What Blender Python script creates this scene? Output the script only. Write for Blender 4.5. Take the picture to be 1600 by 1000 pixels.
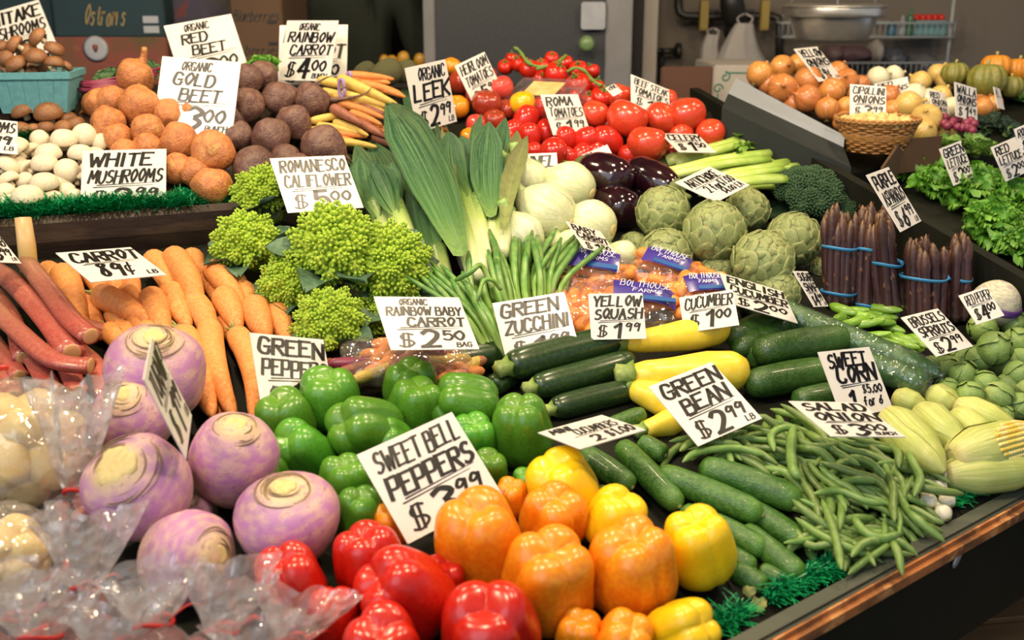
import bpy, bmesh, math, random
import numpy as np
from mathutils import Vector, Matrix, Quaternion, noise

random.seed(7)
PI = math.pi
SC = bpy.context.scene
COL = SC.collection
for o in list(bpy.data.objects):
    bpy.data.objects.remove(o)

# ------------------------------------------------------------------ camera
FPX = 1700.0
PITCH = math.radians(16.5)
EYE = Vector((0, 0, 1.55))
cam_data = bpy.data.cameras.new('camera')
cam_data.sensor_width = 36.0
cam_data.lens = 36.0 * FPX / 1600.0
cam_data.clip_start = 0.02
cam_data.dof.use_dof = True
cam_data.dof.focus_distance = 1.75
cam_data.dof.aperture_fstop = 4.5
cam = bpy.data.objects.new('camera', cam_data)
cam.location = EYE
cam.rotation_euler = (PI / 2 - PITCH, 0, 0)
COL.objects.link(cam)
SC.camera = cam

# ------------------------------------------------------------------ light
SC.view_settings.view_transform = 'Standard'
SC.view_settings.look = 'None'
SC.view_settings.gamma = 1
SC.view_settings.use_curve_mapping = False
SC.view_settings.exposure = 0.38
world = bpy.data.worlds.new('daylight')
SC.world = world
world.use_nodes = True
bg = world.node_tree.nodes['Background']
bg.inputs[0].default_value = (0.74, 0.84, 1.0, 1)     # overcast daylight from the open street side
bg.inputs[1].default_value = 0.34

# soft daylight from the open street front, left of the camera
dl = bpy.data.lights.new('street_daylight', 'SUN')
dl.energy = 0.85
dl.angle = math.radians(50)
dl.color = (0.80, 0.88, 1.0)
dlo = bpy.data.objects.new('street_daylight', dl)
dlo.rotation_euler = Vector((.62, 1.0, -.72)).to_track_quat('-Z', 'Y').to_euler()
dlo.location = (-3, -3, 3)
COL.objects.link(dlo)

def bulb_light(name, loc, energy, col=(1.0, 0.79, 0.52), radius=0.07):
    d = bpy.data.lights.new(name, 'POINT')
    d.energy = energy
    d.color = col
    d.shadow_soft_size = radius
    o = bpy.data.objects.new(name, d)
    o.location = loc
    COL.objects.link(o)
    return o

# bare bulbs strung under the roof above the stall
for i, (x, y, z, e) in enumerate([(-1.15, 1.05, 2.35, 32), (-0.35, 0.85, 2.35, 34), (0.45, 1.15, 2.35, 30), (1.3, 1.7, 2.35, 20),
                                  (-0.8, 2.1, 2.45, 30), (0.15, 2.0, 2.45, 32), (1.0, 2.5, 2.45, 14), (1.75, 2.6, 2.5, 9)]):
    bulb_light('bulb_light', (x, y, z), e)

# ------------------------------------------------------------------ surfaces of the stall (height above floor)
def SA(X, Y): return EYE.z - 0.865 - 0.0717 * X + 0.232 * Y
def SM(X, Y): return SA(X, Y) + 0.055 + 0.22 * (Y - 2.33 - 0.40 * X)
def ST(X, Y): return SA(X, Y) + 0.22 * (Y - 2.10)
def SO(X, Y): return SA(X, Y) + 0.10 + 0.10 * (Y - 2.3)
def SL(X, Y): return SA(X, Y) + 0.10
SURF = {'A': SA, 'M': SM, 'T': ST, 'O': SO, 'L': SL}
CP, SP = math.cos(PITCH), math.sin(PITCH)

def ray(x, y):
    a = (x - 800) / FPX
    b = (y - 500) / FPX
    return Vector((a, CP - b * SP, -(SP + b * CP)))

def at(x, y, h=0.0, s='A'):
    """point where the sight line through photo pixel x, y meets a stall surface lifted by h"""
    f = SURF[s]
    r = ray(x, y)
    g0 = EYE.z - f(0, 0) - h
    P = EYE + r
    g1 = P.z - f(P.x, P.y) - h
    t = g0 / (g0 - g1)
    return EYE + r * t

def atd(x, y, d):
    return EYE + ray(x, y) * d

def depth(P):
    v = P - EYE
    return v.y * CP - v.z * SP

def m_px(P):
    return depth(P) / FPX

# ------------------------------------------------------------------ materials
def lin(h):
    h = h.lstrip('#')
    o = []
    for i in (0, 2, 4):
        c = int(h[i:i + 2], 16) / 255
        o.append(c / 12.92 if c <= 0.04045 else ((c + 0.055) / 1.055) ** 2.4)
    return (o[0], o[1], o[2], 1)

MATS = {}
# materials used on meshes modelled in metres (the others sit on meshes of unit size)
METRE = {'carrot_skin': 7, 'zucchini_skin': 5, 'cucumber_skin': 6, 'mini_cucumber_skin': 6, 'yellow_squash_skin': 6, 'english_cucumber_skin': 6, 'corn_husk': 6, 'leek_shaft': 4, 'leek_leaf': 5, 'leek_outer_leaf': 6,
         'rhubarb_skin': 6, 'green_bean_skin': 5, 'snap_pea_pod': 6, 'purple_asparagus': 6, 'yellow_carrot_skin': 6, 'bunched_carrot_skin': 6, 'purple_carrot_skin': 6, 'baby_carrot_skin': 6, 'green_onion_stalk': 5, 'celery_stalk': 6,
         'eggplant_skin': 6, 'wicker': 5, 'teal_pulp_basket': 3, 'white_card': 2}

def mat(name, stops, rough=0.5, noise_c=None, nscale=12, namt=0.5, stretch=(1, 1, 1), bump=0.0, bscale=60, vary=0.12, coat=0.0,
        spec=0.5, sss=0.0, nlo=0.42, nhi=0.62, c3=None, c3scale=40, c3lo=.6, c3hi=.7, metal=0.0, trans=0.0, hue=0.0, stripe=None):
    """colour along attribute t (stops), blotches of noise_c, per object value variation, bump"""
    if name in MATS:
        return MATS[name]
    k_ = METRE.get(name, 1)
    nscale, bscale, c3scale = nscale * k_, bscale * k_, c3scale * k_
    m = bpy.data.materials.new(name)
    m.use_nodes = True
    nt = m.node_tree
    N, L = nt.nodes, nt.links
    bs = N['Principled BSDF']
    bs.inputs['Roughness'].default_value = rough
    bs.inputs['Specular IOR Level'].default_value = spec
    bs.inputs['Coat Weight'].default_value = coat
    bs.inputs['Coat Roughness'].default_value = 0.12
    bs.inputs['Metallic'].default_value = metal
    if sss:
        bs.inputs['Subsurface Weight'].default_value = sss
        bs.inputs['Subsurface Radius'].default_value = (0.02, 0.012, 0.006)
        bs.inputs['Subsurface Scale'].default_value = 0.4
    if isinstance(stops, str):
        stops = [(0, stops)]
    ramp = N.new('ShaderNodeValToRGB')
    el = ramp.color_ramp.elements
    while len(el) < len(stops):
        el.new(0.5)
    while len(el) > max(1, len(stops)):
        el.remove(el[-1])
    for e, (p, c) in zip(el, stops):
        e.position = p
        e.color = lin(c)
    at_ = N.new('ShaderNodeAttribute')
    at_.attribute_name = 't'
    L.new(at_.outputs['Fac'], ramp.inputs['Fac'])
    cur = ramp.outputs['Color']
    tc = N.new('ShaderNodeTexCoord')
    mp = N.new('ShaderNodeMapping')
    mp.inputs['Scale'].default_value = stretch
    oi = N.new('ShaderNodeObjectInfo')
    L.new(tc.outputs['Object'], mp.inputs['Vector'])
    off = N.new('ShaderNodeVectorMath')
    off.operation = 'ADD'
    sc_ = N.new('ShaderNodeMath')
    sc_.operation = 'MULTIPLY'
    sc_.inputs[1].default_value = 37.0
    L.new(oi.outputs['Random'], sc_.inputs[0])
    L.new(mp.outputs['Vector'], off.inputs[0])
    L.new(sc_.outputs[0], off.inputs[1])
    vec = off.outputs['Vector']

    def blotch(cur, color, scale, lo, hi, amt):
        nz = N.new('ShaderNodeTexNoise')
        nz.inputs['Scale'].default_value = scale
        nz.inputs['Detail'].default_value = 4
        L.new(vec, nz.inputs['Vector'])
        mr = N.new('ShaderNodeMapRange')
        mr.inputs[1].default_value = lo
        mr.inputs[2].default_value = hi
        mr.inputs[4].default_value = amt
        L.new(nz.outputs['Fac'], mr.inputs[0])
        mx = N.new('ShaderNodeMix')
        mx.data_type = 'RGBA'
        L.new(mr.outputs[0], mx.inputs[0])
        L.new(cur, mx.inputs[6])
        mx.inputs[7].default_value = lin(color)
        return mx.outputs[2]
    if noise_c:
        cur = blotch(cur, noise_c, nscale, nlo, nhi, namt)
    if c3:
        cur = blotch(cur, c3, c3scale, c3lo, c3hi, 0.8)
    if stripe:          # fine lines running lengthwise, from attribute c across the blade
        ac = N.new('ShaderNodeAttribute')
        ac.attribute_name = 'c'
        cx = N.new('ShaderNodeCombineXYZ')
        L.new(ac.outputs['Fac'], cx.inputs[0])
        L.new(at_.outputs['Fac'], cx.inputs[1])
        ms = N.new('ShaderNodeVectorMath')
        ms.operation = 'MULTIPLY_ADD'
        ms.inputs[1].default_value = (16, 1.2, 0)
        L.new(cx.outputs[0], ms.inputs[0])
        L.new(sc_.outputs[0], ms.inputs[2])
        ns = N.new('ShaderNodeTexNoise')
        ns.inputs['Scale'].default_value = 1.6
        ns.inputs['Detail'].default_value = 3
        L.new(ms.outputs[0], ns.inputs['Vector'])
        mr2 = N.new('ShaderNodeMapRange')
        mr2.inputs[1].default_value = .42
        mr2.inputs[2].default_value = .68
        mr2.inputs[4].default_value = .75
        L.new(ns.outputs['Fac'], mr2.inputs[0])
        mx2 = N.new('ShaderNodeMix')
        mx2.data_type = 'RGBA'
        L.new(mr2.outputs[0], mx2.inputs[0])
        L.new(cur, mx2.inputs[6])
        mx2.inputs[7].default_value = lin(stripe)
        cur = mx2.outputs[2]
    if vary or hue:
        hs = N.new('ShaderNodeHueSaturation')
        mr = N.new('ShaderNodeMapRange')
        mr.inputs[3].default_value = 1 - vary
        mr.inputs[4].default_value = 1 + vary
        L.new(oi.outputs['Random'], mr.inputs[0])
        L.new(mr.outputs[0], hs.inputs['Value'])
        if hue:
            mh = N.new('ShaderNodeMapRange')
            mh.inputs[3].default_value = 0.5 - hue
            mh.inputs[4].default_value = 0.5 + hue
            L.new(oi.outputs['Random'], mh.inputs[0])
            L.new(mh.outputs[0], hs.inputs['Hue'])
        L.new(cur, hs.inputs['Color'])
        cur = hs.outputs['Color']
    L.new(cur, bs.inputs['Base Color'])
    if bump:
        nb = N.new('ShaderNodeTexNoise')
        nb.inputs['Scale'].default_value = bscale
        nb.inputs['Detail'].default_value = 3
        L.new(vec, nb.inputs['Vector'])
        bp = N.new('ShaderNodeBump')
        bp.inputs['Strength'].default_value = bump
        bp.inputs['Distance'].default_value = 0.004
        L.new(nb.outputs['Fac'], bp.inputs['Height'])
        L.new(bp.outputs['Normal'], bs.inputs['Normal'])
    if trans:
        tl = N.new('ShaderNodeBsdfTranslucent')
        L.new(cur, tl.inputs['Color'])
        mx = N.new('ShaderNodeMixShader')
        mx.inputs[0].default_value = trans
        L.new(bs.outputs[0], mx.inputs[1])
        L.new(tl.outputs[0], mx.inputs[2])
        L.new(mx.outputs[0], N['Material Output'].inputs['Surface'])
    MATS[name] = m
    return m

def plastic_film(name, tint=(1, 1, 1, 1), veil=0.12, bump=0.6, bscale=22, rough=0.09, gloss=0.07):
    """thin clear bag: mostly see-through, glossy, a little milky"""
    m = bpy.data.materials.new(name)
    m.use_nodes = True
    nt = m.node_tree
    N, L = nt.nodes, nt.links
    for n in list(N):
        if n.type != 'OUTPUT_MATERIAL':
            N.remove(n)
    tr = N.new('ShaderNodeBsdfTransparent')
    tr.inputs[0].default_value = tint
    gl = N.new('ShaderNodeBsdfGlossy')
    gl.inputs['Roughness'].default_value = rough
    df = N.new('ShaderNodeBsdfDiffuse')
    df.inputs[0].default_value = (0.95, 0.94, 0.96, 1)
    fr = N.new('ShaderNodeLayerWeight')
    fr.inputs[0].default_value = .5
    tl = N.new('ShaderNodeBsdfTranslucent')
    tl.inputs[0].default_value = (0.95, 0.94, 0.96, 1)
    mv = N.new('ShaderNodeMixShader')
    mv.inputs[0].default_value = .5
    L.new(df.outputs[0], mv.inputs[1])
    L.new(tl.outputs[0], mv.inputs[2])
    pw = N.new('ShaderNodeMath')
    pw.operation = 'POWER'
    pw.inputs[1].default_value = 3.0
    L.new(fr.outputs['Facing'], pw.inputs[0])
    nz = N.new('ShaderNodeTexVoronoi')      # crinkle: small tilted facets
    nz.inputs['Scale'].default_value = bscale
    tc = N.new('ShaderNodeTexCoord')
    wp = N.new('ShaderNodeTexNoise')
    wp.inputs['Scale'].default_value = bscale * .5
    L.new(tc.outputs['Object'], wp.inputs['Vector'])
    wa = N.new('ShaderNodeVectorMath')
    wa.operation = 'MULTIPLY_ADD'
    wa.inputs[1].default_value = (1.2 / bscale,) * 3
    L.new(wp.outputs['Color'], wa.inputs[0])
    L.new(tc.outputs['Object'], wa.inputs[2])
    L.new(wa.outputs[0], nz.inputs['Vector'])
    bp = N.new('ShaderNodeBump')
    bp.inputs['Strength'].default_value = bump
    bp.inputs['Distance'].default_value = 0.012
    L.new(nz.outputs['Distance'], bp.inputs['Height'])
    for n in (gl, fr, df):
        L.new(bp.outputs[0], n.inputs['Normal'])
    m1 = N.new('ShaderNodeMixShader')
    m1.inputs[0].default_value = veil
    L.new(tr.outputs[0], m1.inputs[1])
    L.new(mv.outputs[0], m1.inputs[2])
    m2 = N.new('ShaderNodeMixShader')
    mr = N.new('ShaderNodeMath')
    mr.operation = 'MULTIPLY_ADD'
    mr.inputs[1].default_value = .55
    mr.inputs[2].default_value = gloss
    L.new(pw.outputs[0], mr.inputs[0])
    L.new(mr.outputs[0], m2.inputs[0])
    L.new(m1.outputs[0], m2.inputs[1])
    L.new(gl.outputs[0], m2.inputs[2])
    L.new(m2.outputs[0], N['Material Output'].inputs['Surface'])
    return m

# ------------------------------------------------------------------ mesh helpers
def obj(name, geo, material, parent=None, smooth=True):
    v, f, t = geo
    me = bpy.data.meshes.new(name)
    me.from_pydata([tuple(p) for p in v], [], f)
    if t is not None:
        a = me.attributes.new('t', 'FLOAT', 'POINT')
        a.data.foreach_set('value', [float(q) for q in t])
    if smooth:
        me.polygons.foreach_set('use_smooth', [True] * len(me.polygons))
    me.materials.append(material)
    me.update()
    o = bpy.data.objects.new(name, me)
    COL.objects.link(o)
    if parent:
        o.parent = parent
    return o

def share(name, src, parent=None):
    o = bpy.data.objects.new(name, src.data)
    COL.objects.link(o)
    if parent:
        o.parent = parent
    return o

def empty(name, P=(0, 0, 0)):
    o = bpy.data.objects.new(name, None)
    o.empty_display_size = 0.02
    o.location = P
    COL.objects.link(o)
    return o

def tag(o, label, cat, group=None):
    o['label'] = label
    o['category'] = cat
    if group:
        o['group'] = group
    return o

def struct(o, kind='structure'):
    o['kind'] = kind
    return o

def orient(o, P, axis=(0, 0, 1), spin=0.0, scale=None):
    o.rotation_mode = 'QUATERNION'
    o.rotation_quaternion = Vector((0, 0, 1)).rotation_difference(Vector(axis).normalized()) @ Quaternion((0, 0, 1), spin)
    o.location = P
    if scale is not None:
        o.scale = (scale,) * 3 if isinstance(scale, (int, float)) else scale
    return o

def cat(pts, n):
    """smooth curve through points (Catmull-Rom), n samples"""
    P = [Vector(p) for p in pts]
    if len(P) == 2:
        return [P[0].lerp(P[1], i / (n - 1)) for i in range(n)]
    out = []
    m = len(P) - 1
    for i in range(n):
        u = i / (n - 1) * m
        k = min(int(u), m - 1)
        u -= k
        p1, p2 = P[k], P[k + 1]
        p0 = P[k - 1] if k > 0 else p1 * 2 - p2
        p3 = P[k + 2] if k + 2 <= m else p2 * 2 - p1
        out.append(0.5 * (2 * p1 + (p2 - p0) * u + (2 * p0 - 5 * p1 + 4 * p2 - p3) * u * u + (3 * p1 - p0 - 3 * p2 + p3) * u ** 3))
    return out

def interp(pairs, x):
    xs = [p[0] for p in pairs]
    ys = [p[1] for p in pairs]
    return float(np.interp(x, xs, ys))

def frames(path):
    n = len(path)
    T = []
    for i in range(n):
        a = path[max(0, i - 1)]
        b = path[min(n - 1, i + 1)]
        d = b - a
        T.append(d.normalized() if d.length > 1e-9 else Vector((0, 0, 1)))
    u = T[0].orthogonal().normalized()
    out = []
    for i in range(n):
        u = (u - T[i] * u.dot(T[i]))
        u = u.normalized() if u.length > 1e-6 else T[i].orthogonal().normalized()
        out.append((T[i], u, T[i].cross(u)))
    return out

def sweep(path, radii, seg=10, mod=None, flat=1.0, ref=None):
    v, f, t = [], [], []
    n = len(path)
    fr = frames(path)
    for i in range(n):
        T, u, w = fr[i]
        if ref is not None:
            w = (ref - T * ref.dot(T)).normalized()
            u = w.cross(T)
        for j in range(seg):
            th = 2 * PI * j / seg
            r = radii[i] * (mod(th, i / (n - 1)) if mod else 1)
            v.append(path[i] + u * (math.cos(th) * r) + w * (math.sin(th) * r * flat))
            t.append(i / (n - 1))
    for i in range(n - 1):
        for j in range(seg):
            a, b = i * seg + j, i * seg + (j + 1) % seg
            f.append((a, b, b + seg, a + seg))
    f.append(tuple(reversed(range(seg))))
    f.append(tuple(range((n - 1) * seg, n * seg)))
    return v, f, t

def lathe(prof, seg=24, n=16, mod=None, zmod=None):
    """turned shape about z; prof = [(r,z)..] bottom to top, mod(th,s) scales the radius"""
    pr = cat([(r, 0, z) for r, z in prof], n)
    v, f, t = [], [], []
    for i, p in enumerate(pr):
        s = i / (n - 1)
        for j in range(seg):
            th = 2 * PI * j / seg
            r = max(p.x, 0) * (mod(th, s) if mod else 1)
            z = p.z + (zmod(th, s) if zmod else 0)
            v.append(Vector((r * math.cos(th), r * math.sin(th), z)))
            t.append(s)
    for i in range(n - 1):
        for j in range(seg):
            a, b = i * seg + j, i * seg + (j + 1) % seg
            f.append((a, b, b + seg, a + seg))
    f.append(tuple(reversed(range(seg))))
    f.append(tuple(range((n - 1) * seg, n * seg)))
    return v, f, t

def box(x0, x1, y0, y1, z0, z1, bev=0.0):
    bm = bmesh.new()
    bmesh.ops.create_cube(bm, size=1)
    for q in bm.verts:
        q.co = Vector(((x0 + x1) / 2 + q.co.x * (x1 - x0), (y0 + y1) / 2 + q.co.y * (y1 - y0), (z0 + z1) / 2 + q.co.z * (z1 - z0)))
    if bev:
        bmesh.ops.bevel(bm, geom=bm.edges[:], offset=bev, segments=2, affect='EDGES')
    v = [q.co.copy() for q in bm.verts]
    bm.verts.index_update()
    f = [tuple(q.index for q in p.verts) for p in bm.faces]
    bm.free()
    return v, f, [0.0] * len(v)

def merge(*gs):
    v, f, t = [], [], []
    for a, b, c in gs:
        o = len(v)
        v += list(a)
        f += [tuple(i + o for i in q) for q in b]
        t += list(c)
    return v, f, t

def xform(g, M):
    return [M @ Vector(p) for p in g[0]], g[1], g[2]

def sheet(grid, closed=False):
    """quad sheet from rows of points"""
    v, f, t = [], [], []
    n, m = len(grid), len(grid[0])
    for i, row in enumerate(grid):
        for p in row:
            v.append(Vector(p))
            t.append(i / max(1, n - 1))
    for i in range(n - 1):
        for j in range(m - 1 + (1 if closed else 0)):
            a, b = i * m + j, i * m + (j + 1) % m
            f.append((a, b, b + m, a + m))
    return v, f, t

def ribbon(path, widths, up, fold=0.0, m=5):
    grid = []
    fr = frames(path)
    for i, p in enumerate(path):
        T = fr[i][0]
        side = T.cross(up).normalized()
        nn = side.cross(T)
        row = []
        for j in range(m):
            q = (j / (m - 1)) * 2 - 1
            row.append(p + side * (q * widths[i]) + nn * (fold * widths[i] * abs(q) ** 1.3))
        grid.append(row)
    return sheet(grid)

# ------------------------------------------------------------------ piles: labels that single out every item by its place
PILES = {}

def reg(key, o, x, y, desc, cat_, where, group=None):
    d = PILES.setdefault(key, dict(items=[], desc=desc, cat=cat_, where=where, group=group))
    d['items'].append((o, x, y))
    return o

ORD = ['', '', 'second', 'third', 'fourth', 'fifth', 'sixth', 'seventh', 'eighth', 'ninth', 'tenth', 'eleventh', 'twelfth']

def ordl(i, n):
    if n == 1:
        return 'only'
    if i == 0:
        return 'leftmost'
    if i == n - 1:
        return 'rightmost'
    return ORD[i + 1] + ' from left'

def finish_labels():
    for key, d in PILES.items():
        it = d['items']
        n = len(it)
        g = d['group']
        if n == 1:
            tag(it[0][0], '%s %s' % (d['desc'], d['where']), d['cat'], g)
            continue
        k = 1 if n <= 6 else max(2, round(math.sqrt(n / 2.2)))
        it = sorted(it, key=lambda q: q[2])
        rows = [it[round(i * n / k):round((i + 1) * n / k)] for i in range(k)]
        for ri, row in enumerate(rows):
            row = sorted(row, key=lambda q: q[1])
            if k == 1:
                rn = ''
            elif ri == 0:
                rn = ', back row'
            elif ri == k - 1:
                rn = ', front row'
            elif ri == 1:
                rn = ', second row from back'
            else:
                rn = ', %s row from back' % ORD[ri + 1]
            for ci, (o, x, y) in enumerate(row):
                lb = '%s %s, %s%s' % (d['desc'], d['where'], ordl(ci, len(row)), rn)
                lb = ' '.join(lb.replace(' ,', ',').split())
                while len(lb.split()) > 16:
                    lb = lb.split(' ', 1)[1]
                tag(o, lb, d['cat'], g or key)
# ------------------------------------------------------------------ the setting: floor, walls, stall decks
M_floor = mat('concrete_floor', '#3c3833', rough=0.8, noise_c='#2a2724', nscale=3, vary=0)
M_darkwood = mat('black_painted_wood', '#14150f', rough=0.6, noise_c='#1f2019', nscale=8, vary=0, bump=0.2, bscale=30, spec=.15)
M_greenpaint = mat('worn_green_paint', '#42463a', rough=0.55, noise_c='#4d5044', nscale=9, vary=0, bump=0.25, bscale=60, c3='#6d4a26', c3scale=30, c3lo=.68, c3hi=.72)
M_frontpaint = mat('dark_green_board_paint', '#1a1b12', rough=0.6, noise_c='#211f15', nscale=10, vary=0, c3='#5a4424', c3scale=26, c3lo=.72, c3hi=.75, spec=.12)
M_wornedge = mat('worn_wood_edge', '#a9662e', rough=0.7, noise_c='#4a2d17', nscale=22, vary=0, namt=.8, bump=.6, bscale=50, c3='#c98d4f', c3scale=35, c3lo=.55, c3hi=.65)
M_board = mat('wet_dark_board', '#241a13', rough=0.45, noise_c='#4a3a28', nscale=9, vary=0, bump=0.4, bscale=25, stretch=(1, 1, 3))
M_backdark = mat('dark_back_wall', '#0f0d0a', rough=0.9, noise_c='#15120e', nscale=2, vary=0)
M_wallgrey = mat('grey_plaster', '#6b635a', rough=0.85, noise_c='#635c53', nscale=2, vary=0)
M_roof = mat('dark_roof_boards', '#2b2620', rough=0.9, vary=0)
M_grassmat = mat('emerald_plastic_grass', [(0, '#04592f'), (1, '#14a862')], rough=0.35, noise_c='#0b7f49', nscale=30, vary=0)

def slab(name, pts, thick, material, parent=None):
    """polygon of world points extruded straight down"""
    n = len(pts)
    v = [Vector(p) for p in pts] + [Vector(p) - Vector((0, 0, thick)) for p in pts]
    f = [tuple(range(n)), tuple(reversed(range(n, 2 * n)))]
    for i in range(n):
        j = (i + 1) % n
        f.append((i, i + n, j + n, j))
    bm = bmesh.new()
    bv = [bm.verts.new(p) for p in v]
    for q in f:
        bm.faces.new([bv[i] for i in q])
    bmesh.ops.recalc_face_normals(bm, faces=bm.faces[:])
    vv = [p.co.copy() for p in bm.verts]
    bm.verts.index_update()
    ff = [tuple(p.index for p in q.verts) for q in bm.faces]
    bm.free()
    return obj(name, (vv, ff, [0.0] * len(vv)), material, parent, smooth=False)

floor = struct(obj('floor', box(-4, 5, -1.5, 6.2, -0.05, 0), M_floor, smooth=False))
BACKY = 4.7
struct(obj('wall_back', box(-4, 0.52, BACKY, BACKY + .1, 0, 3.3), M_backdark, smooth=False))
struct(obj('wall_right', box(0.52, 5, BACKY - .25, BACKY + .1, 0, 3.3), M_wallgrey, smooth=False))
struct(obj('wall_left', box(-4.1, -4, 0.5, 6, 0, 3.3), M_backdark, smooth=False))
struct(obj('ceiling', box(-4.1, 5, 0.2, 4.9, 3.2, 3.3), M_roof, smooth=False))

DK = -0.055     # deck lies this far under the average produce
# front rail of the stall, seen running from lower middle to the right edge
RI0, RI1 = at(1110, 1010, -.03), at(1600, 748, -.03)
zr = (RI0.z + RI1.z) / 2
def on_level(x, y, z):
    r = ray(x, y)
    return EYE + r * ((z - EYE.z) / r.z)
RAILZ = zr
I0, I1 = on_level(1200, 962, zr), on_level(1600, 750, zr)
ud = (I1 - I0).normalized()
vd = Vector((-ud.y, ud.x, 0))
if vd.y < 0:
    vd = -vd
outw = (on_level(1600, 783, zr) - I1).dot(-vd)
def RP(u, v, z): return I0 + ud * u + vd * v + Vector((0, 0, z - zr))
rail = empty('stall_front', RP(0, 0, 0))
inv = Matrix.Translation(-rail.location)
def railpart(name, u0, u1, v0, v1, z0, z1, m, bev=.004):
    n = 40
    g = box(u0, u1, v0, v1, z0, z1, bev)
    M = Matrix(((ud.x, vd.x, 0, I0.x), (ud.y, vd.y, 0, I0.y), (0, 0, 1, 0), (0, 0, 0, 1)))
    return obj(name, xform(xform(g, M), inv), m, rail, smooth=False)
railpart('cap_board', -1.6, 1.5, -outw + .006, 0, zr - .02, zr, M_greenpaint)
railpart('worn_edge', -1.6, 1.5, -outw - .009, -outw + .008, zr - .026, zr + .0005, M_wornedge, .007)
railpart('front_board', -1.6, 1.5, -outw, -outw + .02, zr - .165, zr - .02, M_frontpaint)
railpart('lower_board', -1.6, 1.5, -outw + .10, -outw + .12, .05, zr - .165, M_darkwood)
M_metal_tag = mat('dull_metal', '#9a9a98', rough=.4, metal=.6, vary=0)
pz = on_level(1493, 872, zr)
pr_ = ray(1493, 872)
den = pr_.dot(vd)
pt = EYE + pr_ * ((RP(0, -outw, zr) - EYE).dot(vd) / den)
g = lathe([(0, 0), (.011, .0), (.011, .003), (0, .004)], 16, 6)
q = obj('metal_disc', g, M_metal_tag, rail)
orient(q, pt - rail.location - vd * .001, -vd)
q.scale = (.55, 1.1, 1)
tag(rail, 'dark green wooden stall front with a worn orange edge along the beans', 'stall')
struct(rail)
del rail['category'], rail['label']

# divider between the near bay and the onion and lettuce bay
D0, D1 = at(1128, 166, .06), at(1610, 442, .06)
dd = D1 - D0
Dm = (D0 - dd * .15, D1 + dd * .5)
sidev = Vector((dd.y, -dd.x, 0)).normalized()
if sidev.x < 0:
    sidev = -sidev
# main deck
def onA(P, h): return Vector((P.x, P.y, SA(P.x, P.y) + h))
P0 = RP(-1.6, 0, 0); P1 = RP(.75, 0, 0)
cornerR = Dm[1]
deckpts = [onA(P0, DK), onA(RP(.9, 0, 0), DK), onA(cornerR + Vector((.25, 0, 0)), DK), at(1130, 182, DK), at(960, 205, DK), at(690, 240, DK), at(380, 290, DK), at(-260, 330, DK), onA(Vector((-2.0, .9, 0)), DK)]
deck = struct(slab('deck_board', deckpts, .03, M_darkwood))
div = struct(slab('divider_board', [Dm[0], Dm[1], Dm[1] + sidev * .025, Dm[0] + sidev * .025], .32, M_darkwood))
# raised tier on the left with mushrooms and beets
def onS(s, P, h): return Vector((P.x, P.y, SURF[s](P.x, P.y) + h))
def lineY(X): return 2.33 + .40 * X
MD = -.045
a0 = Vector((-2.2, lineY(-2.2), 0)); a1 = Vector((-.42, lineY(-.42), 0))
EDGE0 = at(0, 362, -.02, 'M'); EDGE1 = at(366, 334, -.02, 'M')
ed = (EDGE1 - EDGE0); ed.z = 0
A0 = EDGE0 - ed * 1.2; A1 = EDGE1 + ed * .1
tier = struct(slab('tier_board', [onS('M', A0, MD), onS('M', A1, MD), onS('M', at(470, 138, MD, 'M'), MD), onS('M', at(-200, 138, MD, 'M'), MD)], .12, M_board))
lip_d = Vector((ed.y, -ed.x, 0)).normalized()
lip = struct(slab('trim_1', [onS('M', A0, -.012), onS('M', A1, -.012), onS('M', A1 - lip_d * .02, -.012), onS('M', A0 - lip_d * .02, -.012)], .065, M_board))
# raised tier for the tomatoes
tt = struct(slab('tomato_tier', [onS('T', at(690, 262, 0, 'T'), DK), onS('T', at(1000, 275, 0, 'T'), DK), onS('T', at(1150, 235, 0, 'T'), DK), onS('T', at(1110, 175, DK, 'T'), DK), onS('T', at(940, 135, DK, 'T'), DK), onS('T', at(700, 130, DK, 'T'), DK)], .10, M_darkwood))
tt2 = struct(slab('carrot_tier', [onS('M', A1 + Vector((.12, 0, 0)), MD - .02), onS('T', at(690, 262, 0, 'T'), DK - .01), onS('T', at(700, 136, DK, 'T'), DK), onS('M', at(470, 138, MD, 'M'), MD)], .10, M_darkwood))
# onion and lettuce bay behind the divider
ob = struct(slab('onion_deck', [at(1142, 172, -.07, 'O'), at(1330, 272, -.07, 'O'), at(1480, 236, -.07, 'O'), at(1680, 215, -.07, 'O'), at(1680, 130, -.07, 'O'), at(1180, 132, -.07, 'O')], .05, M_darkwood))
lb = struct(slab('lettuce_deck', [onS('L', Dm[0].lerp(Dm[1], .40) + sidev * .026, -.08), onS('L', Dm[1] + sidev * .026, -.08), onS('L', Dm[1] + sidev * .9, -.08), onS('L', Dm[0].lerp(Dm[1], .40) + sidev * .9, -.08)], .05, M_darkwood))

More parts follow.
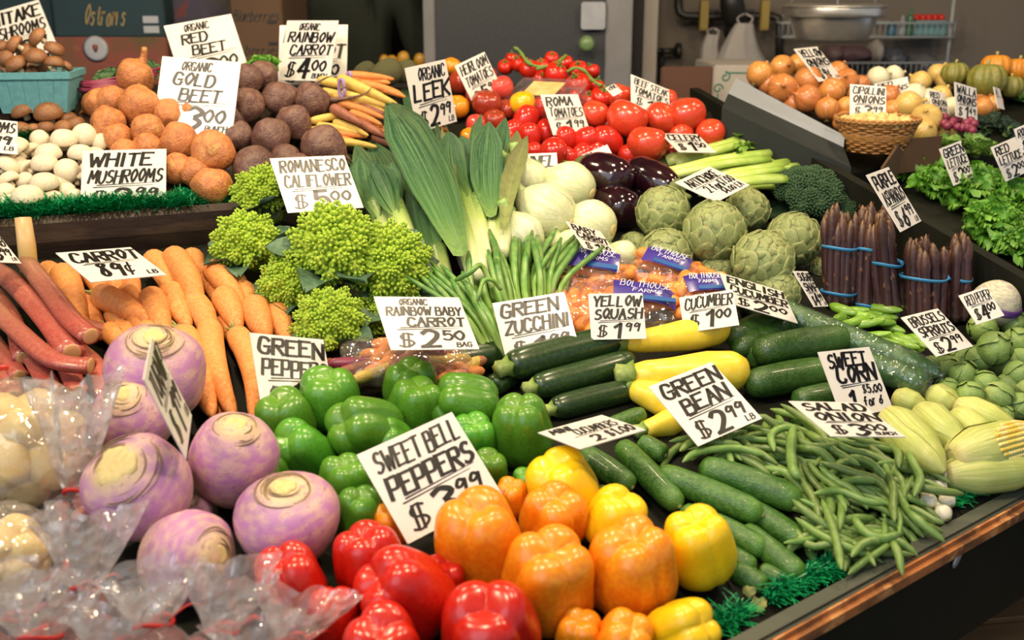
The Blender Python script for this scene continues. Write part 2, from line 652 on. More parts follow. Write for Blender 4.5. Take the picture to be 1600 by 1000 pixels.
def grass_mat(name, pix, s, h, count, length, label):
    """plastic grass: crimped emerald blades standing on a strip between photo points"""
    v, f, t = [], [], []
    A_, B_, C_, D_ = [at(x, y, h, s) for x, y in pix]
    for i in range(count):
        a, b = random.random(), random.random()
        p = (A_.lerp(B_, a)).lerp(D_.lerp(C_, a), b)
        d = Vector((random.gauss(0, .55), random.gauss(-.25, .55), 1)).normalized()
        w = Vector((d.y, -d.x, 0)).normalized() * random.uniform(.0012, .0022)
        L_ = length * random.uniform(.6, 1.25)
        bend = Vector((random.gauss(0, .3), random.gauss(-.2, .3), -.25)) * L_
        o = len(v)
        for k in range(4):
            u = k / 3
            c = p + d * (L_ * u) + bend * u * u
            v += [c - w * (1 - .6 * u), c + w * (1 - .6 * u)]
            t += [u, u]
        f += [(o, o + 1, o + 3, o + 2), (o + 2, o + 3, o + 5, o + 4), (o + 4, o + 5, o + 7, o + 6)]
    g = obj(name, (v, f, t), M_grassmat)
    g['kind'] = 'stuff'
    g['label'] = label
    g['category'] = 'plastic grass'
    return g
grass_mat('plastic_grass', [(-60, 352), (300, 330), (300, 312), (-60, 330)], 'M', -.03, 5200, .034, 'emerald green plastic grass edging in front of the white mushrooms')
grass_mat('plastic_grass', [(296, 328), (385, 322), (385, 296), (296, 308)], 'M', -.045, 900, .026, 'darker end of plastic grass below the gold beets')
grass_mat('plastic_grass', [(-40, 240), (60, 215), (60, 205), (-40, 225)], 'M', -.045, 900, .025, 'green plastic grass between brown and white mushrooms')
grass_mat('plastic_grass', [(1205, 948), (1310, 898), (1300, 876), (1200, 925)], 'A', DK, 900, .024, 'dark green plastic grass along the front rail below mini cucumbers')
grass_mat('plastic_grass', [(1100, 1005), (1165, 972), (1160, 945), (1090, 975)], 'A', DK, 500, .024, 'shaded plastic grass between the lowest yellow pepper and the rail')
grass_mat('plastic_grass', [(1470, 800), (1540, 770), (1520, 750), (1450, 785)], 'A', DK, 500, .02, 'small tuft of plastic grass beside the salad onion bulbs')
# ------------------------------------------------------------------ produce builders
def spot(x, y, w, base=DK, s='A', k=1.0, lift=0.0):
    """centre and radius (m) of a thing w photo pixels wide that rests on a surface"""
    P = at(x, y, base + .03, s)
    r = .03
    for _ in range(4):
        r = w / 2 * m_px(P)
        P = at(x, y, base + r * k + lift, s)
    return P, r

UP = Vector((0, 0, 1)); TOCAM = Vector((0, -1, 0)); RIGHT = Vector((1, 0, 0))
def rv(a=1.0): return Vector((random.gauss(0, a), random.gauss(0, a), random.gauss(0, a)))
def view_axis(lean_x, toward, up):
    return Vector((lean_x, -toward, up)).normalized()

def setc(o, m, k=1.0):
    a = o.data.attributes.new('c', 'FLOAT', 'POINT')
    a.data.foreach_set('value', [(q % m) / m * k for q in range(len(o.data.vertices))])

# ---- bell pepper
def pepper_geo(lobes, seed, tall):
    rnd = random.Random(seed)
    ph = [rnd.uniform(-.16, .16) for _ in range(lobes)]
    am = [rnd.uniform(.9, 1.08) for _ in range(lobes)]
    rot = rnd.uniform(0, 6.28)
    kinkx, kinky = rnd.uniform(-.10, .10), rnd.uniform(-.10, .10)
    def lob(th):
        u = ((th + rot) / (2 * PI) * lobes) % lobes
        i = int(u)
        fr = u - i
        w = abs(math.sin(PI * fr))
        return w ** .62, am[i] * (.5 + .5 * math.cos(2 * PI * (fr - .5))) + (am[i] + am[i - 1]) / 2 * (.5 - .5 * math.cos(2 * PI * (fr - .5)))
    def mod(th, s):
        w, a = lob(th)
        # creases: deepest at the blossom end (s small) and shoulder
        dp = interp([(0, .34), (.2, .32), (.36, .18), (.6, .13), (.85, .16), (1, .25)], s) * 1.25
        return (1 - dp * (1 - w)) * (.94 + .06 * a * 1.0)
    def zm(th, s):
        w, a = lob(th)
        return (1 - w) * interp([(0, .0), (.13, .14), (.25, .10), (.4, 0), (.85, 0), (.93, -.05), (1, 0)], s) * tall
    p = [(0.01, .17), (.20, .08), (.40, .02), (.60, .05), (.80, .22), (.90, .5), (.96, .85), (1.0, 1.2), (.96, 1.5), (.80, 1.73), (.5, 1.80), (.22, 1.72), (.02, 1.60)]
    p = [(r, (z - .9) * tall) for r, z in p]
    v, f, t = lathe(p, 56, 30, mod, zm)
    for q in v:
        u = (q.z + .9) / 1.8
        q.x += kinkx * u * u
        q.y += kinky * u * u
        q += noise.noise_vector(q * 1.1 + Vector((seed, 0, 0))) * .06
    return v, f, t

PEPCOL = {
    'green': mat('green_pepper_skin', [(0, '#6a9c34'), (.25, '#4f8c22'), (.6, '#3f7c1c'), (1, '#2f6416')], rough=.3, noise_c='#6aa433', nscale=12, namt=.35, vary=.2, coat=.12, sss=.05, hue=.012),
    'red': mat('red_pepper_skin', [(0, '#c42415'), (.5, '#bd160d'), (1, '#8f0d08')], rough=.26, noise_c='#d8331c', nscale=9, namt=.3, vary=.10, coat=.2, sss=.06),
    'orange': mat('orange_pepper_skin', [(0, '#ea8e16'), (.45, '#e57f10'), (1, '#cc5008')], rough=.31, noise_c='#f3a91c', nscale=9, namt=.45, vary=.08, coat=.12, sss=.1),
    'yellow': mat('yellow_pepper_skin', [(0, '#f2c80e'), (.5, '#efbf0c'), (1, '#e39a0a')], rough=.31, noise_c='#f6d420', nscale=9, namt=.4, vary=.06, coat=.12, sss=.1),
}
M_pepstem = mat('pepper_stem', '#5d7f33', rough=.6, noise_c='#7e9a4b', nscale=60, vary=.1)
_ps = [100]
def pepper(colr, x, y, w, axis=(0, .3, 1), spin=None, tall=1.0, lift=0.0, lobes=None, stem=False):
    _ps[0] += 1
    P, r = spot(x, y, w, lift=lift, k=.95)
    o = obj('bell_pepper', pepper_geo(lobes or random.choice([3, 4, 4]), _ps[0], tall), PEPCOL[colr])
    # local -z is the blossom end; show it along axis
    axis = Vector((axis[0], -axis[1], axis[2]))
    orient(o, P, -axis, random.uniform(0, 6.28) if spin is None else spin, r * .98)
    st = obj('stem', sweep(cat([(0, 0, 1.42 * .5 * tall), (0.03, 0, .86 * tall), (.12, .05, 1.08 * tall)], 6), [.26, .13, .1, .1, .11, .13], 8), M_pepstem, o)
    where = {'green': 'beside the GREEN PEPPERS card', 'red': 'in the near red heap', 'orange': 'in the near orange heap', 'yellow': 'beside the mini cucumbers'}[colr]
    return reg('bell peppers ' + colr, o, x, y, 'glossy %s bell pepper' % colr, 'bell pepper', where, '%s bell peppers in the heap' % colr)

# ---- tapered roots and long fruit between two photo points
def span(x0, y0, x1, y1, w, base=DK, s='A', lift0=0.0, lift1=0.0):
    P = at((x0 + x1) / 2, (y0 + y1) / 2, base + .03, s)
    r = w / 2 * m_px(P)
    a = at(x0, y0, base + r + lift0, s)
    b = at(x1, y1, base + r + lift1, s)
    return a, b, r

def long_thing(name, a, b, r, prof, material, seg=14, n=18, bend=0.0, sag=0.0, mod=None, parent=None, wob=0.0, flat=1.0):
    """tube from a to b with radius profile prof, object origin at the middle"""
    mid = (a + b) / 2
    d = b - a
    side = d.cross(UP).normalized() if d.cross(UP).length > 1e-6 else RIGHT
    ctr = [a - mid, (a * 2 + b) / 3 - mid, (a + b * 2) / 3 - mid, b - mid]
    L = d.length
    for i in (1, 2):
        ctr[i] += side * bend * L + UP * sag * L
        if wob:
            ctr[i] += rv(wob * L)
    path = cat(ctr, n)
    # cluster samples toward the ends for rounded tips
    us = [0.5 - 0.5 * math.cos(PI * i / (n - 1)) for i in range(n)]
    path = [cat_at(ctr, u) for u in us]
    rad = [r * interp(prof, u) for u in us]
    v, f, t = sweep(path, rad, seg, mod, flat)
    t = [us[int(round(q * (n - 1)))] for q in t]
    o = obj(name, (v, f, t), material, parent)
    if parent is None:
        o.location = mid
    return o, path, mid

def cat_at(P, u):
    m = len(P) - 1
    u = u * m
    k = min(int(u), m - 1)
    u -= k
    p1, p2 = P[k], P[k + 1]
    p0 = P[k - 1] if k > 0 else p1 * 2 - p2
    p3 = P[k + 2] if k + 2 <= m else p2 * 2 - p1
    return 0.5 * (2 * p1 + (p2 - p0) * u + (2 * p0 - 5 * p1 + 4 * p2 - p3) * u * u + (3 * p1 - p0 - 3 * p2 + p3) * u ** 3)

CARROT_PROF = [(0, .25), (.02, .6), (.06, .9), (.14, 1.0), (.4, .92), (.7, .72), (.92, .45), (.98, .25), (1, .06)]
M_carrot = mat('carrot_skin', [(0, '#dc8e48'), (.5, '#e09048'), (1, '#d57f38')], rough=.5, noise_c='#eaa868', nscale=25, namt=.6, vary=.07, bump=.5, bscale=70, c3='#b8662a', c3scale=90, c3lo=.66, c3hi=.74)
M_stubble = mat('carrot_crown_stubble', [(0, '#6f7f38'), (1, '#a8a063')], rough=.7, vary=.15)
def ringmod(seed, amp=.03):
    rr = random.Random(seed)
    rings = [rr.uniform(.02, .9) for _ in range(9)]
    def mod(th, u):
        m = 1 + .02 * math.sin(2 * th + seed) + .015 * math.sin(3 * th + 5 * u)
        for q in rings:
            d = (u - q) / .012
            if abs(d) < 3:
                m -= amp * math.exp(-d * d) * (.6 + .4 * math.sin(th + q * 30))
        return m
    return mod
_cs = [0]
def carrot(x0, y0, x1, y1, w, lift=0.0, lift1=None, tuft=False, material=None, name='carrot', key='orange carrots', desc='loose orange carrot', where='near the 89 cent CARROT card', s='A', base=DK, bend=None, prof=None, cat_='carrot'):
    _cs[0] += 1
    a, b, r = span(x0, y0, x1, y1, w, base, s, lift, lift if lift1 is None else lift1)
    o, path, mid = long_thing(name, a, b, r, prof or CARROT_PROF, material or M_carrot, 14, 26, random.uniform(-.05, .05) if bend is None else bend, .02, ringmod(_cs[0]))
    if tuft:
        d = (path[0] - path[3]).normalized()
        gs = []
        for i in range(7):
            e = (d + rv(.35)).normalized() * r * random.uniform(.7, 1.3)
            gs.append(sweep([path[0], path[0] + e * .6, path[0] + e], [r * .16, r * .13, r * .06], 5))
        obj('crown_tuft', merge(*gs), M_stubble, o)
    return reg(key, o, (x0 + x1) / 2, (y0 + y1) / 2, desc, cat_, where)

# ---- zucchini, cucumbers, squash
M_zuke = mat('zucchini_skin', '#20351a', rough=.3, noise_c='#33501f', nscale=40, namt=.6, vary=.15, coat=.2, c3='#5d7a3a', c3scale=160, c3lo=.62, c3hi=.72, stretch=(1, 1, 1))
M_cuke = mat('cucumber_skin', [(0, '#2a4a18'), (.5, '#2c4a1c'), (1, '#3f6622')], rough=.33, noise_c='#44662a', nscale=22, namt=.5, vary=.15, bump=.35, bscale=60, coat=.15)
M_minicuke = mat('mini_cucumber_skin', [(0, '#41701f'), (.3, '#35611f'), (.8, '#2f5c1c'), (1, '#5d8a34')], rough=.35, noise_c='#5a8535', nscale=28, namt=.55, vary=.15, bump=.4, bscale=70, coat=.15)
M_ysq = mat('yellow_squash_skin', [(0, '#e7c52e'), (.5, '#efd33c'), (1, '#ecc92a')], rough=.36, noise_c='#f6e163', nscale=14, namt=.4, vary=.05, coat=.1)
M_vegstem = mat('squash_stem', [(0, '#6d8b35'), (1, '#a9b768')], rough=.6, noise_c='#55752a', nscale=90, vary=.1)
ZUKE = [(0, .35), (.015, .62), (.05, .85), (.15, .97), (.5, 1), (.85, .95), (.95, .78), (.985, .5), (1, .1)]
SQUASH = [(0, .25), (.03, .5), (.12, .68), (.35, .8), (.65, 1.0), (.88, .95), (.97, .6), (1, .1)]
CUKE = [(0, .15), (.02, .5), (.06, .8), (.16, .97), (.5, 1), (.84, .97), (.94, .8), (.98, .5), (1, .12)]
def gourd(x0, y0, x1, y1, w, kind, lift=0.0, stem=True, bend=None, lift1=None):
    a, b, r = span(x0, y0, x1, y1, w, DK, 'A', lift, lift if lift1 is None else lift1)
    mt, pf, nm, desc, where = {
        'z': (M_zuke, ZUKE, 'zucchini', 'dark green zucchini', 'below the GREEN ZUCCHINI card'),
        's': (M_ysq, SQUASH, 'yellow_squash', 'smooth yellow squash', 'below the YELLOW SQUASH card'),
        'c': (M_cuke, CUKE, 'cucumber', 'thick dark cucumber', 'right of the yellow squash'),
        'm': (M_minicuke, CUKE, 'mini_cucumber', 'small green mini cucumber', 'left of the bean pile')}[kind]
    ribs = (lambda th, u: 1 + .02 * math.cos(6 * th)) if kind == 'z' else (lambda th, u: 1 + .012 * math.sin(5 * th + 9 * u) + .012 * math.sin(14 * u + 2 * th))
    o, path, mid = long_thing(nm, a, b, r, pf, mt, 18, 26, random.uniform(-.04, .04) if bend is None else bend, 0, ribs)
    if stem and kind in 'zs':
        d = (path[0] - path[4]).normalized()
        q = path[1] - d * r * .1
        st = obj('stem', sweep([q, q + d * r * .35, q + d * r * .8], [r * .62, r * .42, r * .46], 10, lambda th, u: 1 + .16 * math.cos(5 * th)), M_vegstem, o)
    else:
        d = (path[0] - path[4]).normalized()
        obj('blossom_scar', xform(lathe([(0.0, 0), (r * .2, 0), (r * .16, r * .1), (0, r * .1)], 8, 5), Matrix.Translation(path[-1] - (path[-1] - path[-4]).normalized() * r * .03) @ Vector((0, 0, 1)).rotation_difference(-d).to_matrix().to_4x4()), M_stubble, o)
    return reg(nm, o, (x0 + x1) / 2, (y0 + y1) / 2, desc, nm.replace('_', ' '), where)

# ---- round things
M_tom = mat('tomato_skin', [(0, '#cc4024'), (.6, '#c93a20'), (1, '#d2552c')], rough=.25, noise_c='#d8572f', nscale=16, namt=.5, vary=.1, coat=.4, sss=.06)
M_vtom = mat('vine_tomato_skin', '#c01f12', rough=.2, noise_c='#cf3a1e', nscale=20, namt=.4, vary=.1, coat=.15)
M_roma = mat('roma_tomato_skin', [(0, '#bd1d16'), (1, '#c42a1c')], rough=.18, noise_c='#cc3a2a', nscale=20, namt=.4, vary=.1, coat=.15)
M_heir = mat('heirloom_skin', [(0, '#8a2a1a'), (.6, '#93301c'), (1, '#6d3a1c')], rough=.22, noise_c='#b0432a', nscale=14, vary=.15, coat=.15)
M_pink = mat('pink_tomato_skin', '#c44038', rough=.25, noise_c='#d0584a', nscale=18, vary=.1, coat=.15)
M_ytom = mat('yellow_tomato_skin', '#f0b41a', rough=.25, noise_c='#eb9a16', nscale=14, vary=.05, coat=.4)
M_otom = mat('orange_tomato_skin', '#e58a1a', rough=.25, noise_c='#ea9d2a', nscale=14, vary=.05, coat=.4)
M_calyx = mat('tomato_vine', '#5f7d33', rough=.6, noise_c='#7c9448', nscale=40, vary=.1)
def ball(name, x, y, w, prof, material, lob=0, depthl=.05, s='A', base=DK, lift=0.0, axis=(0, 0, 1), seg=28, n=18, wob=.03, k=.95, sc=None):
    P, r = spot(x, y, w, base, s, k, lift)
    sd = random.uniform(0, 100)
    md = (lambda th, u: 1 - depthl * (1 - abs(math.cos(lob * th / 2 + sd))) * (1.0 if u > .4 else .6)) if lob else None
    v, f, t = lathe(prof, seg, n, md)
    for q in v:
        q += noise.noise_vector(q * 1.2 + Vector((sd, 0, 0))) * wob
    o = obj(name, (v, f, t), material)
    orient(o, P, axis, random.uniform(0, 6.28), (r, r, r) if sc is None else Vector(sc) * r)
    return o
TOM = [(.01, -.80), (.45, -.76), (.85, -.42), (1, 0), (.93, .42), (.66, .72), (.34, .80), (.14, .74), (.01, .66)]
SPH = [(.01, -.97), (.42, -.9), (.82, -.55), (1, 0), (.82, .55), (.42, .9), (.01, .97)]
ROMA = [(.01, -1.28), (.35, -1.2), (.78, -.8), (.98, -.1), (.95, .5), (.7, 1.0), (.3, 1.22), (.01, 1.18)]
def calyx(o, r=.5, z=.74):
    gs = []
    for i in range(6):
        a = i * PI / 3 + random.uniform(-.2, .2)
        d = Vector((math.cos(a), math.sin(a), 0))
        gs.append(sweep([Vector((0, 0, z)), d * r * .4 + UP * (z + .12), d * r + UP * (z + random.uniform(0, .18))], [.1, .08, .02], 5, flat=.5))
    gs.append(sweep([Vector((0, 0, z)), Vector((.03, 0, z + .3)), Vector((.15, .05, z + .5))], [.09, .07, .08], 6))
    return obj('calyx', merge(*gs), M_calyx, o)
def tomato(x, y, w, kind, lift=0.0, axis=None, tall=None, cx=False):
    ax = axis or (random.uniform(-.5, .5), random.uniform(-.6, .1), 1)
    if kind == 'b':
        o = ball('beefsteak_tomato', x, y, w, TOM, M_tom, 6, .05, 'T', DK, lift, ax)
        return reg('beefsteak tomatoes', o, x, y, 'large beefsteak tomato', 'tomato', 'near the BEEF STEAK card')
    if kind == 'v':
        o = ball('vine_tomato', x, y, w, TOM, M_vtom, 5, .04, 'T', DK, lift, ax)
        calyx(o)
        return reg('vine tomatoes', o, x, y, 'red vine tomato', 'tomato', 'behind the ROMA card')
    if kind == 'r':
        o = ball('roma_tomato', x, y, w, ROMA, M_roma, 0, 0, 'T', DK, lift, axis or (random.uniform(-1, 1), random.uniform(-.8, .3), random.uniform(.3, 1)))
        return reg('roma tomatoes', o, x, y, 'oval red roma tomato', 'tomato', 'around the ROMA card')
    mt, ds = {'h': (M_heir, 'dark red heirloom tomato'), 'p': (M_pink, 'pinkish heirloom tomato'), 'y': (M_ytom, 'bright yellow heirloom tomato'), 'o': (M_otom, 'orange heirloom tomato')}[kind]
    o = ball('heirloom_tomato', x, y, w, TOM, mt, 7, .10, 'T', DK, lift, ax)
    return reg('heirloom ' + kind, o, x, y, ds, 'tomato', 'by the HEIRLOOM card', 'heirloom tomatoes')

M_onion = mat('onion_skin', [(0, '#a2703c'), (.12, '#bb7840'), (.5, '#c9803f'), (.85, '#b86c34'), (1, '#8a5a30')], rough=.32, noise_c='#dba05c', nscale=7, namt=.6, vary=.12, stretch=(4, 4, .6), coat=.15, hue=.01, stripe='#a4622e')
M_sweeton = mat('sweet_onion_skin', [(0, '#a08040'), (.2, '#d8bc72'), (.8, '#d3b46a'), (1, '#a8823f')], rough=.35, noise_c='#c79d4f', nscale=7, namt=.6, vary=.1, stretch=(4, 4, .6), coat=.1, stripe='#b8954c')
M_whiteon = mat('white_onion_skin', [(0, '#cfc49c'), (.5, '#ddd8bb'), (1, '#b8a87a')], rough=.38, noise_c='#c9c3a0', nscale=7, vary=.08, stretch=(4, 4, .6))
ONION = [(.01, -.95), (.12, -.93), (.5, -.85), (.88, -.45), (1, .02), (.88, .48), (.5, .82), (.2, .98), (.11, 1.12), (.13, 1.25), (.01, 1.27)]
def onion(x, y, w, kind='y', lift=0.0, axis=None, s='O'):
    mt, ds, key = {'y': (M_onion, 'brown skinned yellow onion', 'yellow onions'), 's': (M_sweeton, 'pale straw coloured sweet onion', 'sweet onions'), 'w': (M_whiteon, 'white skinned onion', 'white onions')}[kind]
    o = ball('onion', x, y, w, ONION, mt, 0, 0, s, -.07, lift, axis or (random.uniform(-1, 1), random.uniform(-1, .6), random.uniform(.2, 1)), 26, 22, .035)
    setc(o, 26, 2.0)
    obj('root_tuft', merge(*[sweep([Vector((0, 0, -.9)), Vector((random.uniform(-.1, .1), random.uniform(-.1, .1), -1.0)), Vector((random.uniform(-.2, .2), random.uniform(-.2, .2), -1.08))], [.03, .02, .01], 4) for _ in range(8)]), M_stubble, o)
    return reg(key, o, x, y, ds, 'onion', 'in the onion bay')

# ---- beets and rutabagas
M_gold = mat('gold_beet_skin', [(0, '#bd7a44'), (.6, '#c98348'), (1, '#b88c4a')], rough=.5, noise_c='#a55f3e', nscale=3.5, namt=.7, vary=.12, bump=.6, bscale=9, c3='#7d4a2c', c3scale=9, c3lo=.62, c3hi=.72)
M_red = mat('red_beet_skin', [(0, '#5f3f3a'), (.6, '#66463f'), (1, '#735546')], rough=.45, noise_c='#836452', nscale=3, namt=.7, vary=.15, bump=.6, bscale=9, c3='#3a2326', c3scale=7, c3lo=.6, c3hi=.7)
BEET = [(.01, -1.15), (.16, -1.08), (.5, -.86), (.88, -.4), (1, .05), (.9, .5), (.6, .82), (.3, .93), (.22, 1.0), (.01, 1.02)]
def beet(x, y, w, kind='g', axis=None, tail=None, lift=0.0, stub=False):
    mt = M_gold if kind == 'g' else M_red
    ax = axis or (random.uniform(-.8, .8), random.uniform(-.3, .9), random.uniform(-.2, 1))
    o = ball('gold_beet' if kind == 'g' else 'red_beet', x, y, w, BEET, mt, 0, 0, 'M', MD, lift, ax, 30, 20, .15)
    if tail:
        n = 9
        pts = cat([(0, 0, -1.05), (.1 * tail[1], 0, -1.05 - .35 * tail[0]), (.5 * tail[1], .15, -1.05 - .8 * tail[0]), (tail[1], .1, -1.05 - tail[0])], n)
        obj('root_tail', sweep(pts, [interp([(0, .22), (.2, .11), (.6, .06), (1, .02)], i / (n - 1)) for i in range(n)], 7), mt, o)
    if stub:
        obj('stalk_stub', sweep(cat([(0, 0, .85), (.05, 0, 1.25), (.3, 0, 1.7)], 6), [.34, .25, .2, .18, .17, .14], 9), M_gold, o)
    return reg('beets ' + kind, o, x, y, 'orange brown gold beet' if kind == 'g' else 'dusty purple red beet', 'beet', 'below the GOLD BEET card' if kind == 'g' else 'left of the rainbow carrots', 'gold beets' if kind == 'g' else 'red beets')

M_ruta = mat('rutabaga_skin', [(0, '#dcc694'), (.26, '#dcbf92'), (.40, '#c493b0'), (.60, '#b878b0'), (.72, '#b487a6'), (.80, '#cbb08e'), (1, '#d2ba8c')], rough=.42, noise_c='#dcbb9a', nscale=3.5, namt=.6, vary=.06, stretch=(1, 1, 2.2), bump=.3, bscale=30, c3='#8c5a86', c3scale=7, c3lo=.55, c3hi=.75)
M_rutacut = mat('rutabaga_cut_top', [(0, '#d2bd7c'), (.7, '#d6c488'), (1, '#b89a5a')], rough=.6, noise_c='#bfa363', nscale=9, vary=.05)
M_rutaring = mat('rutabaga_leaf_scar', '#8a7352', rough=.6, noise_c='#5f4a44', nscale=30, vary=.05)
RUTA = [(.01, -1.02), (.2, -1.0), (.5, -.85), (.86, -.42), (1, .08), (.93, .48), (.72, .78), (.45, .93), (.30, 1.0), (.01, 1.02)]
def rutabaga(x, y, w, axis, lift=0.0, sc=None, label='', crown=1.0):
    o = ball('rutabaga', x, y, w, RUTA, M_ruta, 0, 0, 'A', DK, lift, axis, 36, 24, .07, .95, sc)
    cut = obj('cut_crown', lathe([(.01, 1.03), (.12, 1.035), (.19 * crown, 1.03), (.225 * crown, .98), (.22 * crown, .9)], 24, 8, lambda th, u: 1 + .09 * math.sin(3 * th + x) + .06 * math.sin(7 * th + y)), M_rutacut, o)
    gs = []
    for k in range(8):
        rr = .25 * crown + k * .045
        z = float(np.interp(rr, [.2, .3, .45, .72, .93], [1.01, 1.0, .945, .80, .5])) + .01
        a0 = random.uniform(0, 6.28)
        sp = random.uniform(1.2, 3.6)
        gs.append(sweep([Vector(((rr + .015 * math.sin(3 * q)) * math.cos(a0 + q), (rr + .015 * math.sin(3 * q)) * math.sin(a0 + q), z - .01 * random.random())) for q in np.linspace(0, sp, 16)], [.006 + .012 * math.sin(PI * i / 15) for i in range(16)], 5))
    obj('leaf_scars', merge(*gs), M_rutaring, o)
    tag(o, label, 'rutabaga', 'purple topped rutabagas')
    return o

# ---- mushrooms
M_wmush = mat('white_mushroom_cap', [(0, '#c9b899'), (.3, '#d9cdb0'), (1, '#e2d8c2')], rough=.55, noise_c='#c9b48c', nscale=9, namt=.6, vary=.06, bump=.15, bscale=30)
M_bmush = mat('brown_mushroom_cap', [(0, '#a98a66'), (.3, '#94663f'), (1, '#8a5c36')], rough=.45, noise_c='#6f4526', nscale=7, namt=.6, vary=.15, bump=.2, bscale=30)
M_mstem = mat('mushroom_stem', '#d9cbab', rough=.6, noise_c='#bfa984', nscale=14, vary=.06)
MUSH = [(.22, .0), (.55, -.08), (.86, -.10), (.99, .06), (.96, .35), (.78, .66), (.45, .86), (.01, .93)]
def mushroom(x, y, w, kind='w', axis=None, lift=0.0, base=MD, s='M'):
    ax = axis or (random.uniform(-.7, .7), random.uniform(-.9, .5), random.uniform(.1, 1))
    o = ball('white_mushroom' if kind == 'w' else 'brown_mushroom', x, y, w, MUSH, M_wmush if kind == 'w' else M_bmush, 0, 0, s, base, lift, ax, 22, 14, .05, .6)
    obj('stem', lathe([(.01, -.62), (.26, -.6), (.28, -.4), (.24, -.1), (.3, .12), (.01, .14)], 12, 9), M_mstem, o)
    return reg('mushrooms ' + kind, o, x, y, 'white button mushroom' if kind == 'w' else 'brown capped mushroom', 'mushroom', 'near WHITE MUSHROOMS card' if kind == 'w' else 'by the teal basket', 'white mushrooms' if kind == 'w' else 'brown mushrooms')

# ---- fennel, eggplant
M_fennel = mat('fennel_bulb', [(0, '#d9d6a8'), (.4, '#e6e5cd'), (.75, '#dbe0b4'), (1, '#9dba66')], rough=.35, noise_c='#c5cc96', nscale=2.0, namt=.55, vary=.05, stretch=(9, 9, .25), bump=.1, bscale=20, stripe='#bccb86')
M_fstalk = mat('fennel_stalk', [(0, '#c8d39a'), (1, '#8db05a')], rough=.4, vary=.08)
M_egg = mat('eggplant_skin', [(0, '#2a0f16'), (.6, '#1c0a12'), (1, '#25101a')], rough=.12, noise_c='#34131a', nscale=6, namt=.5, vary=.1, coat=.6)
M_eggcap = mat('eggplant_cap', '#66702f', rough=.6, noise_c='#4a5527', nscale=30, vary=.1)
FEN = [(.01, -.92), (.35, -.9), (.72, -.66), (.97, -.15), (.98, .25), (.72, .75), (.46, 1.05), (.36, 1.2), (.01, 1.22)]
def fennel(x, y, w, axis, lift=0.0):
    P, r = spot(x, y, w, DK, 'A', .95, lift)
    sd = random.uniform(0, 50)
    v, f, t = lathe(FEN, 40, 22, lambda th, u: 1 + .05 * abs(math.cos(5 * th + sd)) - .10 * (1 - abs(math.cos(1.5 * th + sd)) ** .5) * (.4 + .8 * u))
    o = obj('fennel_bulb', (v, f, t), M_fennel)
    setc(o, 40, 3.0)
    fp = cat([(q_, 0, z_) for q_, z_ in FEN[1:-1]], 14)
    for k in range(4):          # overlapping sheaths
        a0 = k * 1.62 + sd
        grid = []
        for i, p in enumerate(fp):
            u = i / 13
            wd = interp([(0, .5), (.3, 1.15), (.6, .95), (1, .30)], u)
            grid.append([(p.x * (1.035 + .02 * k - .025 * abs(q)) * math.cos(a0 + q * wd), p.x * (1.035 + .02 * k - .025 * abs(q)) * math.sin(a0 + q * wd), p.z + .05 * u) for q in np.linspace(-1, 1, 11)])
        setc(obj('sheath', sheet(grid), M_fennel, o), 11, 1.2)
    orient(o, P, axis, random.uniform(0, 6), (r, r, r))
    for i in range(3):
        a = i * 2.1 + sd
        d = Vector((math.cos(a), math.sin(a), 0))
        obj('stalk', sweep(cat([d * .18 + UP * .9, d * .3 + UP * 1.3, d * .5 + UP * 1.75], 7), [.26, .25, .24, .23, .22, .22, .21], 10), M_fstalk, o)
    obj('root_plate', lathe([(.01, -.99), (.2, -.97), (.24, -.90), (.1, -.85)], 18, 6), M_rutacut, o)
    return reg('fennel', o, x, y, 'pale green white fennel bulb', 'fennel', 'between leeks and eggplants')
EGG = [(0, .2), (.03, .45), (.12, .72), (.3, .92), (.55, 1.0), (.8, .92), (.93, .68), (.985, .35), (1, .05)]
def eggplant(x0, y0, x1, y1, w, lift=0.0, label='', lift1=None):
    a, b, r = span(x0, y0, x1, y1, w, DK, 'A', lift, lift if lift1 is None else lift1)
    o, path, mid = long_thing('eggplant', a, b, r, EGG, M_egg, 26, 26)
    d = (path[0] - path[5]).normalized()
    q = path[2]
    g = lathe([(r * .62, -r * .35), (r * .6, 0), (r * .4, r * .2), (r * .16, r * .3), (r * .12, r * .8), (.0005, r * .85)], 20, 12, None, lambda th, s: -r * .22 * abs(math.sin(2.5 * th)) * max(0, .5 - s))
    obj('leafy_cap', xform(g, Matrix.Translation(q) @ UP.rotation_difference(d).to_matrix().to_4x4()), M_eggcap, o)
    tag(o, label, 'eggplant', 'glossy dark eggplants')
    return o

